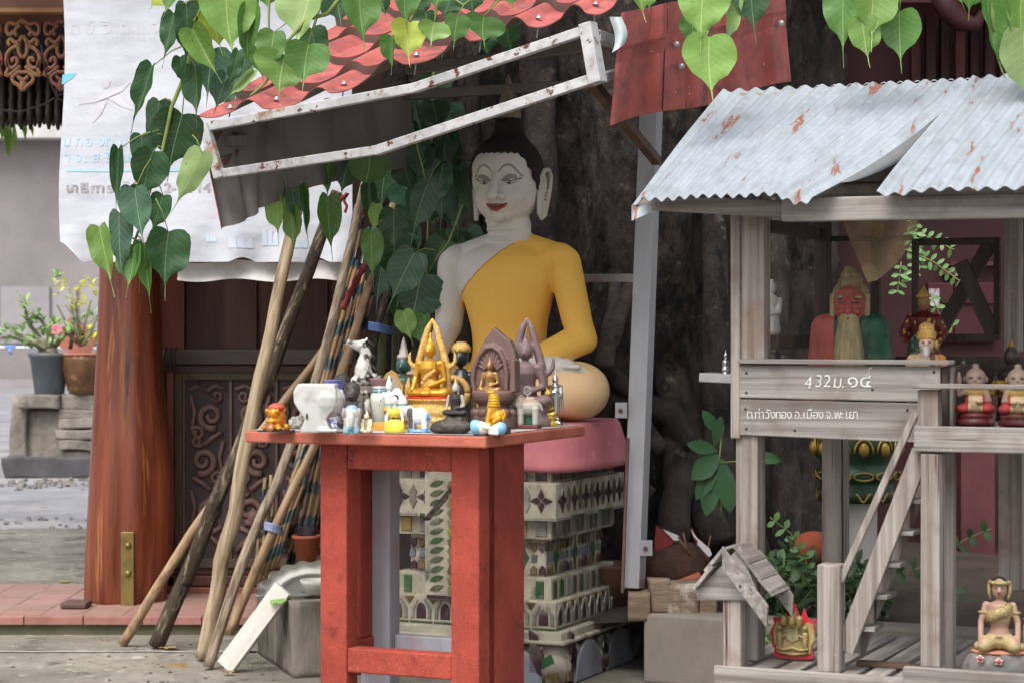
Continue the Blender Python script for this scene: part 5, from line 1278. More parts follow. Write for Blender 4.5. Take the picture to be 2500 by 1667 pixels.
q = MB(); q.ell(P(1985, 1338, 9.0), (.085,.07,.075), n=18); tag(q.build('orange_jar', mat('orange_clay', lin((.66,.34,.22)), lin((.56,.27,.17)), 8, rough=.75, bump=.2)), 'round orange clay jar half hidden by leaves behind shrine house', 'jar')
# small shelf of the neighbouring house post with white bracket
q = MB(); a = ub(1720, 920, .12); c = ub(1800, 924, .12); q.bar(a, c, .12, .03); tag(soften(q.build('ledge_board', mat('grey_ledge', lin((.62,.62,.62)), lin((.54,.54,.54)), 9, rough=.8, bump=.2)), .004), 'pale grey ledge board sticking out behind the lettered house boards', 'ledge')
# ================================================================== figurines
def paint(nm, rough=.35, metal=0.0, bump=.1, dirt=None, spots=None, bs=90): return mat(nm, (1,1,1), dirt, 18, attr=True, contrast=(.55,.85), rough=rough, metal=metal, bump=bump, bscale=bs, bdist=.003, spots=spots)
ceramic = paint('glazed_ceramic', .22, 0, .04, lin((.60,.56,.50)))
resin = paint('brown_resin', .5, 0, .25, lin((.34,.27,.25)))
matte = paint('matte_paint', .6, 0, .15, lin((.42,.38,.34)))
goldm = mat('gold_paint', lin((.80,.60,.22)), lin((.70,.48,.14)), 10, rough=.33, metal=.55, bump=.1)
glit = mat('gold_glitter', lin((.84,.68,.34)), lin((.74,.55,.22)), 60, rough=.38, metal=.55, bump=.9, bscale=260, bdist=.006, spots=(lin((.93,.89,.78)), 230, .56, .05))
silv = mat('chrome_silver', lin((.80,.80,.80)), lin((.66,.66,.66)), 12, rough=.18, metal=.9, bump=.1)
def on_t(px, py):
    d = F*(EYE-TZ)/(py-HY); return Vector(((px-1250)/F*d, d, TZ+.0012))
def fig(name, label, cat, px, py, rz=0.0, pos=None):
    return thing(name, label, cat, pos if pos is not None else on_t(px, py), ANG*.7+rz)
def tri(c, *stops):        # colour by thresholds: (value, colour) ...
    for v, k in stops:
        if c < v: return k
    return stops[-1][1]
def seat(b, s=1.0, z=0.0, y=0.0, head=True, x=0.0, slim=1.0):
    q = lambda X, Y, Z: Vector((x+X*s, y+Y*s, z+Z*s)); e = lambda c, r: b.ell(q(*c), tuple(k*s for k in r))
    e((0,-.02,.09), (.36,.24,.085))
    for g in (-1, 1): e((g*.28,-.06,.09), (.14,.15,.09)); b.cap(q(g*.3,-.14,.07), q(-g*.05,-.26,.07), .07*s, .05*s)
    b.tube([q(0,.03,.05), q(0,.02,.2), q(0,.0,.34), q(0,-.01,.5), q(0,0,.6), q(0,.01,.66)], [.2*s,.17*s*slim,.15*s*slim,.185*s*slim,.17*s*slim,.08*s], 14, flat=1.0)
    for g in (-1, 1): e((g*.19,0,.585), (.08,.075,.065))
    b.cap(q(-.215,0,.57), q(-.265,-.01,.33), .065*s, .05*s); b.cap(q(-.265,-.01,.33), q(-.26,-.2,.13), .05*s, .035*s)
    b.cap(q(.215,0,.57), q(.275,-.01,.31), .065*s, .05*s); b.cap(q(.275,-.01,.30), q(.05,-.2,.2), .05*s, .035*s)
    b.cap(q(0,0,.6), q(0,-.01,.72), .05*s, .048*s)
    if head:
        e((0,-.015,.825), (.108,.118,.138)); e((0,-.05,.785), (.078,.082,.08)); b.cap(q(0,-.125,.83), q(0,-.145,.79), .012*s, .018*s)
        for g in (-1, 1): b.cap(q(g*.105,.0,.85), q(g*.105,.0,.74), .016*s, .018*s)
        e((0,.01,.86), (.11,.12,.12)); e((0,.015,.975), (.055,.055,.05))
        b.tube([q(0,.015,1.0), q(0,.015,1.05), q(0,.015,1.14)], [.035*s,.03*s,.006*s], 8)
def flame_arch(b, s, z, y, top=1.55, horn=True):
    q = lambda X, Z: Vector((X*s, y, z+Z*s))
    for g in (-1, 1):
        pts = [(g*.33,.02),(g*.33,.35),(g*.31,.60),(g*.27,.77),(g*.22,.96),(g*.16,1.15),(g*.085,top-.2),(0,top)]
        w = [q(*p) for p in pts]; b.tube(w, [.07*s,.075*s,.08*s,.09*s,.085*s,.085*s,.07*s,.012*s], 8, up=(0,1,0))
        if horn: b.tube([q(g*.30,.60), q(g*.42,.64), q(g*.49,.74), q(g*.49,.88), q(g*.45,.96)], [.06*s,.055*s,.045*s,.03*s,.008*s], 8)
def tiers(b, s, prof, n=20, sy=.6, y=0): b.lathe([(r*s, z*s) for r, z in prof], n, (0, y, 0), sy=sy)
def place(t, nm, mb, vox, m, color=None, smooth=2): return link(nm, fuse(mb, vox, smooth, m, nm, color), t)
SC_ = lambda d: d/F
# --- golden flame-arched seated Buddha
t = fig('gold_buddha_figurine', 'tall gold glitter seated Buddha under a pointed flame arch on a tiered base', 'figurine', 1050, 1046)
s = .170; b = MB(); tiers(b, s, [(.62,0),(.62,.06),(.56,.09),(.56,.13),(.60,.16),(.57,.2),(.52,.24),(.55,.28),(.58,.34),(.56,.40),(.44,.50),(.50,.54),(.55,.585),(.54,.61)]); base = place(t, 'base', b, .0032, glit, None, 1)
b = MB(); b.lathe([(.30*s,.60*s),(.50*s,.605*s),(.52*s,.64*s),(.46*s,.655*s)], 24, sy=.62); b.build('cushion', mat('red_lacquer', lin((.78,.20,.12)), None, 9, rough=.4, bump=0), t, True)
b = MB(); seat(b, s*1.16, .64*s); place(t, 'body', b, .0026, goldm, None, 1)
b = MB(); flame_arch(b, s, .62*s, .14*s, 1.62); 
for g in (-1, 1): b.tube([Vector((g*.52*s, .02, .6*s)), Vector((g*.52*s, .02, .85*s)), Vector((g*.50*s, .02, 1.05*s))], [.08*s,.07*s,.01*s], 8)
place(t, 'flame_arch', b, .0032, glit, None, 1)
b = MB(); b.tube([Vector((.17*s,-.14*s,1.2*s)), Vector((-.02*s,-.175*s,1.05*s)), Vector((-.13*s,-.17*s,.9*s))], [.05*s,.055*s,.03*s], 8); b.ell((0,-.13*s,.92*s), (.15*s,.06*s,.12*s)); b.ell((0,-.13*s,.74*s),(.30*s,.16*s,.04*s)); place(t, 'robe', b, .003, glit, None, 1)
# --- brown almond shrine with a small Buddha in relief
t = fig('brown_shrine_figurine', 'brown carved almond-shaped shrine with a small seated Buddha inside on lotus base', 'figurine', 1205, 1046, -.05)
BR = lin((.42,.33,.31)); bron = lambda x, y, z: lin((.40,.31,.29)) if z > .1 else lin((.33,.25,.23))
b = MB(); b.lathe([(.070,0),(.074,.006),(.072,.034),(.060,.04),(.064,.05),(.052,.062),(.046,.07),(.055,.078),(.066,.088),(.070,.11),(.066,.118)], 28, sy=.75)
for k in range(10):
    th = 2*math.pi*k/10; b.ell((math.cos(th)*.06, math.sin(th)*.045, .048), (.017,.014,.016))
place(t, 'base', b, .003, resin, bron, 1)
def almond(w, h, z0, n=18): 
    pts = []
    for i in range(n+1):
        tt = i/n; ang = math.pi*tt
        pts.append((-w*math.cos(ang)*(1-.0), z0 + h*math.sin(ang)**1.35*(1.0)))
    return pts
b = MB(); out = [(-.062,.11),(-.07,.15),(-.066,.19),(-.052,.235),(-.03,.275),(-.004,.312),(.012,.30),(.03,.285),(.052,.27),(.066,.24),(.070,.2),(.068,.11)]
b.prism(out, (0,.035,0), (1,0,0), (0,0,1), (0,-1,0), .03)
rim = [Vector((x*.9-.008, -.002, z)) for x, z in [(-.06,.115),(-.067,.15),(-.062,.185),(-.045,.222),(-.02,.247),(.005,.252),(.03,.238),(.05,.208),(.058,.17),(.056,.115)]]
b.tube(rim, [.008]*10, 8); b.prism([(.06,.11),(.078,.115),(.076,.21),(.064,.22)], (0,.03,0), (1,0,0), (0,0,1), (0,-1,0), .05)
for i in range(9):
    a = .5+i*.27; b.tube([Vector((-.01+math.cos(a)*.02, .002, .17+math.sin(a)*.02)), Vector((-.012+math.cos(a)*.05, .001, .17+math.sin(a)*.062))], .0035, 6)
place(t, 'arch', b, .0028, resin, bron, 1)
b = MB(); seat(b, .098, .112, -.012, x=-.008); place(t, 'relief_buddha', b, .0026, mat('bronze_gilt', lin((.50,.37,.27)), lin((.66,.50,.28)), 12, rough=.35, metal=.4, bump=.15))
# --- brown flame-arched Buddha
t = fig('brown_buddha_figurine', 'dull brown seated Buddha under a tall pointed flame arch with curled horns', 'figurine', 1283, 1040, .1)
s = .158; b = MB(); tiers(b, s, [(.5,0),(.5,.1),(.42,.2),(.46,.3),(.44,.36)]); seat(b, s*1.22, .36*s); flame_arch(b, s, .34*s, .15*s, 1.66); place(t, 'body', b, .0034, paint('plum_resin', .55, 0, .2, lin((.38,.31,.32))), lambda x, y, z: lin((.44,.36,.36)))
b = MB(); b.ell((-.075,-.02,.13), (.014,.012,.045)); place(t, 'sequin_strip', b, .003, mat('sequins', lin((.75,.73,.70)), lin((.5,.5,.48)), 90, rough=.3, metal=.5, bump=.8, bscale=200), None, 1)
# --- silver standing Buddha
t = fig('silver_buddha_figurine', 'slim chrome silver standing Buddha at the table corner', 'figurine', 1356, 1040)
b = MB(); h = .168; b.b2(-.019,.019,-.015,.015,0,.012); b.b2(-.013,.013,-.011,.011,.012,.024); b.lathe([(.011,.022),(.009,.03),(.012,.036),(.008,.042)], 12)
b.tube([(0,0,.04),(0,0,.07),(0,0,.1),(0,0,.118)], [.013,.014,.017,.015], 12); b.tube([(0,0,.118),(0,0,.125)], [.02,.008], 10)
for g in (-1, 1): b.cap((g*.017,0,.116), (g*.019,-.004,.088), .006, .005); b.cap((g*.019,-.004,.088), (g*.004,-.016,.1), .005, .004); b.cap((g*.019,.004,.1), (g*.021,.004,.05), .004, .004)
b.ell((0,-.001,.135), (.0095,.01,.0125)); b.ell((0,0,.147), (.005,.005,.005)); b.tube([(0,0,.149),(0,0,.164)], [.004,.0008], 8); place(t, 'body', b, .0021, silv, None, 1)
# --- small gold Buddha
t = fig('small_gold_buddha_figurine', 'small pale gold seated Buddha between grey elephant and silver Buddha', 'figurine', 1334, 1040)
b = MB(); s = .088; tiers(b, s, [(.46,0),(.46,.12),(.34,.2),(.42,.3),(.4,.36)]); seat(b, s, .36*s); place(t, 'body', b, .0024, mat('pale_gold', lin((.80,.66,.30)), lin((.66,.50,.20)), 12, rough=.3, metal=.5, bump=.1), None, 1)
# --- dark Buddha on a black rock
t = fig('dark_buddha_figurine', 'blackened seated Buddha with silver face on a rough black rock', 'figurine', 1102, 1058)
rock = MB(); rock.ell((0,0,.018), (.062,.035,.022)); rock.ell((.012,.004,.035), (.036,.026,.022)); rock.ell((-.03,-.01,.014), (.03,.02,.014))
me = fuse(rock, .003, 1, mat('black_rock', lin((.16,.15,.15)), lin((.30,.27,.24)), 14, rough=.6, bump=.6, spots=(lin((.55,.50,.44)), 20, .62, .08)), 'rock')
for v in me.vertices: v.co += mnoise.noise_vector(v.co*70)*.004
link('rock', me, t)
b = MB(); seat(b, .088, .05, x=.012); place(t, 'body', b, .0022, matte, lambda x, y, z: lin((.62,.60,.57)) if (z > .115 or (abs(x-.012) > .017 and z > .066)) and (x < .05) else lin((.17,.16,.16)), 1)
# --- gold lion
t = fig('gold_lion_figurine', 'golden squatting lion with beaded mane on the brown lotus base', 'figurine', 1206, 1058, 0, on_t(1206, 1060)+Vector((0,0,.032)))
b = MB(); b.b2(-.036,.036,-.022,.022,-.004,.004); b.ell((.006,.004,.028), (.026,.018,.026)); b.ell((-.004,0,.055), (.02,.018,.03)); b.cap((-.012,-.012,.045), (-.018,-.014,.006), .007, .008); b.cap((-.01,.012,.045), (-.014,.014,.006), .007, .008); b.cap((.02,-.015,.02), (.006,-.02,.008), .012, .008); b.tube([(.03,0,.01),(.038,0,.03),(.03,0,.05)], .005, 8)
for i in range(5): b.lathe([(.012,.058+i*.0085),(.023-.0012*i,.060+i*.0085),(.023-.0012*i,.0635+i*.0085),(.012,.0655+i*.0085)], 14)
b.ell((-.008,-.002,.105), (.017,.016,.008)); place(t, 'body', b, .0022, mat('lion_gold', lin((.84,.64,.20)), lin((.74,.52,.14)), 12, rough=.38, metal=.35, bump=.15), None, 1)
b = MB(); b.b2(-.05,.05,-.028,.03,-.0318,-.0042); soften(b.build('pedestal', mat('brown_block', lin((.34,.28,.25)), lin((.25,.20,.18)), 30, rough=.8, bump=.4), t, True), .004)
# --- lying blue figurine
t = fig('fallen_blue_figurine', 'toppled blue robed ceramic figurine lying on its side at the table edge', 'figurine', 1187, 1062)
b = MB(); b.tube([(-.048,0,.024),(-.04,0,.025),(-.01,0,.022),(.01,0,.02)], [.022,.026,.021,.014], 14); b.cap((-.01,-.012,.03), (.03,-.018,.02), .010, .008); b.ell((.038,-.01,.02), (.018,.017,.018)); b.ell((.05,.0,.022), (.02,.022,.022)); b.cap((.02,-.02,.008), (.045,-.022,.006), .007, .007)
place(t, 'body', b, .0024, ceramic, lambda x, y, z: lin((.46,.66,.80)) if x < -.018 or x > .047 or y > .008 else lin((.86,.80,.74)))
# --- elephants
def elephant(b, s=1.0, raised=True):
    q = lambda *p: Vector(p)*s
    b.ell(q(.006,0,.052), (.036*s,.024*s,.026*s)); b.ell(q(-.03,0,.066), (.021*s,.02*s,.022*s))
    for x in (-.018, .028):
        for y in (-.013, .013): b.cap(q(x,y,.045), q(x,y,.004), .0105*s, .010*s)
    if raised: b.tube([q(-.045,0,.062), q(-.056,0,.058), q(-.058,0,.072), q(-.05,0,.086)], [.010*s,.008*s,.006*s,.004*s], 8)
    else: b.tube([q(-.044,0,.062), q(-.056,0,.045), q(-.06,0,.03)], [.012*s,.009*s,.005*s], 8)
    for y in (-1, 1): b.ell(q(-.020,y*.021,.064), (.013*s,.004*s,.018*s)); b.cap(q(-.044,y*.010,.056), q(-.054,y*.012,.05), .003*s, .002*s)
    b.tube([q(.04,0,.06), q(.046,0,.04)], .003*s, 6); b.ell(q(.008,0,.072), (.02*s,.019*s,.010*s))
t = fig('blue_elephant_figurine', 'white and blue ceramic elephant with raised trunk and spotted saddle', 'figurine', 1020, 1055)
b = MB(); elephant(b, 1.02); b.ell((.004,0,.004), (.046,.024,.007))
def ec(x, y, z):
    if z < .014 or (z < .03 and abs(x-.005) < .012): return lin((.48,.64,.78))
    if z > .066 and -.01 < x < .026: return lin((.86,.74,.70)) if (int(x*260)+int(z*260)) % 2 else lin((.88,.84,.80))
    if -.031 < x < -.01 and abs(y) > .0195: return lin((.34,.30,.34))
    if x > .034 and z > .04: return lin((.50,.66,.80))
    if x < -.05 and z < .064: return lin((.86,.50,.44))
    return lin((.86,.87,.86))
place(t, 'body', b, .0022, ceramic, ec, 2)
t = fig('grey_elephant_figurine', 'grey elephant with studded saddle and beaded ring standing on a dark red base', 'figurine', 1288, 1046)
b = MB(); elephant(b, 1.18, False); 
for v in b.v: v.z += .014
place(t, 'body', b, .0024, matte, lambda x, y, z: lin((.62,.60,.57)) if z < .088 else lin((.60,.52,.46)), 2)
b = MB(); b.b2(-.03,.044,-.028,.028,0,.014); soften(b.build('base', mat('maroon_base', lin((.42,.20,.20)), lin((.32,.15,.15)), 20, rough=.5, bump=.4), t, True), .003)
b = MB(); b.tube([Vector((.0+.013*math.cos(a), 0, .130+.014*math.sin(a))) for a in [2*math.pi*i/14 for i in range(15)]], .004, 6); b.tube([(0,0,.1),(0,0,.117)], .004, 6); b.build('ring', MATS['sequins'], t, True)
b = MB(); b.b2(-.008,.028,-.002,.002,.016,.06); b.build('fern_leaf', mat('green_glass', lin((.16,.42,.30)), None, 9, rough=.3, bump=.2), t, True)
t = fig('grey_blue_elephant_figurine', 'grey ceramic elephant seen head-on with pale blue cap and base', 'figurine', 859, 1058, -ANG*.7)
b = MB(); b.lathe([(.026,0),(.027,.01),(.022,.03),(.024,.05),(.020,.07),(.012,.08),(.002,.082)], 20, sy=.9); b.tube([(0,-.022,.062), (0,-.03,.045), (0,-.031,.03), (0,-.027,.012)], [.011,.010,.008,.006], 10)
for g in (-1, 1): b.ell((g*.023,-.006,.055), (.006,.014,.02)); b.cap((g*.014,-.016,.035), (g*.014,-.02,.006), .009, .010)
place(t, 'body', b, .0023, ceramic, lambda x, y, z: lin((.50,.62,.68)) if z > .07 or z < .02 else (lin((.74,.75,.73)) if abs(x) < .014 else lin((.56,.53,.50))), 2)
# --- beige deity
t = fig('beige_deity_figurine', 'tiny cream kneeling deity figurine beside the grey elephant', 'figurine', 896, 1058)
b = MB(); b.ell((0,-.002,.006), (.022,.018,.007)); b.tube([(0,0,.005),(0,0,.03),(0,0,.046)], [.018,.015,.010], 10); b.ell((0,-.004,.055), (.0095,.009,.011)); b.tube([(0,0,.06),(0,0,.076)], [.006,.002], 8)
for g in (-1, 1): b.cap((g*.014,0,.044), (g*.018,-.008,.024), .005, .004); b.ell((g*.012,-.012,.01), (.011,.010,.009))
place(t, 'body', b, .002, ceramic, lambda x, y, z: lin((.80,.74,.62)) if abs(x) > .006 or z > .05 or z < .012 else lin((.50,.45,.36)), 2)
# --- woman in a yellow dress
t = fig('yellow_dress_figurine', 'kneeling white-skinned lady figurine in a yellow dress', 'figurine', 964, 1056)
b = MB(); b.lathe([(.026,0),(.028,.006),(.026,.02),(.012,.034),(.011,.04)], 20, sy=.8); b.tube([(0,0,.036),(0,-.002,.05),(0,0,.062)], [.011,.015,.010], 12); b.cap((0,0,.062), (0,-.001,.072), .005, .005); b.ell((0,-.003,.082), (.0095,.010,.0115)); b.ell((0,.004,.087), (.010,.009,.010))
for g in (-1, 1): b.cap((g*.016,0,.06), (g*.022,-.002,.035), .0042, .0038); b.cap((g*.022,-.002,.035), (g*.024,-.008,.012), .0038, .0035)
place(t, 'body', b, .0019, ceramic, lambda x, y, z: (lin((.15,.13,.13)) if z > .086 and y > -.004 else lin((.88,.86,.84))) if (z > .064 or abs(x) > .0165+.02*(z < .03)) else (lin((.2,.17,.16)) if .034 < z < .039 else lin((.84,.76,.24))), 2)
# --- white warrior
t = fig('white_warrior_figurine', 'white crowned warrior figurine holding a sword, with gold skirt', 'figurine', 950, 1048)
b = MB(); b.b2(-.022,.022,-.014,.014,0,.008)
for g in (-1, 1): b.cap((g*.009,0,.01), (g*.008,0,.06), .0055, .008)
b.tube([(0,0,.055),(0,0,.075),(0,0,.1),(0,0,.112)], [.02,.013,.016,.010], 12); b.ell((0,-.002,.126), (.009,.010,.012)); b.tube([(0,0,.132),(0,0,.142),(0,0,.162)], [.011,.007,.001], 10)
b.cap((-.018,0,.106), (-.026,-.012,.082), .0055, .0045); b.cap((-.026,-.012,.082), (-.022,-.022,.09), .0045, .004); b.cap((.018,0,.106), (.024,-.004,.078), .0055, .0045)
b.tube([(-.022,-.024,.07),(-.023,-.024,.13)], [.0025,.002], 6); b.ell((.02,.012,.10), (.02,.01,.024)); b.ell((.035,.01,.075), (.02,.012,.03))
place(t, 'body', b, .0022, ceramic, lambda x, y, z: lin((.74,.58,.30)) if .045 < z < .07 and x < .02 else (lin((.40,.60,.64)) if .07 < z < .076 else (lin((.76,.46,.34)) if z < .008 else lin((.84,.84,.83)))), 1)
# --- vases and cups
def vase(nm, label, px, py, prof, m_parts, n=32, dz=0, pos=None):
    t = thing(nm, label, 'vase', pos if pos is not None else on_t(px, py))
    for (a, b_, m, part) in m_parts:
        q = MB(); q.lathe(prof[a:b_], n); o = q.build(part, m, t, True)
    return t
whitegl = mat('white_glaze', lin((.76,.76,.75)), lin((.68,.68,.67)), 4, rough=.25, bump=.05, dirt=lin((.55,.53,.49)), dirt_scale=20, spots=(lin((.5,.47,.42)), 40, .74, .03))
bluegl = mat('blue_white_glaze', lin((.84,.85,.87)), lin((.30,.36,.66)), 45, contrast=(.5,.56), rough=.2, bump=.02)
cobalt = mat('cobalt_glaze', lin((.36,.40,.70)), lin((.50,.54,.78)), 12, rough=.2, bump=.02)
creamgl = mat('cream_teal_glaze', lin((.80,.80,.74)), lin((.74,.75,.70)), 4, rough=.25, bump=.03, spots=(lin((.36,.58,.60)), 16, .62, .04))
pinkgl = mat('dusty_pink_glaze', lin((.74,.56,.58)), None, 5, rough=.3, bump=0); tealgl = mat('teal_glaze', lin((.40,.60,.64)), None, 5, rough=.3, bump=0)
vp = [(.018,0),(.03,.002),(.032,.012),(.018,.02),(.022,.03),(.036,.07),(.04,.10),(.036,.125),(.030,.135),(.030,.14),(.036,.165),(.038,.168),(.030,.166),(.026,.14)]
vase('blue_white_vase', 'blue and white porcelain vase with flared cobalt lip', 815, 1046, vp, [(0,9,bluegl,'body'),(8,14,cobalt,'lip')])
vp2 = [(.026,0),(.030,.004),(.034,.05),(.042,.09),(.040,.11),(.030,.122),(.030,.134),(.030,.146),(.040,.17),(.042,.172),(.034,.168),(.026,.14)]
vase('teal_leaf_vase', 'cream vase with teal leaf pattern and dusty pink lip', 930, 1045, vp2, [(0,6,creamgl,'body'),(5,7,tealgl,'band'),(6,8,whitegl,'neck'),(7,12,pinkgl,'lip')])
cupm = mat('brown_bamboo_glaze', lin((.66,.47,.33)), lin((.56,.38,.26)), 5, rough=.4, bump=.1, spots=(lin((.84,.76,.68)), 14, .67, .03, 1)); cupm.node_tree
cp = [(.028,0),(.030,.002),(.037,.10),(.038,.105),(.034,.105),(.027,.01)]
c1p = on_t(990, 1036); 
for i, (px, lab) in enumerate(((992, 'brown glazed cup with bamboo leaf drawing behind the gold Buddha arm'), (1030, 'brown glazed cup mostly hidden behind the gold flame arch'), (1082, 'brown glazed cup between gold arch and black crowned head'))):
    t = vase('brown_cup', lab, 0, 0, [(r*1.0, z) for r, z in cp], [(0,6,cupm,'body')], pos=on_t(px, 1034)+Vector((0,0,.075 if i == 0 else .07)))
    q = MB(); q.lathe([(.034,-.074),(.034,-.0005)], 16); q.build('stand', mat('grey_stand', lin((.40,.36,.33)), None, 5, rough=.7), t, True)
    if i == 0:
        wl = mat('white_leaf_stroke', lin((.86,.80,.74)), None, 5, rough=.6, bump=0)
        for (a0, z0, a1, z1) in ((-2.3,.05,-2.15,.085),(-2.2,.05,-1.95,.08),(-2.1,.05,-1.8,.072),(-1.5,.02,-1.4,.05),(-1.7,.03,-1.6,.06),(-1.35,.03,-1.42,.075),(-1.25,.01,-1.2,.04)):
            q = MB(); q.tube([Vector((math.cos(a0)*(.0305+.07*z0), math.sin(a0)*(.0305+.07*z0), z0)), Vector((math.cos(a1)*(.0305+.07*z1), math.sin(a1)*(.0305+.07*z1), z1))], [.0016,.0004], 5); q.build('leaf_stroke', wl, t, True)
# --- big white cut-away pot
t = fig('white_scoop_pot', 'large plain white ceramic pot with cut-away front and clawed foot', 'pot', 774, 1056, .15)
b = MB()
pts = [(-.062,.16),(-.076,.135),(-.074,.10),(-.055,.07),(-.036,.045),(-.045,.025),(-.052,.0),(.055,.0),(.045,.02),(.036,.045),(.058,.075),(.07,.11),(.07,.14),(.06,.16)]
b.prism(pts, (0,.03,0), (1,0,0), (0,0,1), (0,-1,0), .055); b.ell((.035,.01,.105), (.052,.045,.058)); b.b2(-.06,.066,-.02,.035,.154,.163)
for k in range(4): b.ell((.02+k*.016, -.028, .008), (.010,.012,.008))
wp = place(t, 'body', b, .0030, whitegl, None, 9)
q = MB(); q.ell((-.028,-.027,.055), (.004,.003,.011), n=10); q.build('vent_hole', blackp, t, True)
# --- gold money beast
t = fig('gold_beast_figurine', 'shiny gold squatting beast with red cap on a black tile', 'figurine', 676, 1053)
b = MB(); b.ell((0,0,.038), (.028,.026,.032)); b.ell((-.004,-.012,.052), (.023,.02,.02)); b.ell((-.012,-.022,.012), (.016,.012,.010)); b.ell((.014,-.02,.010), (.014,.012,.008)); b.ell((-.03,-.012,.010), (.011,.010,.009)); b.ell((.03,.004,.012), (.01,.012,.012)); b.ell((-.01,-.026,.03), (.016,.008,.008))
for g in (-1, 1): b.ell((g*.016-.004,-.026,.06), (.007,.006,.008)); b.tube([(g*.024,0,.06),(g*.03,-.004,.068)], [.006,.001], 6)
place(t, 'body', b, .0021, mat('amber_gold', lin((.84,.55,.18)), lin((.68,.40,.10)), 14, rough=.22, metal=.45, bump=.15), None, 1)
q = MB(); q.ell((0,0,.069), (.026,.024,.014)); q.build('cap', mat('red_cap', lin((.74,.34,.26)), lin((.62,.22,.18)), 40, rough=.4, bump=.3), t, True)
q = MB(); q.lathe([(.014,0),(.014,.004)], 14); o = q.build('coin', mat('copper_coin', lin((.72,.46,.32)), None, 20, rough=.3, metal=.5, bump=.3), t, True); o.location = (-.006,-.036,.012); o.rotation_euler = (1.2,0,0)
q = MB(); q.b2(-.045,.045,-.04,.03,-.0005,.004); q.build('tile', mat('black_tile', lin((.18,.18,.19)), None, 9, rough=.3, bump=0), t, True)
q = MB(); q.ell((0,0,.02), (.028,.02,.024)); o = fuse(q, .003, 1, MATS['sequins'], 'shell'); t = fig('sequin_shell', 'small glittering brown shell behind the gold beast', 'shell', 722, 1047)
for v in o.vertices: v.co += mnoise.noise_vector(v.co*80)*.005
link('body', o, t)
# --- black laughing figure and second dark head
for i, (px, py, s, lab) in enumerate(((862, 1049, 1.0, 'black seated laughing figure with topknot hair beside the blue vase'), (836, 1040, .98, 'second black figure half hidden behind the blue and white vase'))):
    t = fig('black_figure', lab, 'figurine', px, py); b = MB(); z = .0 if i == 0 else .022
    b.ell((0,0,.03+z), (.042*s,.03,.03)); b.ell((0,-.004,.075+z), (.032,.026,.03)); b.ell((.0,-.008,.122+z), (.024,.025,.026)); b.ell((-.004,.002,.14+z), (.028,.028,.024)); b.ell((0,-.03,.122+z), (.012,.008,.006)); b.ell((0,-.033,.113+z), (.013,.006,.005))
    for g in (-1, 1): b.cap((g*.03,0,.09+z), (g*.04,-.012,.055+z), .011, .010); b.cap((g*.04,-.012,.055+z), (g*.02,-.032,.035+z), .010, .008); b.ell((g*.03,-.02,.02+z), (.022,.018,.016))
    me = fuse(b, .0028, 1, mat('black_glaze', lin((.17,.15,.15)), lin((.28,.25,.24)), 30, rough=.4, bump=.4, bscale=120), 'body')
    for v in me.vertices: v.co += mnoise.noise_vector(v.co*120)*.0022
    link('body', me, t)
# --- rearing horse bust and small horse head
horsem = mat('piebald', lin((.74,.73,.70)), lin((.20,.18,.17)), 32, contrast=(.50,.58), rough=.35, bump=.2)
manem = mat('black_mane', lin((.15,.13,.12)), None, 20, rough=.4, bump=.5, bscale=120)
def horse(nm, lab, pos, s, rz):
    t = thing(nm, lab, 'figurine', pos, rz, None, s); b = MB()
    b.ell((0,0,.02), (.05,.03,.025)); b.tube([(.005,0,.03),(.0,0,.07),(.012,0,.12),(.0,0,.155)], [.038,.034,.024,.020], 12); b.tube([(.01,0,.16),(-.02,0,.155),(-.05,0,.165),(-.066,0,.172)], [.022,.021,.014,.013], 12)
    for g in (-1, 1): b.tube([(.012,g*.012,.175),(.018,g*.014,.192)], [.006,.001], 6)
    b.ell((.04,0,.03), (.04,.02,.02)); place(t, 'body', b, .003, horsem, None, 1)
    q = MB()
    for k in range(7): q.tube([(.018+.003*k,.006*((k%3)-1),.175-.016*k), (.04+.002*k,.008*((k%3)-1),.155-.016*k), (.045,.008*((k%3)-1),.135-.016*k)], [.006,.007,.001], 6)
    q.build('mane', manem, t, True); q = MB(); q.ell((-.066,0,.172), (.012,.012,.010)); q.build('muzzle', manem, t, True); return t
horse('rearing_horse_figurine', 'piebald horse figurine with raised head and black mane at the back of the table', on_t(886, 1036)+Vector((0,0,.14)), .92, .2)
q = MB(); q.lathe([(.045,0),(.045,.139)], 16, on_t(892, 1036)-Vector((0,0,.0))); tag(q.build('figurine_plinth', mat('grey_stand', (0,0,0)), None), 'grey plaster plinth raising the piebald horse', 'plinth')
horse('small_horse_figurine', 'small black and white horse figurine beside the black figure', on_t(892, 1046)+Vector((0,0,.04)), .5, 1.0)
q = MB(); q.lathe([(.02,0),(.02,.042)], 12, on_t(892, 1046)); tag(q.build('figurine_block', mat('grey_stand', (0,0,0)), None), 'small block raising the little horse', 'block')
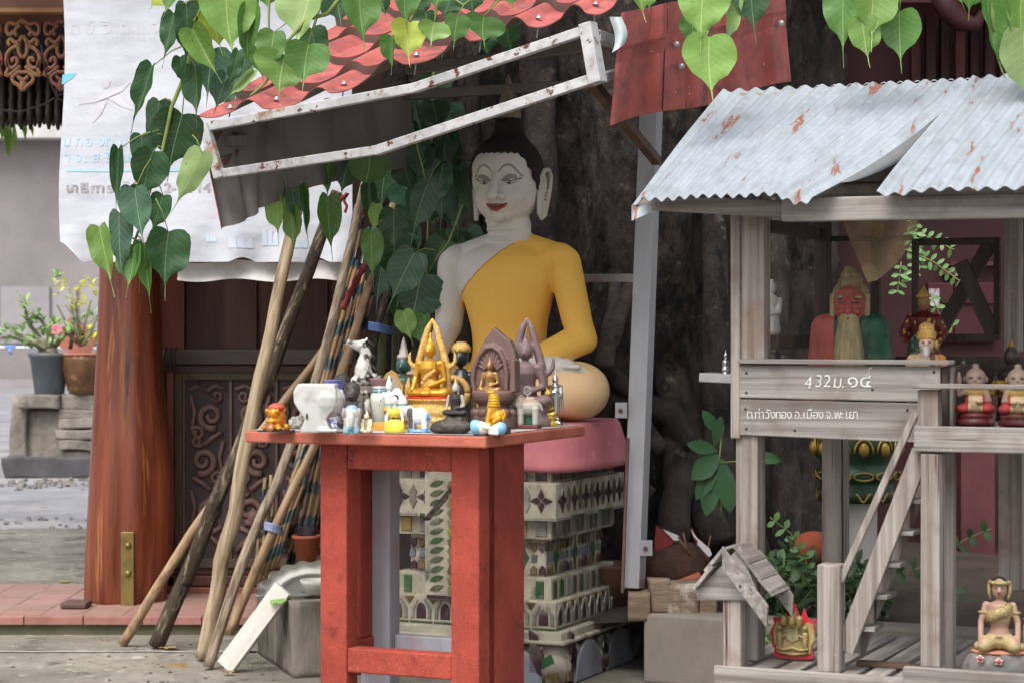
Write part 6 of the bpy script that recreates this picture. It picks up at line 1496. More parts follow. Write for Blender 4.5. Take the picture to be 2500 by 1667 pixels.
# --- green Buddha with spire, black crowned head, gold disc, arched plaque
t = fig('green_buddha_figurine', 'dark green Buddha figurine with tall pale spire crown', 'figurine', 985, 1036); b = MB(); s = .235
seat(b, s, .02); b.b2(-.05,.05,-.03,.04,0,.03); place(t, 'body', b, .0034, paint('jade_resin', .3, 0, .15, lin((.14,.20,.19))), lambda x, y, z: lin((.20,.32,.29)), 1)
q = MB(); q.lathe([(.026,.235),(.023,.25),(.016,.253),(.015,.27),(.011,.273),(.010,.288),(.004,.306),(.0005,.315)], 14, (0,.002,0)); q.build('spire', mat('silver_spire', lin((.62,.58,.55)), lin((.45,.42,.40)), 30, rough=.4, bump=.3), t, True)
t = fig('black_head_figurine', 'black deity head with gold crown behind the brown almond shrine', 'figurine', 1126, 1036); b = MB()
b.tube([(0,0,0),(0,0,.08),(0,0,.14),(0,0,.165)], [.045,.035,.03,.014], 14); b.ell((0,-.004,.198), (.024,.026,.03)); b.ell((0,-.03,.19), (.006,.006,.012)); place(t, 'body', b, .003, paint('black_green', .3, 0, .1, lin((.10,.12,.12))), lambda x, y, z: lin((.13,.15,.15)), 1)
q = MB(); q.lathe([(.024,.212),(.029,.214),(.028,.228),(.022,.236),(.012,.244)], 18); q.build('crown', glit, t, True)
t = fig('dark_figure', 'small dark figure with gold trim beside the black crowned head', 'figurine', 1146, 1036); b = MB(); b.tube([(0,0,0),(0,0,.1),(0,0,.14),(0,0,.155)], [.03,.026,.022,.01], 12); b.ell((0,0,.172), .019); place(t, 'body', b, .003, MATS['black_green'], lambda x, y, z: lin((.20,.18,.19)) if z > .1 else lin((.42,.34,.16)), 1)
t = fig('gong_disc', 'ochre and black round gong leaning behind the gold Buddha', 'gong', 1108, 1037); q = MB()
q.tube([Vector((.052*math.cos(a), 0, .115+.052*math.sin(a))) for a in [2*math.pi*i/28 for i in range(29)]], .012, 8); q.build('rim', mat('ochre_rim', lin((.70,.54,.28)), None, 8, rough=.5, bump=.1), t, True)
q = MB(); q.lathe([(.05,0),(.05,.006)], 24); o = q.build('disc', mat('dark_disc', lin((.22,.22,.24)), None, 6, rough=.4, bump=.05), t, True); o.location = (0,.003,.115); o.rotation_euler = (math.pi/2,0,0)
q = MB(); q.b2(-.01,.01,-.006,.006,0,.055); q.build('stand', blackp, t, True)
t = fig('arched_plaque', 'small ochre pointed arch plaque behind the teal leaf vase', 'plaque', 957, 1039); q = MB()
q.prism([(-.045,.0),(.045,0),(.045,.14),(.02,.185),(0,.198),(-.02,.185),(-.045,.14)], (0,0,0), (1,0,0), (0,0,1), (0,-1,0), .01); q.build('frame', mat('ochre_rim', (0,0,0)), t, True)
q = MB(); q.prism([(-.036,.01),(.036,.01),(.036,.136),(.016,.172),(0,.183),(-.016,.172),(-.036,.136)], (0,-.0105,0), (1,0,0), (0,0,1), (0,-1,0), .002); q.build('plate', mat('hazy_plate', lin((.62,.58,.52)), lin((.52,.48,.43)), 8, rough=.3, bump=.05), t, True)
q = MB(); q.b2(-.035,.035,-.018,.018,0,.012); q.b2(-.03,.03,-.016,.016,.0125,.026); t = fig('orange_stand', 'low yellow and orange box stand behind the lady in yellow', 'stand', 935, 1049); q.build('box', mat('yellow_orange', lin((.82,.66,.30)), lin((.74,.36,.14)), 2, rough=.4, bump=0), t, True)
t = fig('white_bird_figurine', 'tiny white bird figurine on a grey rock beside the warrior', 'figurine', 980, 1044); b = MB(); b.ell((0,0,.03), (.022,.02,.032)); b.ell((.006,0,.06), (.02,.016,.022)); place(t, 'rock', b, .003, mat('grey_rock', lin((.56,.53,.49)), lin((.44,.41,.38)), 30, rough=.8, bump=.5)); b = MB(); b.ell((-.002,-.002,.092), (.010,.012,.014)); b.ell((-.002,-.006,.108), .007); place(t, 'body', b, .0018, whitegl, None, 1)

for nm_, k_ in (('brown_shrine_figurine', 1.12), ('brown_buddha_figurine', 1.22), ('silver_buddha_figurine', 1.2), ('dark_buddha_figurine', 1.2), ('yellow_dress_figurine', 1.3), ('white_warrior_figurine', 1.15), ('grey_blue_elephant_figurine', 1.15), ('gold_beast_figurine', 1.15), ('black_head_figurine', 1.22), ('small_gold_buddha_figurine', 1.1)):
    bpy.data.objects[nm_].scale = (k_,)*3
# ================================================================== figures inside the shrine house
def on_h(px, v, z):
    u = HF.hit(px, 1000, v)[0]; return HF.w(u, v, z)
zfl = zpf
def facecap(b, c, r): b.ell(c, r)
# hermit: large bust figure
hp = on_h(2076, .28, zfl); t = thing('hermit_statue', 'bearded hermit statue in coral and green robe with coiled topknot', 'statue', hp, ANG*.6)
k = 7.15/F*1.06293
b = MB(); top = EYE-zfl  # helper
def hzv(y): return EYE-(y*K-HY)*7.17/F-zfl      # view row to local height
b.tube([(0,.0,0),(0,.0,hzv(800)),(0,0,hzv(760)),(0,0,hzv(735)),(0,0,hzv(715))], [.14,.12,.125,.115,.06], 20)
b.ell((0,.02,.05), (.17,.12,.07))
for g in (-1, 1): b.ell((g*.085,0,hzv(748)), (.045,.05,.04)); b.cap((g*.1,0,hzv(752)), (g*.112,-.015,hzv(850)), .034, .034); b.cap((g*.112,-.015,hzv(850)), (g*.06,-.09,hzv(880)), .034, .03)
for v_ in b.v: v_.y *= .5
def hcol(x, y, z): return lin((.60,.29,.25)) if x < -.05 else (lin((.20,.15,.14)) if x < .045 and x > .03 else (lin((.12,.30,.21)) if x > .03 and (mnoise.noise(Vector((x*40,y*40,z*40))) > -.25) else lin((.14,.22,.20))))
place(t, 'body', b, .005, matte, hcol, 4)
b = MB(); hc = hzv(702)
b.ell((0,0,hc+.006), (.060,.064,.075)); b.ell((0,-.01,hc-.03), (.054,.054,.05)); b.cap((0,-.058,hc+.02), (0,-.074,hc-.022), .009, .014); b.cap((0,0,hc-.04), (0,0,hc-.10), .04, .045)
for g in (-1, 1): b.ell((g*.022,-.052,hc-.022), (.018,.014,.014)); b.ell((g*.058,.005,hc), (.009,.014,.024)); b.ell((g*.022,-.056,hc+.012), (.014,.008,.007))
place(t, 'head', b, .0034, matte, lambda x, y, z: lin((.56,.27,.245)), 2)
cream = mat('cream_hair', lin((.58,.53,.40)), lin((.42,.37,.26)), 14, (3,3,.3), rough=.75, bump=.6, bscale=40, bdist=.006)
b = MB(); b.ell((0,.016,hc+.040), (.063,.062,.050)); b.lathe([(.040,hc+.076),(.042,hc+.086),(.036,hc+.094),(.032,hc+.098),(.034,hc+.106),(.026,hc+.114),(.025,hc+.12),(.020,hc+.13),(.008,hc+.136)], 18, (0,.006,0))
for g in (-1, 1): b.cap((g*.024,-.062,hc+.028), (g*.044,-.052,hc+.026), .007, .004); b.tube([(g*.056,-.01,hc+.04),(g*.056,-.022,hc-.03),(g*.042,-.04,hc-.075)], [.012,.012,.014], 8)
place(t, 'hair', b, .0036, cream, None, 1)
b = MB(); b.tube([(-.034,-.062,hc-.05),(-.02,-.072,hc-.036),(0,-.077,hc-.032),(.02,-.072,hc-.036),(.034,-.062,hc-.05)], [.006,.009,.008,.009,.006], 8)
b.tube([(0,-.05,hc-.058),(0,-.068,hc-.10),(.002,-.080,hc-.16),(.006,-.088,hc-.24),(.004,-.09,hc-.30)], [.036,.044,.052,.052,.03], 14); place(t, 'beard', b, .004, cream, None, 1)
q = MB(); q.tube([(-.018,-.074,hc-.050),(0,-.079,hc-.0475),(.018,-.074,hc-.050)], [.003,.0075,.003], 8); q.build('mouth', mat('mouth_red', lin((.58,.20,.18)), None, 9, rough=.5), t, True)
for g in (-1, 1): q = MB(); q.ell((g*.022,-.0635,hc+.010), (.009,.003,.004), n=10); q.build('eye', blackp, t, True)
# golden-red goddess at the back
t = thing('red_gold_goddess_statue', 'standing deity in glittering red and gold dress at the back of shrine house', 'statue', on_h(2255, .50, zfl), ANG*.5)
def hz2(y): return EYE-(y*K-HY)*7.3/F-zfl
b = MB(); b.tube([(0,0,0),(0,0,hz2(820)),(0,0,hz2(760)),(0,0,hz2(730)),(0,0,hz2(716))], [.09,.06,.045,.05,.02], 16); b.ell((0,-.004,hz2(694)), (.022,.024,.03))
for g in (-1, 1): b.cap((g*.045,0,hz2(732)), (g*.07,-.01,hz2(765)), .017, .014); b.cap((g*.07,-.01,hz2(765)), (g*.045,-.05,hz2(790)), .014, .011)
rg = mat('red_sequin', (1,1,1), None, 40, attr=True, rough=.4, bump=.6, bscale=160, bdist=.004)
place(t, 'body', b, .004, rg, lambda x, y, z: lin((.55,.42,.26)) if z > hz2(712) else (lin((.75,.60,.22)) if mnoise.noise(Vector((x*70,y*70,z*50))) > .38 else lin((.36,.09,.09))), 2)
q = MB(); q.lathe([(.024,hz2(684)),(.026,hz2(680)),(.018,hz2(674)),(.008,hz2(664)),(.002,hz2(655))], 14); q.build('crown', glit, t, True)
q = MB(); q.ell((-.02,-.05,hz2(800)), (.03,.02,.05)); q.build('teal_offering', mat('teal_sequin', lin((.10,.28,.27)), lin((.5,.55,.4)), 80, contrast=(.5,.6), rough=.35, bump=.4), t, True)
# white-bearded small hermit
t = thing('white_bearded_hermit_figurine', 'small hermit figurine with white beard, gold headdress and tan robe', 'figurine', on_h(2262, .20, zfl), ANG*.5)
def hz3(y): return EYE-(y*K-HY)*7.0/F-zfl
b = MB(); b.tube([(0,0,0),(0,0,hz3(850)),(0,0,hz3(828)),(0,0,hz3(818)),(0,0,hz3(808))], [.07,.055,.055,.045,.02], 16); b.ell((0,-.006,hz3(788)), (.026,.028,.034)); b.cap((0,-.034,hz3(785)), (0,-.038,hz3(792)), .004, .006)
for g in (-1, 1): b.cap((g*.045,0,hz3(826)), (g*.058,-.01,hz3(870)), .02, .018)
place(t, 'body', b, .0034, matte, lambda x, y, z: (lin((.80,.66,.58)) if z > hz3(806) else (lin((.42,.26,.18)) if abs(x-.02) < .009 else (lin((.68,.58,.46)) if x < .035 else lin((.72,.46,.24))))), 2)
q = MB(); q.tube([(0,-.03,hz3(797)),(0,-.042,hz3(812)),(0,-.048,hz3(828))], [.013,.012,.002], 8); q.build('beard', whitegl, t, True)
q = MB(); q.lathe([(.03,hz3(782)),(.032,hz3(774)),(.03,hz3(764)),(.026,hz3(760)),(.024,hz3(748)),(.01,hz3(740))], 16); q.tube([(.028,0,hz3(782)),(.033,0,hz3(805))], [.010,.004], 8); q.build('headdress', glit, t, True)
for g in (-1, 1): q = MB(); q.ell((g*.011,-.033,hz3(786)), (.005,.002,.003), n=8); q.build('eye', blackp, t, True)
# two baby figures on red cushions
skin = lin((.50,.42,.37))
for i, (px, v) in enumerate(((2382, .10), (2485, .06))):
    t = thing('golden_boy_figurine', ['chubby child figurine with raised hand sitting on a red cushion', 'chubby child figurine with folded hands on a bright red cushion'][i], 'figurine', on_h(px, v, zfl), ANG*.6)
    q = MB(); q.lathe([(.058,0),(.062,.006),(.060,.016),(.05,.02),(.056,.026),(.054,.036),(.04,.04)], 26, sy=.8); q.build('cushion', mat('red_cushion', lin((.33,.09,.09)), lin((.46,.34,.32)), 12, contrast=(.5,.75), rough=.45, bump=.2), t, True)
    b = MB(); z = .036
    for g in (-1, 1): b.ell((g*.036,-.012,z+.016), (.026,.03,.017))
    b.ell((0,0,z+.035), (.036,.03,.036)); b.ell((0,0,z+.066), (.034,.026,.022)); b.ell((0,-.004,z+.112), (.034,.034,.035)); b.ell((0,-.018,z+.1), (.027,.022,.02)); b.ell((0,-.037,z+.108), (.005,.006,.005)); b.ell((0,.002,z+.152), (.012,.012,.008))
    for g in (-1, 1): b.ell((g*.034,.002,z+.108), (.006,.008,.011))
    if i == 0: b.cap((-.032,0,z+.07), (-.052,-.008,z+.06), .011, .010); b.cap((-.052,-.008,z+.06), (-.052,-.014,z+.11), .010, .011); b.cap((-.052,-.014,z+.11), (-.052,-.014,z+.128), .009, .006)
    else: b.cap((-.032,0,z+.07), (-.042,-.014,z+.04), .012, .010); b.cap((-.042,-.014,z+.04), (-.01,-.034,z+.04), .010, .008)
    b.cap((.032,0,z+.07), (.042,-.014,z+.04), .012, .010); b.cap((.042,-.014,z+.04), (.01,-.034,z+.04), .010, .008)
    place(t, 'body', b, .0028, matte, lambda x, y, z_: (lin((.58,.46,.24)) if .06 < z_-.036 < .078 and abs(x) < .03 else (skin if z_-.036 > .06 or abs(x) > .03 and z_ > .075 else (lin((.60,.20,.18)) if abs(x) > .022 else lin((.70,.62,.50))))), 2)
    for g in (-1, 1): q = MB(); q.ell((g*.013,-.0365,z+.116), (.006,.002,.0035), n=8); q.build('eye', blackp, t, True)
    q = MB(); q.ell((0,-.0375,z+.096), (.007,.002,.0025), n=8); q.build('mouth', MATS['mouth_red'], t, True)
# background dark figures
for (px, v, hgt, lab, c1_, c2_) in ((2352, .34, .20, 'dark crowned figurine in shadow behind the child with raised hand', lin((.16,.14,.15)), lin((.40,.38,.36))), (2470, .42, .26, 'dark figurine with gold garland in shadow beside the back post', lin((.18,.15,.13)), lin((.60,.46,.16)))):
    t = thing('shadowed_figurine', lab, 'figurine', on_h(px, v, zfl), ANG*.5); b = MB(); s = hgt
    b.tube([(0,0,0),(0,0,.35*s),(0,0,.62*s),(0,0,.70*s)], [.2*s,.17*s,.19*s,.07*s], 14); b.ell((0,0,.82*s), (.1*s,.11*s,.13*s)); b.tube([(0,0,.92*s),(0,0,1.04*s)], [.06*s,.01*s], 8)
    for g in (-1, 1): b.cap((g*.18*s,0,.6*s), (g*.24*s,-.05*s,.36*s), .06*s, .05*s)
    b.tube([(.18*s*math.cos(a), -.15*s*math.sin(a)-.02, (.50-.14*math.sin(a))*s) for a in [math.pi*i/8 for i in range(9)]], .035*s, 8)
    place(t, 'body', b, .005, resin, lambda x, y, z: c2_ if (y < -.06*s and .3*s < z < .52*s) or z > .95*s else c1_, 1)
# cushion-like roll behind the hermit, white-robed figure, silver figure
t = thing('gilded_roll', 'rolled cream and ochre cloth behind the hermit shoulder', 'cloth', on_h(2150, .46, zfl)+Vector((0,0,.20))); b = MB(); b.tube([(-.03,0,.03),(0,0,.02),(.03,0,-.02),(.04,0,-.08)], [.02,.028,.024,.015], 10); place(t, 'roll', b, .004, mat('striped_roll', lin((.66,.58,.48)), lin((.46,.34,.22)), 12, rough=.7, bump=.3), None, 1)
q = MB(); q.b2(-.04,.04,-.04,.04,-.20,-.075); q.build('block', wdk, t, True)
t = thing('white_robed_figurine', 'white robed ceramic figurine standing behind the house corner post', 'figurine', on_h(1885, .45, hz(1990, 818, .3)), ANG); b = MB()
b.ell((0,0,.01), (.03,.025,.012)); b.tube([(0,0,.01),(0,0,.06),(0,0,.12),(0,0,.14)], [.03,.026,.03,.012], 14); b.ell((0,0,.165), (.016,.017,.022)); b.ell((0,.0,.186), .009)
for g in (-1, 1): b.cap((g*.028,0,.12), (g*.03,-.016,.08), .011, .010); b.cap((g*.03,-.016,.08), (0,-.03,.075), .010, .007)
place(t, 'body', b, .003, whitegl, None, 1)
t = thing('silver_figurine', 'small tarnished silver figurine on the pale grey ledge', 'figurine', mloc(1772, 914, .12), ANG); b = MB(); b.lathe([(.014,-.004),(.014,.004),(.010,.008),(.014,.016),(.012,.024),(.006,.028)], 14); b.tube([(0,0,.02),(0,0,.045),(0,0,.055)], [.011,.012,.004], 10); b.ell((0,0,.064), (.007,.007,.009)); b.tube([(0,0,.07),(0,0,.084)], [.004,.001], 6); place(t, 'body', b, .002, silv, None, 1)
# kneeling lady in gold on a painted rock, and a second one
pglit = mat('pale_glitter', lin((.68,.60,.42)), lin((.54,.46,.30)), 60, rough=.42, metal=.35, bump=.9, bscale=200, bdist=.006, spots=(lin((.84,.80,.70)), 180, .58, .05))
def gold_lady(lab, px, py, v, s=1.0, flowers=True):
    u, z = HF.hit(px, py, v); t = thing('gold_lady_figurine', lab, 'figurine', HF.w(u, v, zdk), ANG*.6, 'kneeling ladies on the deck', s)
    b = MB(); b.lathe([(.10,0),(.105,.012),(.10,.045),(.088,.07),(.07,.08)], 28, sy=.65); me = fuse(b, .004, 1, mat('painted_rock', lin((.34,.34,.33)), lin((.46,.43,.42)), 14, rough=.7, bump=.4), 'rock')
    for v_ in me.vertices: v_.co += mnoise.noise_vector(v_.co*45)*.005
    link('rock', me, t)
    q = MB(); q.lathe([(.05,.076),(.078,.078),(.078,.085),(.05,.086)], 24, sy=.65); q.build('mat', mat('tan_mat', lin((.66,.46,.34)), None, 9, rough=.7), t, True)
    z = .084; b = MB()
    for g in (-1, 1): b.cap((g*.018,.0,z+.028), (g*.04,-.045,z+.02), .024, .02); b.cap((g*.04,-.045,z+.016), (g*.03,.03,z+.012), .014, .012); b.ell((g*.058,.0,z+.012), (.012,.02,.012))
    b.ell((0,.005,z+.03), (.04,.032,.03)); b.tube([(0,0,z+.04),(0,0,z+.066),(0,-.002,z+.10),(0,0,z+.128),(0,0,z+.137)], [.032,.024,.034,.036,.014], 16); b.ell((-.014,-.022,z+.104), .014); b.ell((.014,-.022,z+.104), .014)
    b.cap((0,0,z+.13), (0,0,z+.152), .011, .011); b.ell((0,-.004,z+.172), (.022,.024,.029)); b.cap((0,-.026,z+.174), (0,-.03,z+.166), .003, .0045)
    for g in (-1, 1): b.cap((g*.036,0,z+.126), (g*.05,-.004,z+.078), .0105, .009); b.cap((g*.05,-.004,z+.078), (g*.05,-.03,z+.02), .009, .0075); b.cap((g*.05,-.03,z+.02), (g*.048,-.036,z+.008), .0075, .005)
    sk = lin((.60,.47,.41)); gd = lin((.62,.55,.40))
    place(t, 'body', b, .0028, matte, lambda x, y, zz_: sk if (abs(x) > .041 and zz_ > z+.026) or zz_ > z+.13 or z+.048 < zz_ < z+.082 or (x < -.012 and zz_ > z+.115) else gd, 2)
    q = MB(); q.tube([(.03,-.016,z+.128),(.012,-.034,z+.112),(-.02,-.034,z+.098),(-.032,-.016,z+.088)], [.010,.016,.016,.010], 10); q.tube([(.032,.02,z+.12),(-.03,.02,z+.09)], .012, 8); q.build('sash', pglit, t, True)
    b = MB(); b.ell((0,.006,z+.178), (.025,.024,.028)); place(t, 'hair', b, .003, mat('black_hair', lin((.13,.11,.11)), None, 9, rough=.5), None, 1)
    q = MB(); q.tube([(.026*math.cos(a), .0+.027*math.sin(a)-.002, z+.19) for a in [math.pi*(1+i/10) for i in range(11)]], [.006]*11, 8)
    for g in (-1, 1): q.tube([(g*.026,-.002,z+.19),(g*.028,-.002,z+.165),(g*.024,-.004,z+.142)], [.006,.006,.003], 8)
    q.build('headdress', pglit, t, True)
    for g in (-1, 1):
        q = MB(); q.tube([(g*.036+.012*math.cos(a)+g*.008, .012*math.sin(a), z+.106) for a in [2*math.pi*i/10 for i in range(11)]], .003, 6); q.build('armlet', pglit, t, True)
        q = MB(); q.ell((g*.0085,-.0268,z+.176), (.0042,.0015,.0022), n=8); q.build('eye', blackp, t, True)
    q = MB(); q.ell((0,-.0268,z+.159), (.005,.0015,.0022), n=8); q.build('mouth', MATS['mouth_red'], t, True)
    if flowers:
        for (x, zz_) in ((-.05,.068),(.0,.062)):
            f = MB()
            for k in range(5): f.ell((x+.007*math.cos(k*1.257+.3), -.064, zz_+.007*math.sin(k*1.257+.3)), (.006,.004,.005), n=8)
            f.build('flower', mat('flower_white', lin((.72,.66,.64)), lin((.62,.40,.38)), 60, rough=.5), t, True); f = MB(); f.ell((x,-.067,zz_), (.007,.003,.005), n=8); f.build('flower_heart', mat('flower_red', lin((.62,.26,.24)), None, 9, rough=.5), t, True)
    return t
gold_lady('kneeling lady figurine in gold dress on a grey painted rock with two flowers', 2440, 1625, -.05, 1.12)
gold_lady('second kneeling gold lady figurine mostly cut off beside the back post', 2540, 1600, .12, .92, False)
# ================================================================== leaning support poles
pm_l = mat('pale_pole', lin((.66,.59,.48)), lin((.48,.41,.32)), 16, (3,3,.12), contrast=(.38,.62), rough=.75, bump=.4, bscale=9, bdist=.008, spots=(lin((.36,.28,.21)), 6, .63, .08, 1), spots2=(lin((.30,.24,.19)), 20, .70, .05))
pm_d = mat('dark_bark_pole', lin((.30,.25,.20)), lin((.20,.165,.135)), 12, (3,3,.3), rough=.9, bump=.9, bscale=12, bdist=.012, spots=(lin((.50,.45,.38)), 14, .56, .06, 1), spots2=(lin((.11,.09,.08)), 9, .6, .06))
pm_g = mat('grey_pole', lin((.62,.56,.48)), lin((.38,.32,.27)), 24, (3,3,.2), contrast=(.4,.6), rough=.8, bump=.6, bscale=16, bdist=.008, spots=(lin((.30,.24,.20)), 10, .6, .08, 1))
pm_t = mat('tan_pole', lin((.66,.55,.43)), lin((.50,.40,.30)), 16, (3,3,.14), contrast=(.38,.62), rough=.65, bump=.25, bscale=9, bdist=.006, spots=(lin((.42,.32,.24)), 8, .66, .07, 1))
def pole(name, label, pts, r0, r1, m, group=None, n=14, wobble=.012, seed=0, cat='pole'):
    P0, P1 = Vector(pts[0]), Vector(pts[-1]); ax = (P1-P0); L = ax.length
    qn = ax.to_track_quat('Z', 'Y'); inv = qn.to_matrix().inverted()
    loc = [inv @ (Vector(p)-P0) for p in pts]; N = 26; cl = []
    for i in range(N+1):
        t = i/N*(len(loc)-1); k = min(int(t), len(loc)-2); f = t-k
        p0, p1, p2, p3 = loc[max(k-1,0)], loc[k], loc[k+1], loc[min(k+2,len(loc)-1)]
        p = .5*((2*p1)+(p2-p0)*f+(2*p0-5*p1+4*p2-p3)*f*f+(3*p1-3*p2+p3-p0)*f**3)
        cl.append(p+Vector((mnoise.noise(Vector((seed, i*.35, 0))), mnoise.noise(Vector((seed, i*.35, 7))), 0))*wobble*math.sin(math.pi*i/N))
    rad = [(r0+(r1-r0)*i/N)*(1+.07*mnoise.noise(Vector((seed*3, i*.6, 3)))) for i in range(N+1)]
    q = MB(); q.tube(cl, rad, n); o = q.build(name, m); o.location = P0; o.rotation_euler = qn.to_euler()
    return tag(o, label, cat, group)
def gd(y): return F*EYE/(y-HY)            # ground distance of a photo row
pole('leaning_pole', 'stout pale peeled pole leaning against the tree beside the table edge', [P(497,1606,gd(1612)), P(560,1300,8.95), P(640,900,9.0), P(742,430,9.15)], .036, .025, pm_l, seed=1, wobble=.02)
pole('leaning_pole', 'thick dark bark-covered pole leaning behind the pale pole', [P(382,1575,gd(1582)), P(560,1150,9.15), P(690,830,9.2), P(822,470,9.35)], .036, .026, pm_d, seed=2, wobble=.02)
pole('leaning_pole', 'thin tan pole with the lowest slant leaning towards the tree', [P(300,1570,gd(1577)), P(450,1330,9.2), P(620,1080,9.3), P(800,840,9.4), P(960,600,9.6)], .022, .018, pm_t, seed=3)
pole('leaning_pole', 'slim grey flaky pole whose foot stands beside the white plank', [P(508,1628,gd(1634)), P(600,1350,8.78), P(712,1090,8.8), P(800,830,8.9), P(893,440,9.15)], .022, .019, pm_g, seed=4)
pole('leaning_pole', 'smooth tan pole rising behind the white plank and table', [P(560,1545,8.95), P(660,1310,8.9), P(765,1090,8.95), P(850,860,9.0), P(960,500,9.3)], .021, .017, pm_t, seed=5)
pole('leaning_pole', 'pale stick with dark top leaning close to the statue arm', [P(850,1200,9.3), P(900,900,9.35), P(985,560,9.5)], .016, .016, pm_d, seed=6)
pole('leaning_pole', 'greenish stem standing upright behind the green Buddha figurine', [P(915,1200,9.5), P(930,900,9.5), P(948,640,9.55)], .020, .018, mat('green_stem', lin((.36,.38,.24)), lin((.28,.30,.18)), 6, (3,3,.3), rough=.6, bump=.2), seed=7)
pole('leaning_pole', 'second green stem beside the upright one near the statue', [P(960,1200,9.55), P(962,900,9.55), P(975,600,9.6)], .014, .012, MATS['green_stem'], seed=17)
# foil-striped bamboo sticks tied in bundles
def striped(nm, a, b):
    if nm in MATS: return MATS[nm]
    m = bpy.data.materials.new(nm); m.use_nodes = True; MATS[nm] = m; n = m.node_tree.nodes; L = m.node_tree.links; bs = n['Principled BSDF']
    tc = n.new('ShaderNodeTexCoord'); w = n.new('ShaderNodeTexWave'); w.wave_type = 'BANDS'; w.bands_direction = 'DIAGONAL'; w.inputs['Scale'].default_value = 4.2; w.inputs['Distortion'].default_value = .6; w.inputs['Detail'].default_value = 2
    L.new(tc.outputs['Object'], w.inputs['Vector']); mr = n.new('ShaderNodeMapRange'); mr.inputs[1].default_value = .62; mr.inputs[2].default_value = .70; L.new(w.outputs['Fac'], mr.inputs[0])
    mx = n.new('ShaderNodeMix'); mx.data_type = 'RGBA'; mx.inputs[6].default_value = (*a, 1); mx.inputs[7].default_value = (*b, 1); L.new(mr.outputs[0], mx.inputs[0]); L.new(mx.outputs[2], bs.inputs['Base Color'])
    r2 = n.new('ShaderNodeMapRange'); r2.inputs[3].default_value = .6; r2.inputs[4].default_value = .2; L.new(mr.outputs[0], r2.inputs[0]); L.new(r2.outputs[0], bs.inputs['Roughness']); return m
stA = striped('foil_striped_tan', lin((.58,.48,.34)), lin((.20,.28,.29))); stB = striped('foil_striped_orange', lin((.55,.42,.27)), lin((.20,.29,.31))); stC = striped('foil_striped_dark', lin((.34,.27,.20)), lin((.08,.08,.09)))
def bundle(nm, label, spec, tie):
    bt = thing(nm, label, 'stick bundle', P(*spec[0][0]))
    for i, (a, b, r, m) in enumerate(spec):
        P0, P1 = P(*a), P(*b); ax = P1-P0; qn = ax.to_track_quat('Z', 'Y'); q = MB(); q.tube([Vector((0,0,ax.length*k/6))+Vector((.004*math.sin(k*2+i), .004*math.cos(k*1.7+i), 0)) for k in range(7)], r, 9)
        o = q.build('stick', m, bt, True); o.location = P0-bt.location; o.rotation_euler = qn.to_euler()
    for (x, y, d, w, m) in tie:
        q = MB()
        for k in range(5): q.tube([P(x-w, y+k*4-8, d-.03), P(x, y+k*4-2, d-.06), P(x+w, y+k*4+6, d-.03)], .005, 6)
        q.build('tie', m, bt)
    return bt
strm = mat('plastic_string', lin((.62,.66,.78)), lin((.50,.54,.66)), 20, rough=.4, bump=.3)
bundle('striped_stick_bundle', 'bundle of tan and orange sticks striped with teal foil behind the grey flaky pole',
  [((640+i*11,1400-i*6,8.95),(744+i*9,1080,9.0+.01*i),.0085,[stA,stB,stA,stB][i%4]) for i in range(4)]+[((676+i*9,1340,9.0),(850+i*10,620+i*8,9.25),.011,[stB,stA,stB,stC][i%4]) for i in range(4)], [(668,1282,8.93,22,strm)])
bundle('slim_stick_bundle', 'pair of slim foil-striped sticks with frayed tips beside the carved door',
  [((618,1430,9.05),(646,1165,9.05),.0075,stA),((634,1420,9.04),(662,1158,9.04),.0075,stA),((648,1410,9.06),(668,1190,9.06),.0075,stA)], [])
bundle('dark_stick_bundle', 'dense bundle of dark foil-striped sticks leaning on the tree above the table',
  [((700+i*10,1400,9.1),(868+i*13+(i%3)*5,500+(i%4)*28,9.45),.0095,[stC,stC,stB,stC,stA][i%5]) for i in range(7)], [(752,1292,9.02,26,mat('dark_tie', lin((.24,.20,.24)), None, 9, rough=.6)), (930,795,9.3,30,mat('blue_plastic', lin((.34,.46,.66)), lin((.26,.36,.54)), 9, rough=.3, bump=.2))])
q = MB(); q.tube(wob([P(835,757,9.05), P(862,705,9.05), P(888,655,9.08), P(905,620,9.1)], .01, 3), [.014+.004*math.sin(i*1.7) for i in range(19)], 10); tag(q.build('red_cloth_wrap', redc), 'strip of red cloth wrapped round a leaning stick', 'cloth')
q = MB(); q.tube(wob([P(812,500,9.1), P(828,492,9.1), P(846,478,9.1)], .02, 5), [.012+.005*math.sin(i*2.3) for i in range(13)], 8); q.tube(wob([P(838,490,9.1), P(846,505,9.1), P(842,520,9.1)], .015, 8), .006, 8); tag(q.build('red_ribbon', redc), 'frayed dark red ribbon tied near the top of the dark pole', 'ribbon')
# white painted plank
wplank = mat('white_painted_plank', lin((.80,.79,.76)), lin((.72,.70,.66)), 6, (3,1,.3), rough=.6, bump=.3, bscale=8, bdist=.006, spots=(lin((.46,.40,.33)), 9, .68, .04, 1))
a, b = P(550, 1628, gd(1640)), P(692, 1436, 8.62); ax = b-a; sx = Vector((.93,-.36,0)); sx = (sx-ax.normalized()*sx.dot(ax.normalized())).normalized()
R = Matrix((sx, ax.normalized().cross(sx), ax.normalized())).transposed()
q = MB(); q.box((0,0,ax.length/2), (.082,.028,ax.length)); o = q.build('white_plank', wplank); o.location = a; o.rotation_euler = R.to_euler(); soften(o, .003); tag(o, 'white painted plank leaning on the concrete block', 'plank')
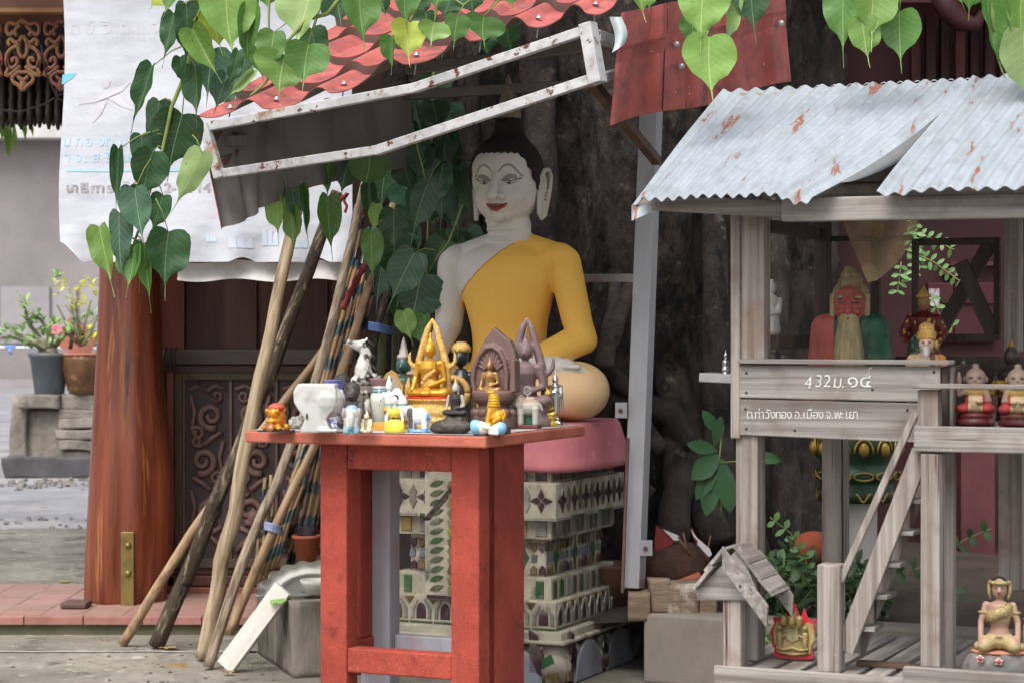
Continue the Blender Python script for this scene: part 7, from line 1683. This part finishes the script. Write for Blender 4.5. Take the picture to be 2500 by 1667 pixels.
# concrete block and what lies on it
cblk = mat('concrete_block', lin((.48,.45,.41)), lin((.36,.34,.30)), 6, (1,1,.35), contrast=(.4,.6), rough=.9, bump=.6, bscale=40, spots=(lin((.22,.21,.18)), 5, .52, .1, 1), rand=False)
CF = Frame(P(691,1664,8.43).x, 8.43, ANG); cz = P(691,1472,8.43).z
CF = Frame(-.871, 8.51, math.radians(19)); cz = .30
cb = thing('concrete_block', 'square mossy concrete block under the white tray beside the table', 'concrete block', CF.w(0,0,0), math.radians(19))
q = rough_box(0, .5, 0, .69, 0, cz, 12, .006, 3); q.build('block', cblk, cb, True)
tray = thing('scalloped_tray', 'chipped white scalloped plaster tray tilted on the concrete block', 'tray', P(700,1430,8.75), ANG)
q = MB(); ctr = P(765, 1425, 8.7)
def shell(a, b):
    th = math.pi*(.02+.62*a); r = (.02+.23*b)*(1+(.035*math.sin(a*40) if b > .8 else 0)); h = .03*math.sin(b*9)*(b > .6)
    return ctr+Vector((-math.cos(th)*r*.92, .05-.25*b*.2+h-.02, -.06+math.sin(th)*r*.62))
q.sheet(shell, 60, 14, .012, (.3,-.9,.3)); q.build('body', mat('white_plaster', lin((.70,.70,.67)), lin((.60,.60,.57)), 6, rough=.75, bump=.4, bscale=20), tray)
q = MB(); q.lathe([(.04,0),(.055,.10),(.062,.102),(.062,.115),(.05,.115),(.038,.02)], 24, P(748,1372,8.95)); tag(q.build('terracotta_pot', MATS['terracotta2']), 'small terracotta pot behind the white tray', 'pot')
q = MB(); q.lathe([(.05,0),(.07,.04),(.075,.055),(.06,.055),(.04,.02)], 20, P(778,1448,8.45)); tag(q.build('plaster_saucer', MATS['white_plaster']), 'broken white plaster saucer on the block behind the table leg', 'saucer')

# ================================================================== bodhi leaves
def leaf_mat(nm, c1, c2, vein, rough=.38):
    m = bpy.data.materials.new(nm); m.use_nodes = True; MATS[nm] = m; n = m.node_tree.nodes; L = m.node_tree.links; n.clear()
    out = n.new('ShaderNodeOutputMaterial'); b = n.new('ShaderNodeBsdfPrincipled'); tr = n.new('ShaderNodeBsdfTranslucent'); ms = n.new('ShaderNodeMixShader'); ms.inputs[0].default_value = .30
    tc = n.new('ShaderNodeTexCoord'); sp = n.new('ShaderNodeSeparateXYZ'); L.new(tc.outputs['UV'], sp.inputs[0])
    def math_(op, a, bb=None, c=None):
        k = n.new('ShaderNodeMath'); k.operation = op
        for i, x in enumerate((a, bb, c)):
            if x is None: continue
            if hasattr(x, 'is_linked'): L.new(x, k.inputs[i])
            else: k.inputs[i].default_value = x
        return k.outputs[0]
    ax = math_('ABSOLUTE', sp.outputs[0]); y = sp.outputs[1]
    mid = math_('LESS_THAN', ax, .012)
    lat = math_('FRACT', math_('MULTIPLY', math_('ADD', y, math_('MULTIPLY', ax, -.55)), 8.0))
    latv = math_('MULTIPLY', math_('LESS_THAN', math_('ABSOLUTE', math_('SUBTRACT', lat, .5)), .045), math_('LESS_THAN', ax, .42))
    vf = math_('MAXIMUM', math_('MULTIPLY', mid, .85), math_('MULTIPLY', latv, .28))
    nz = n.new('ShaderNodeTexNoise'); nz.inputs['Scale'].default_value = 14; nz.inputs['Detail'].default_value = 4; oi = n.new('ShaderNodeObjectInfo'); L.new(tc.outputs['Object'], nz.inputs['Vector'])
    mx = n.new('ShaderNodeMix'); mx.data_type = 'RGBA'; mx.inputs[6].default_value = (*c1,1); mx.inputs[7].default_value = (*c2,1); L.new(nz.outputs[0], mx.inputs[0])
    h = n.new('ShaderNodeHueSaturation'); mr = n.new('ShaderNodeMapRange'); mr.inputs[3].default_value = .78; mr.inputs[4].default_value = 1.2; L.new(oi.outputs['Random'], mr.inputs[0]); L.new(mr.outputs[0], h.inputs['Value']); L.new(mx.outputs[2], h.inputs['Color'])
    nb2 = n.new('ShaderNodeTexNoise'); nb2.inputs['Scale'].default_value = 5; nb2.noise_dimensions = '4D'; L.new(tc.outputs['UV'], nb2.inputs['Vector']); L.new(math_('MULTIPLY', oi.outputs['Random'], 40.0), nb2.inputs['W']); bf = math_('MULTIPLY', math_('GREATER_THAN', math_('ADD', nb2.outputs[0], math_('MULTIPLY', ax, .18)), .76), .8)
    mb2 = n.new('ShaderNodeMix'); mb2.data_type = 'RGBA'; L.new(bf, mb2.inputs[0]); L.new(h.outputs[0], mb2.inputs[6]); mb2.inputs[7].default_value = (*lin((.38,.30,.16)),1)
    m2 = n.new('ShaderNodeMix'); m2.data_type = 'RGBA'; L.new(vf, m2.inputs[0]); L.new(mb2.outputs[2], m2.inputs[6]); m2.inputs[7].default_value = (*vein,1)
    L.new(m2.outputs[2], b.inputs['Base Color']); L.new(m2.outputs[2], tr.inputs[0]); b.inputs['Roughness'].default_value = rough
    bp = n.new('ShaderNodeBump'); bp.inputs['Strength'].default_value = .35; bp.inputs['Distance'].default_value = .003; L.new(vf, bp.inputs['Height']); L.new(bp.outputs[0], b.inputs['Normal'])
    L.new(b.outputs[0], ms.inputs[1]); L.new(tr.outputs[0], ms.inputs[2]); L.new(ms.outputs[0], out.inputs[0]); return m
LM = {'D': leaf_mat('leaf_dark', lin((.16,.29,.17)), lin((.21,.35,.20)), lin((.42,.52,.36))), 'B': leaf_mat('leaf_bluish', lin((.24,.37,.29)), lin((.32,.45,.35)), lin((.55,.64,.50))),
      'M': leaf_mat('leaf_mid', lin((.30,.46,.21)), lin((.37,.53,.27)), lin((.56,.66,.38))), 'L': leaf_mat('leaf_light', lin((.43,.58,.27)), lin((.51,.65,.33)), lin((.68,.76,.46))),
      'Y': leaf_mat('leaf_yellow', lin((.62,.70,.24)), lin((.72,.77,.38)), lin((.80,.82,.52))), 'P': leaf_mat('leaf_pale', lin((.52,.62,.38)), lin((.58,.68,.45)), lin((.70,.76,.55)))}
OUT = [(0,.0,0),(.0,.0,0)]
def leaf_half(t):       # half width at fraction t along the blade (0 base .. 1 start of drip tip)
    return [.30,.43,.49,.50,.485,.455,.41,.35,.27,.17,.07,.018][min(11, int(t*11+.5))]
def leaf_mesh(variant):
    rv = random.Random(100+variant); fold = [.10,.35,-.12,.55,.2,.75][variant % 6]; curl = [.10,.35,-.2,.5,.05,.3][variant % 6]; wav = .02+.035*rv.random(); asy = rv.uniform(-.12,.12); bend = rv.uniform(-.12,.12); tw = rv.uniform(-.35,.35)
    rows = []; N = 13; vs = []; uv = []
    for i in range(N):
        t = i/(N-1)
        if t < .86: hw = leaf_half(t/.86); yy = t/.86
        else: hw = .015*(1-(t-.86)/.14)+.003; yy = 1+(t-.86)/.14*.28
        for k in range(-3, 4):
            s = k/3; x = hw*s; y = -yy
            if yy < .25: y += .13*(abs(s)**1.5)*(1-yy/.25) if i > 0 else .16*abs(s)**.8*(1-.55*abs(s))
            z = -abs(x)*fold + curl*(yy-.35)**2*-.5 + wav*math.sin(yy*14+k)*abs(s)
            if yy > 1: z += (yy-1)*.4*math.sin(variant)
            x2 = x*math.cos(abs(fold)*.6)*(1+asy*(1 if s > 0 else -1))*(1+.05*math.sin(yy*9+variant*2+k)) + bend*yy*yy
            z += tw*x*yy
            vs.append(Vector((x2, z, y))); uv.append((x, yy))
    fs = [(i*7+k, i*7+k+1, (i+1)*7+k+1, (i+1)*7+k) for i in range(N-1) for k in range(6)]
    me = bpy.data.meshes.new('leaf'); me.from_pydata([tuple(v) for v in vs], [], fs)
    ul = me.uv_layers.new(name='UVMap')
    for p in me.polygons:
        p.use_smooth = True
        for li in p.loop_indices: ul.data[li].uv = uv[me.loops[li].vertex_index]
    me.materials.append(LM['M']); me.update(); return me
LEAF = [leaf_mesh(i) for i in range(14)]
def add_leaf(br, x0, y0, x1, y1, w, c, d, var=None, yaw=None, tilt=None):
    a, t = P(x0, y0, d), P(x1, y1, d); ax = (t-a); Ls = ax.length; wid = w/F*d
    var = rr.randrange(14) if var is None else var
    o = link('leaf', LEAF[var], br)
    zax = -ax.normalized(); yaw_ = rr.uniform(-.45,.45) if yaw is None else yaw
    front = Vector((math.sin(yaw_), -math.cos(yaw_), .15+ (rr.uniform(-.1,.35) if tilt is None else tilt))); xax = (-front).cross(zax).normalized(); yax = zax.cross(xax)
    S = Matrix.Diagonal((wid*1.06/max(.35, math.cos(yaw_)), max(wid, Ls)*.9, Ls, 1))
    M = Matrix.Translation(a) @ Matrix((xax, yax, zax)).transposed().to_4x4() @ S
    loc, rot, scl = M.decompose(); o.location = loc-tree.location-br_off(br); o.rotation_euler = rot.to_euler(); o.scale = scl
    o.material_slots[0].link = 'OBJECT'; o.material_slots[0].material = LM[c]; return o
def br_off(br): return br.location
stemg = mat('green_twig', lin((.50,.54,.28)), lin((.40,.46,.24)), 9, rough=.5, bump=.1)
def branch(stems, leaves, d):
    br = None
    for pts, r0, r1 in stems:
        q = MB(); w = [P(x, y, d+.012) for x, y in pts]; w = wob(w, .004, len(pts)); q.tube(w, [r0+(r1-r0)*i/(len(w)-1) for i in range(len(w))], 7)
        o = q.build('branch', stemg, tree); br = br or o
    for lf in leaves:
        dd = d+rr.uniform(-.05,.05) if len(lf) < 8 else lf[7]; add_leaf(br, *lf[:6], dd)
        if len(lf) > 6 and lf[6]:
            (sx_, sy_) = lf[6]; a = P(lf[0], lf[1], dd); s0 = P(sx_, sy_, d+.012); m = (a+s0)/2+Vector((0,0,.012)); q = MB(); q.tube([s0, m, a], [.0028,.0022,.0018], 5); q.build('petiole', stemg, br)
    return br
branch([([(478,-30),(474,60),(462,150),(440,210),(418,262),(395,370),(372,440),(340,560),(322,610)], .010, .004)],
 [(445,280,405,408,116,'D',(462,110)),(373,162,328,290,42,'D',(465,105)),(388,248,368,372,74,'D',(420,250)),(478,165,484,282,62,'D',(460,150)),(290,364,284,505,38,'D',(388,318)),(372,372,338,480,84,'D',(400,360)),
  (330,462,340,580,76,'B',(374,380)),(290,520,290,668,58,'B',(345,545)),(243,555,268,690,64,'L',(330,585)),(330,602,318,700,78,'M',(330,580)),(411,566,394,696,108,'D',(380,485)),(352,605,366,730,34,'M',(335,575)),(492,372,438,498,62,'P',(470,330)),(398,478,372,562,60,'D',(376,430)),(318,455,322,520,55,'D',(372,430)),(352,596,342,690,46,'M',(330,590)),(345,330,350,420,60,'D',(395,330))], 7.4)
branch([([(545,-40),(530,10),(522,28)], .008, .004), ([(660,-40),(655,30),(655,75)], .006, .003), ([(480,-40),(500,20)], .006, .004)],
 [(520,31,526,116,78,'Y',(520,10)),(484,22,462,62,34,'Y',(500,15)),(552,-30,549,122,128,'L',None),(470,72,524,182,72,'L',(490,20)),(424,34,400,138,54,'D',(470,0)),(455,12,462,146,64,'D',(480,-10)),(612,20,596,158,56,'M',(640,-10)),(670,79,652,168,76,'M',(740,45)),(402,-30,366,16,56,'Y',None),(432,-40,402,36,52,'M',None),(648,-30,650,20,54,'M',None),
  (520,120,500,232,88,'B',None,7.55),(556,185,522,262,70,'B',None,7.55),(582,125,562,214,32,'D',None),(600,140,585,225,40,'B',None,7.56),(618,172,556,236,24,'P',None),(505,90,490,200,60,'B',None,7.58),(440,140,452,210,50,'D',None,7.55),(640,120,634,190,60,'M',None,7.5),(590,-20,600,60,70,'M',None,7.6),(500,-30,520,30,60,'M',None,7.6)], 7.3)
branch([([(860,-40),(800,35),(745,50),(700,105),(650,200),(610,235)], .008, .004), ([(795,-30),(770,60),(752,108)], .003, .002)],
 [(760,-20,718,102,130,'P',None),(697,137,668,222,124,'L',(700,105)),(752,110,738,200,112,'M',(790,-10)),(820,-30,830,60,90,'D',None,7.5),(760,70,775,150,70,'D',None,7.5)], 7.25)
branch([([(1040,-40),(1020,20),(1000,55)], .006, .004), ([(1075,-20),(1062,55)], .003, .002), ([(1260,-40),(1180,42)], .004, .002), ([(1200,-30),(1130,15),(1090,-10)], .005, .004)],
 [(876,-40,880,102,98,'M',None),(988,-40,982,56,64,'M',None),(1000,56,986,140,90,'Y',(1005,40)),(1060,56,1048,104,78,'L',(1066,0)),(1117,40,1106,106,62,'M',(1150,0)),(1182,42,1168,100,96,'M',(1230,-10)),(1072,-30,1070,22,58,'M',None),(1145,-25,1160,32,72,'D',None,7.5),(958,90,955,165,42,'M',None,7.4),(1040,30,1040,90,60,'D',None,7.45),(1010,-20,1030,50,60,'D',None,7.5),(925,-30,935,40,60,'D',None,7.6),(1100,-10,1090,45,70,'D',None,7.55),(1240,-40,1245,15,60,'M',None)], 7.2)
branch([([(1800,-60),(1770,-10)], .006, .004)],
 [(1718,-40,1704,96,118,'L',None),(1732,92,1722,226,126,'L',(1760,0),7.0),(1788,-10,1772,112,40,'P',None),(1832,-50,1836,76,84,'D',None),(1562,-50,1560,34,66,'L',None),(1690,40,1690,120,70,'M',None,7.12),(1590,-20,1580,20,40,'M',None)], 7.02)
branch([([(2150,-60),(2190,0),(2195,30)], .004, .002)],
 [(2060,-40,2052,122,84,'M',None),(2136,-45,2122,92,108,'L',None),(2104,46,2115,142,84,'L',(2140,0)),(2196,30,2194,150,94,'M',(2200,-10)),(2192,-50,2182,18,50,'M',None)], 6.95)
branch([([(2420,-60),(2410,0)], .004, .002)],
 [(2372,-50,2360,28,66,'M',None),(2408,-10,2426,152,84,'M',None),(2440,-20,2436,112,26,'P',None),(2492,-10,2488,150,112,'L',None),(2500,80,2502,244,134,'P',None,6.85),(2330,-60,2340,10,70,'M',None)], 6.9)
branch([([(1010,330),(1030,400),(1042,452)], .004, .002), ([(1130,500),(1095,590),(1060,640)], .004, .003)],
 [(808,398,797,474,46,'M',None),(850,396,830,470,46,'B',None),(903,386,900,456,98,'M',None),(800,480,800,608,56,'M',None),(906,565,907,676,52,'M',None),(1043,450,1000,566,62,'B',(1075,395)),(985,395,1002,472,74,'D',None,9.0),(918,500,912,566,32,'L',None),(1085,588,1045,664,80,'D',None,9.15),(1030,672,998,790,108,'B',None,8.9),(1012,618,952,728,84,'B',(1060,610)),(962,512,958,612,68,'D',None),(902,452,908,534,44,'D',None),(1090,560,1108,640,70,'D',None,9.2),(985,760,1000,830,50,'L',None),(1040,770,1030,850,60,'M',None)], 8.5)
branch([([(690,420),(700,470),(730,460)], .003, .002)],
 [(676,484,682,572,52,'L',None),(708,508,722,600,44,'L',None),(735,456,748,586,24,'M',None),(712,462,726,540,42,'B',None),(690,455,700,520,44,'L',None)], 8.2)
# darker leaves filling the gloom beside the trunk
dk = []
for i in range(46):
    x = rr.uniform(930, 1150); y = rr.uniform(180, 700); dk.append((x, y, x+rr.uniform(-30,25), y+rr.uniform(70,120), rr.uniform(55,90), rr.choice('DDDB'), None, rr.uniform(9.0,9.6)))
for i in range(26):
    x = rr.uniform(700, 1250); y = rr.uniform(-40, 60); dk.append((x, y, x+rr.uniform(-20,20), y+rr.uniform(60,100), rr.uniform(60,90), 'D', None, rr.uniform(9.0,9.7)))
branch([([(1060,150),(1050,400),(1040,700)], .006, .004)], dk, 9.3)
# fallen leaves on the ground
dryl = leaf_mat('leaf_dry', lin((.66,.55,.36)), lin((.56,.45,.30)), lin((.70,.62,.45)), .7); yel = leaf_mat('leaf_fallen_yellow', lin((.82,.66,.26)), lin((.76,.56,.20)), lin((.84,.72,.40)), .6)
def fallen(px, py, size, rz, m, label, z=0.004, d=None, tilt=0.15):
    dd = d or gd(py); o = link('fallen_leaf', LEAF[rr.randrange(3)]); p = P(px, py, dd); o.location = (p.x, dd, z+.012); o.rotation_euler = (math.pi/2-.1+tilt*.3, .1, rz); o.scale = (size, size*1.2, size)
    o.material_slots[0].link = 'OBJECT'; o.material_slots[0].material = m; return tag(o, label, 'leaf')
fallen(450, 1625, .10, 1.9, dryl, 'curled dry brown leaf on the concrete between two pole feet'); fallen(430, 1585, .07, 1.6, dryl, 'small dry leaf beside the dark pole foot'); fallen(165, 1400, .06, .9, yel, 'yellow fallen leaf on pale concrete before the road', z=.0835, d=11.0)
fallen(560, 1650, .05, .4, dryl, 'tiny dark dried leaf on concrete below the white plank'); fallen(700, 1440, .09, 1.2, LM['L'], 'green fallen leaf lying on top of the concrete block', z=cz, d=8.6); fallen(770, 1400, .11, .3, LM['B'], 'blue-green fallen leaf resting in the white tray', z=cz+.012, d=8.62); fallen(615, 1590, .08, 2.4, LM['L'], 'yellow-green leaf on the ground beside the concrete block')
fallen(110, 1240, .06, .5, yel, 'orange leaf lying on the asphalt beside the plinth'); fallen(50, 1320, .05, 2.2, yel, 'small yellow leaf on the pale strip near the road', z=.004)

# ================================================================== undergrowth
ug = mat('undergrowth_leaf', lin((.20,.31,.19)), lin((.27,.39,.24)), 8, rough=.45, bump=0, var=.25, trans=.25)
ug2 = mat('fresh_leaf', lin((.36,.52,.30)), lin((.44,.60,.36)), 8, rough=.4, bump=0, var=.2, trans=.25)
def pinnate(name, label, chains, m, d, L=.035, w=.018, gap=14, grp=None):
    t = thing(name, label, 'plant', P(*chains[0][0], d), 0, grp); q = MB()
    for c in chains:
        pts = [P(x, y, d+rr.uniform(-.03,.03)) for x, y in c]; q.tube(wob(pts, .004, 3), .0022, 5)
    q.build('stem', stemg, t)
    for c in chains:
        for (x0, y0), (x1, y1) in zip(c[:-1], c[1:]):
            n = max(2, int(math.hypot(x1-x0, y1-y0)/gap)); dx, dy = (x1-x0), (y1-y0); ln = math.hypot(dx, dy)
            for i in range(n):
                f = (i+.5)/n; bx, by = x0+dx*f, y0+dy*f
                for sg in (-1, 1):
                    nx, ny = -dy/ln*sg, dx/ln*sg; dirv = Vector((nx+.35*dx/ln, rr.uniform(-.5,.2), -(ny+.35*dy/ln)))
                    l = MB(); leaf_blade(l, P(bx, by, d), dirv, (0,-1,.35), L*rr.uniform(.8,1.2), w*rr.uniform(.85,1.2), 0, .12); l.build('leaf', m, t)
    return t
pinnate('pinnate_sapling', 'sapling with small oval leaflets behind the gold emblem plaque', [[(1985,1420),(1960,1350),(1930,1300),(1880,1262)], [(1980,1430),(1930,1370),(1870,1360)], [(1975,1440),(1920,1400),(1875,1395)]], ug2, 8.3, .042, .022, 24)
pinnate('pinnate_sapling', 'trailing vine of round leaflets crossing the dark red pilaster', [[(2180,1400),(2280,1380),(2350,1320),(2420,1290)], [(2290,1378),(2320,1430),(2340,1470)], [(2130,1420),(2210,1395)]], ug, 8.6, .045, .028, 30)
pinnate('tamarind_spray', 'hanging spray of fresh pinnate leaves behind the hermit statue', [[(2230,520),(2240,600),(2225,690)], [(2225,560),(2290,590),(2330,610)], [(2210,610),(2280,640),(2350,690)], [(2200,640),(2190,720)], [(2270,720),(2300,780),(2330,800)], [(2215,560),(2250,660)]], ug2, 8.4, .036, .016, 17)
def bushy(name, label, cx, cy, w, h, n, m, d, Lr=(.04,.07), cat='plant'):
    t = thing(name, label, cat, P(cx, cy+h/2, d)); q = MB(); st = MB()
    for k in range(9): st.tube([P(cx+rr.uniform(-w*.2,w*.2), cy+h/2, d), P(cx+rr.uniform(-w*.5,w*.5), cy+rr.uniform(-h*.4,h*.2), d+rr.uniform(-.1,.1))], .003, 5)
    st.build('stem', stemg, t)
    for i in range(n):
        r_ = math.sqrt(rr.random()); a = rr.uniform(0, 6.28)
        leaf_blade(q, P(cx+w/2*r_*math.cos(a), cy+h/2*r_*math.sin(a), d+rr.uniform(-.12,.12)), (rr.uniform(-1,1), rr.uniform(-1,.3), rr.uniform(-.7,.8)), (0,-.6,1), rr.uniform(*Lr), rr.uniform(*Lr)*.55)
    stuff(q.build('foliage', m, t)); return t
bushy('undergrowth_bush', 'dark green bushy undergrowth between house post and orange jar', 1930, 1430, 150, 190, 230, ug, 8.35)
bushy('undergrowth_bush', 'low leafy weeds at the foot of the white lotus column', 2110, 1440, 130, 130, 180, ug, 8.5)
bushy('undergrowth_bush', 'small weed sprouting beside the model house post', 1862, 1560, 40, 110, 26, ug2, 7.9)
sap = thing('broadleaf_sapling', 'sapling with large dark green leaves beside the lettered house boards', 'plant', P(1755, 1250, 8.6))
q = MB(); q.tube(wob([P(1760,1260,8.6), P(1752,1150,8.6), P(1765,1050,8.6)], .006, 2), .004, 6); q.tube([P(1752,1130,8.6), P(1850,1120,8.5)], .003, 5); q.build('stem', stemg, sap)
for (x, y, dx, dz, L_, w_) in ((1755,1060,-.6,.9,.12,.05),(1752,1100,-1,.25,.13,.06),(1755,1110,-.6,-.5,.15,.09),(1762,1120,.15,-1,.22,.085),(1750,1130,-.55,-.9,.17,.07),(1840,1110,1,-.2,.11,.05),(1745,1085,.2,1,.12,.05),(1770,1150,.4,-1,.16,.06),(1745,1140,-.2,-1,.20,.08)):
    l = MB(); leaf_blade(l, P(x, y, 8.6), (dx, -.25, dz), (0,-1,.2), L_, w_, 0, .1); l.build('leaf', mat('sapling_leaf', lin((.17,.31,.18)), lin((.22,.38,.22)), 7, rough=.45, bump=0, var=.15, trans=.2), sap)
# gauze cloth hanging inside the shrine house
gz = bpy.data.materials.new('gauze'); gz.use_nodes = True; n_ = gz.node_tree.nodes; L_ = gz.node_tree.links; n_.clear()
o_ = n_.new('ShaderNodeOutputMaterial'); d_ = n_.new('ShaderNodeBsdfDiffuse'); t_ = n_.new('ShaderNodeBsdfTransparent'); m_ = n_.new('ShaderNodeMixShader'); tx = n_.new('ShaderNodeTexNoise'); tx.inputs['Scale'].default_value = 9; tx.inputs['Detail'].default_value = 4
tcg = n_.new('ShaderNodeTexCoord'); L_.new(tcg.outputs['Object'], tx.inputs['Vector']); mrg = n_.new('ShaderNodeMapRange'); mrg.inputs[1].default_value = .4; mrg.inputs[2].default_value = .62; mrg.inputs[3].default_value = .5; mrg.inputs[4].default_value = .85; L_.new(tx.outputs[0], mrg.inputs[0])
mg = n_.new('ShaderNodeMix'); mg.data_type = 'RGBA'; mg.inputs[6].default_value = (*lin((.46,.40,.35)),1); mg.inputs[7].default_value = (*lin((.58,.52,.38)),1); L_.new(tx.outputs[0], mg.inputs[0]); L_.new(mg.outputs[2], d_.inputs[0])
L_.new(mrg.outputs[0], m_.inputs[0]); L_.new(t_.outputs[0], m_.inputs[1]); L_.new(d_.outputs[0], m_.inputs[2]); L_.new(m_.outputs[0], o_.inputs[0])
gpts = [(2040,500),(2055,545),(2075,590),(2100,645),(2118,690),(2138,684),(2160,668),(2195,640),(2225,590),(2240,545),(2245,500)]
gv = .12
def gauze(a, b):
    i = a*(len(gpts)-1); k = min(int(i), len(gpts)-2); f = i-k; x = gpts[k][0]*(1-f)+gpts[k+1][0]*f; y = gpts[k][1]*(1-f)+gpts[k+1][1]*f
    x0 = 2045+200*a; X = x0*(1-b)+x*b; Y = 500*(1-b)+y*b
    u, z = HF.hit(X, Y, gv); return HF.w(u, gv+.02*math.sin(a*15)*(1-.5*b)+.01*math.sin(b*7), z)
q = MB(); q.grid(gauze, 40, 16); tag(q.build('gauze_drape', gz), 'sheer faded gauze drape hanging to a point inside the shrine house', 'drape')

# ================================================================== unseen crown of the tree overhead, put in to block light above the back
q = MB(); rc = random.Random(11); vs = []; fs = []
for i in range(15000):
    a = rc.uniform(0, 6.28); rad = 3.9*math.sqrt(rc.random()); x = .4+rad*math.cos(a)*1.25; y = 10.7+rad*math.sin(a)*.95; z = 3.55+rc.random()**1.4*2.6 + (.5 if y < 8 else 0)
    if y < 9.0: continue
    s = rc.uniform(.09,.16); t1 = Vector((rc.uniform(-1,1), rc.uniform(-1,1), rc.uniform(-.9,-.1))).normalized(); t2 = t1.cross(Vector((rc.uniform(-1,1), rc.uniform(-1,1), .4))).normalized(); c = Vector((x, y, z)); b0 = len(vs)
    vs += [c, c+t1*s*.5+t2*s*.45, c+t1*s*1.2, c+t1*s*.5-t2*s*.45]; fs.append((b0, b0+1, b0+2, b0+3))
q.add(vs, fs, 0, False); stuff(q.build('crown', mat('crown_leaf', lin((.24,.38,.18)), lin((.32,.46,.22)), 3, rough=.5, bump=0, trans=.25), tree))
q = MB()
for (a, b, c) in (((.4,10.3,3.6),(-.6,9.6,4.6),(-2.2,8.9,5.2)), ((.8,10.3,3.6),(1.6,9.6,4.7),(2.8,9.0,5.4)), ((.6,10.2,3.8),(.5,9.2,4.9),(.2,8.3,5.6)), ((.7,10.6,3.8),(1.2,11.6,5.0),(2.0,12.8,5.8))): q.tube(wob([Vector(a), Vector(b), Vector(c)], .08, 2), [.30-.02*i for i in range(13)], 10)
q.build('limb', bark, tree)

# grit, dry leaf crumbs and twigs scattered over the concrete
q = MB(); rg_ = random.Random(5)
for i in range(260):
    x = rg_.uniform(-2.6, .2); y = rg_.uniform(8.2, 9.65); s_ = rg_.choice((.002,.003,.004,.007)); q.box((x, y, s_*.25), (s_*2.2, s_*1.5, s_*.5), Euler((rg_.uniform(-.3,.3), rg_.uniform(-.3,.3), rg_.random()*6)).to_matrix())
stuff(q.build('litter', mat('litter', lin((.42,.36,.26)), lin((.26,.22,.17)), 3, rough=.9, bump=0)))
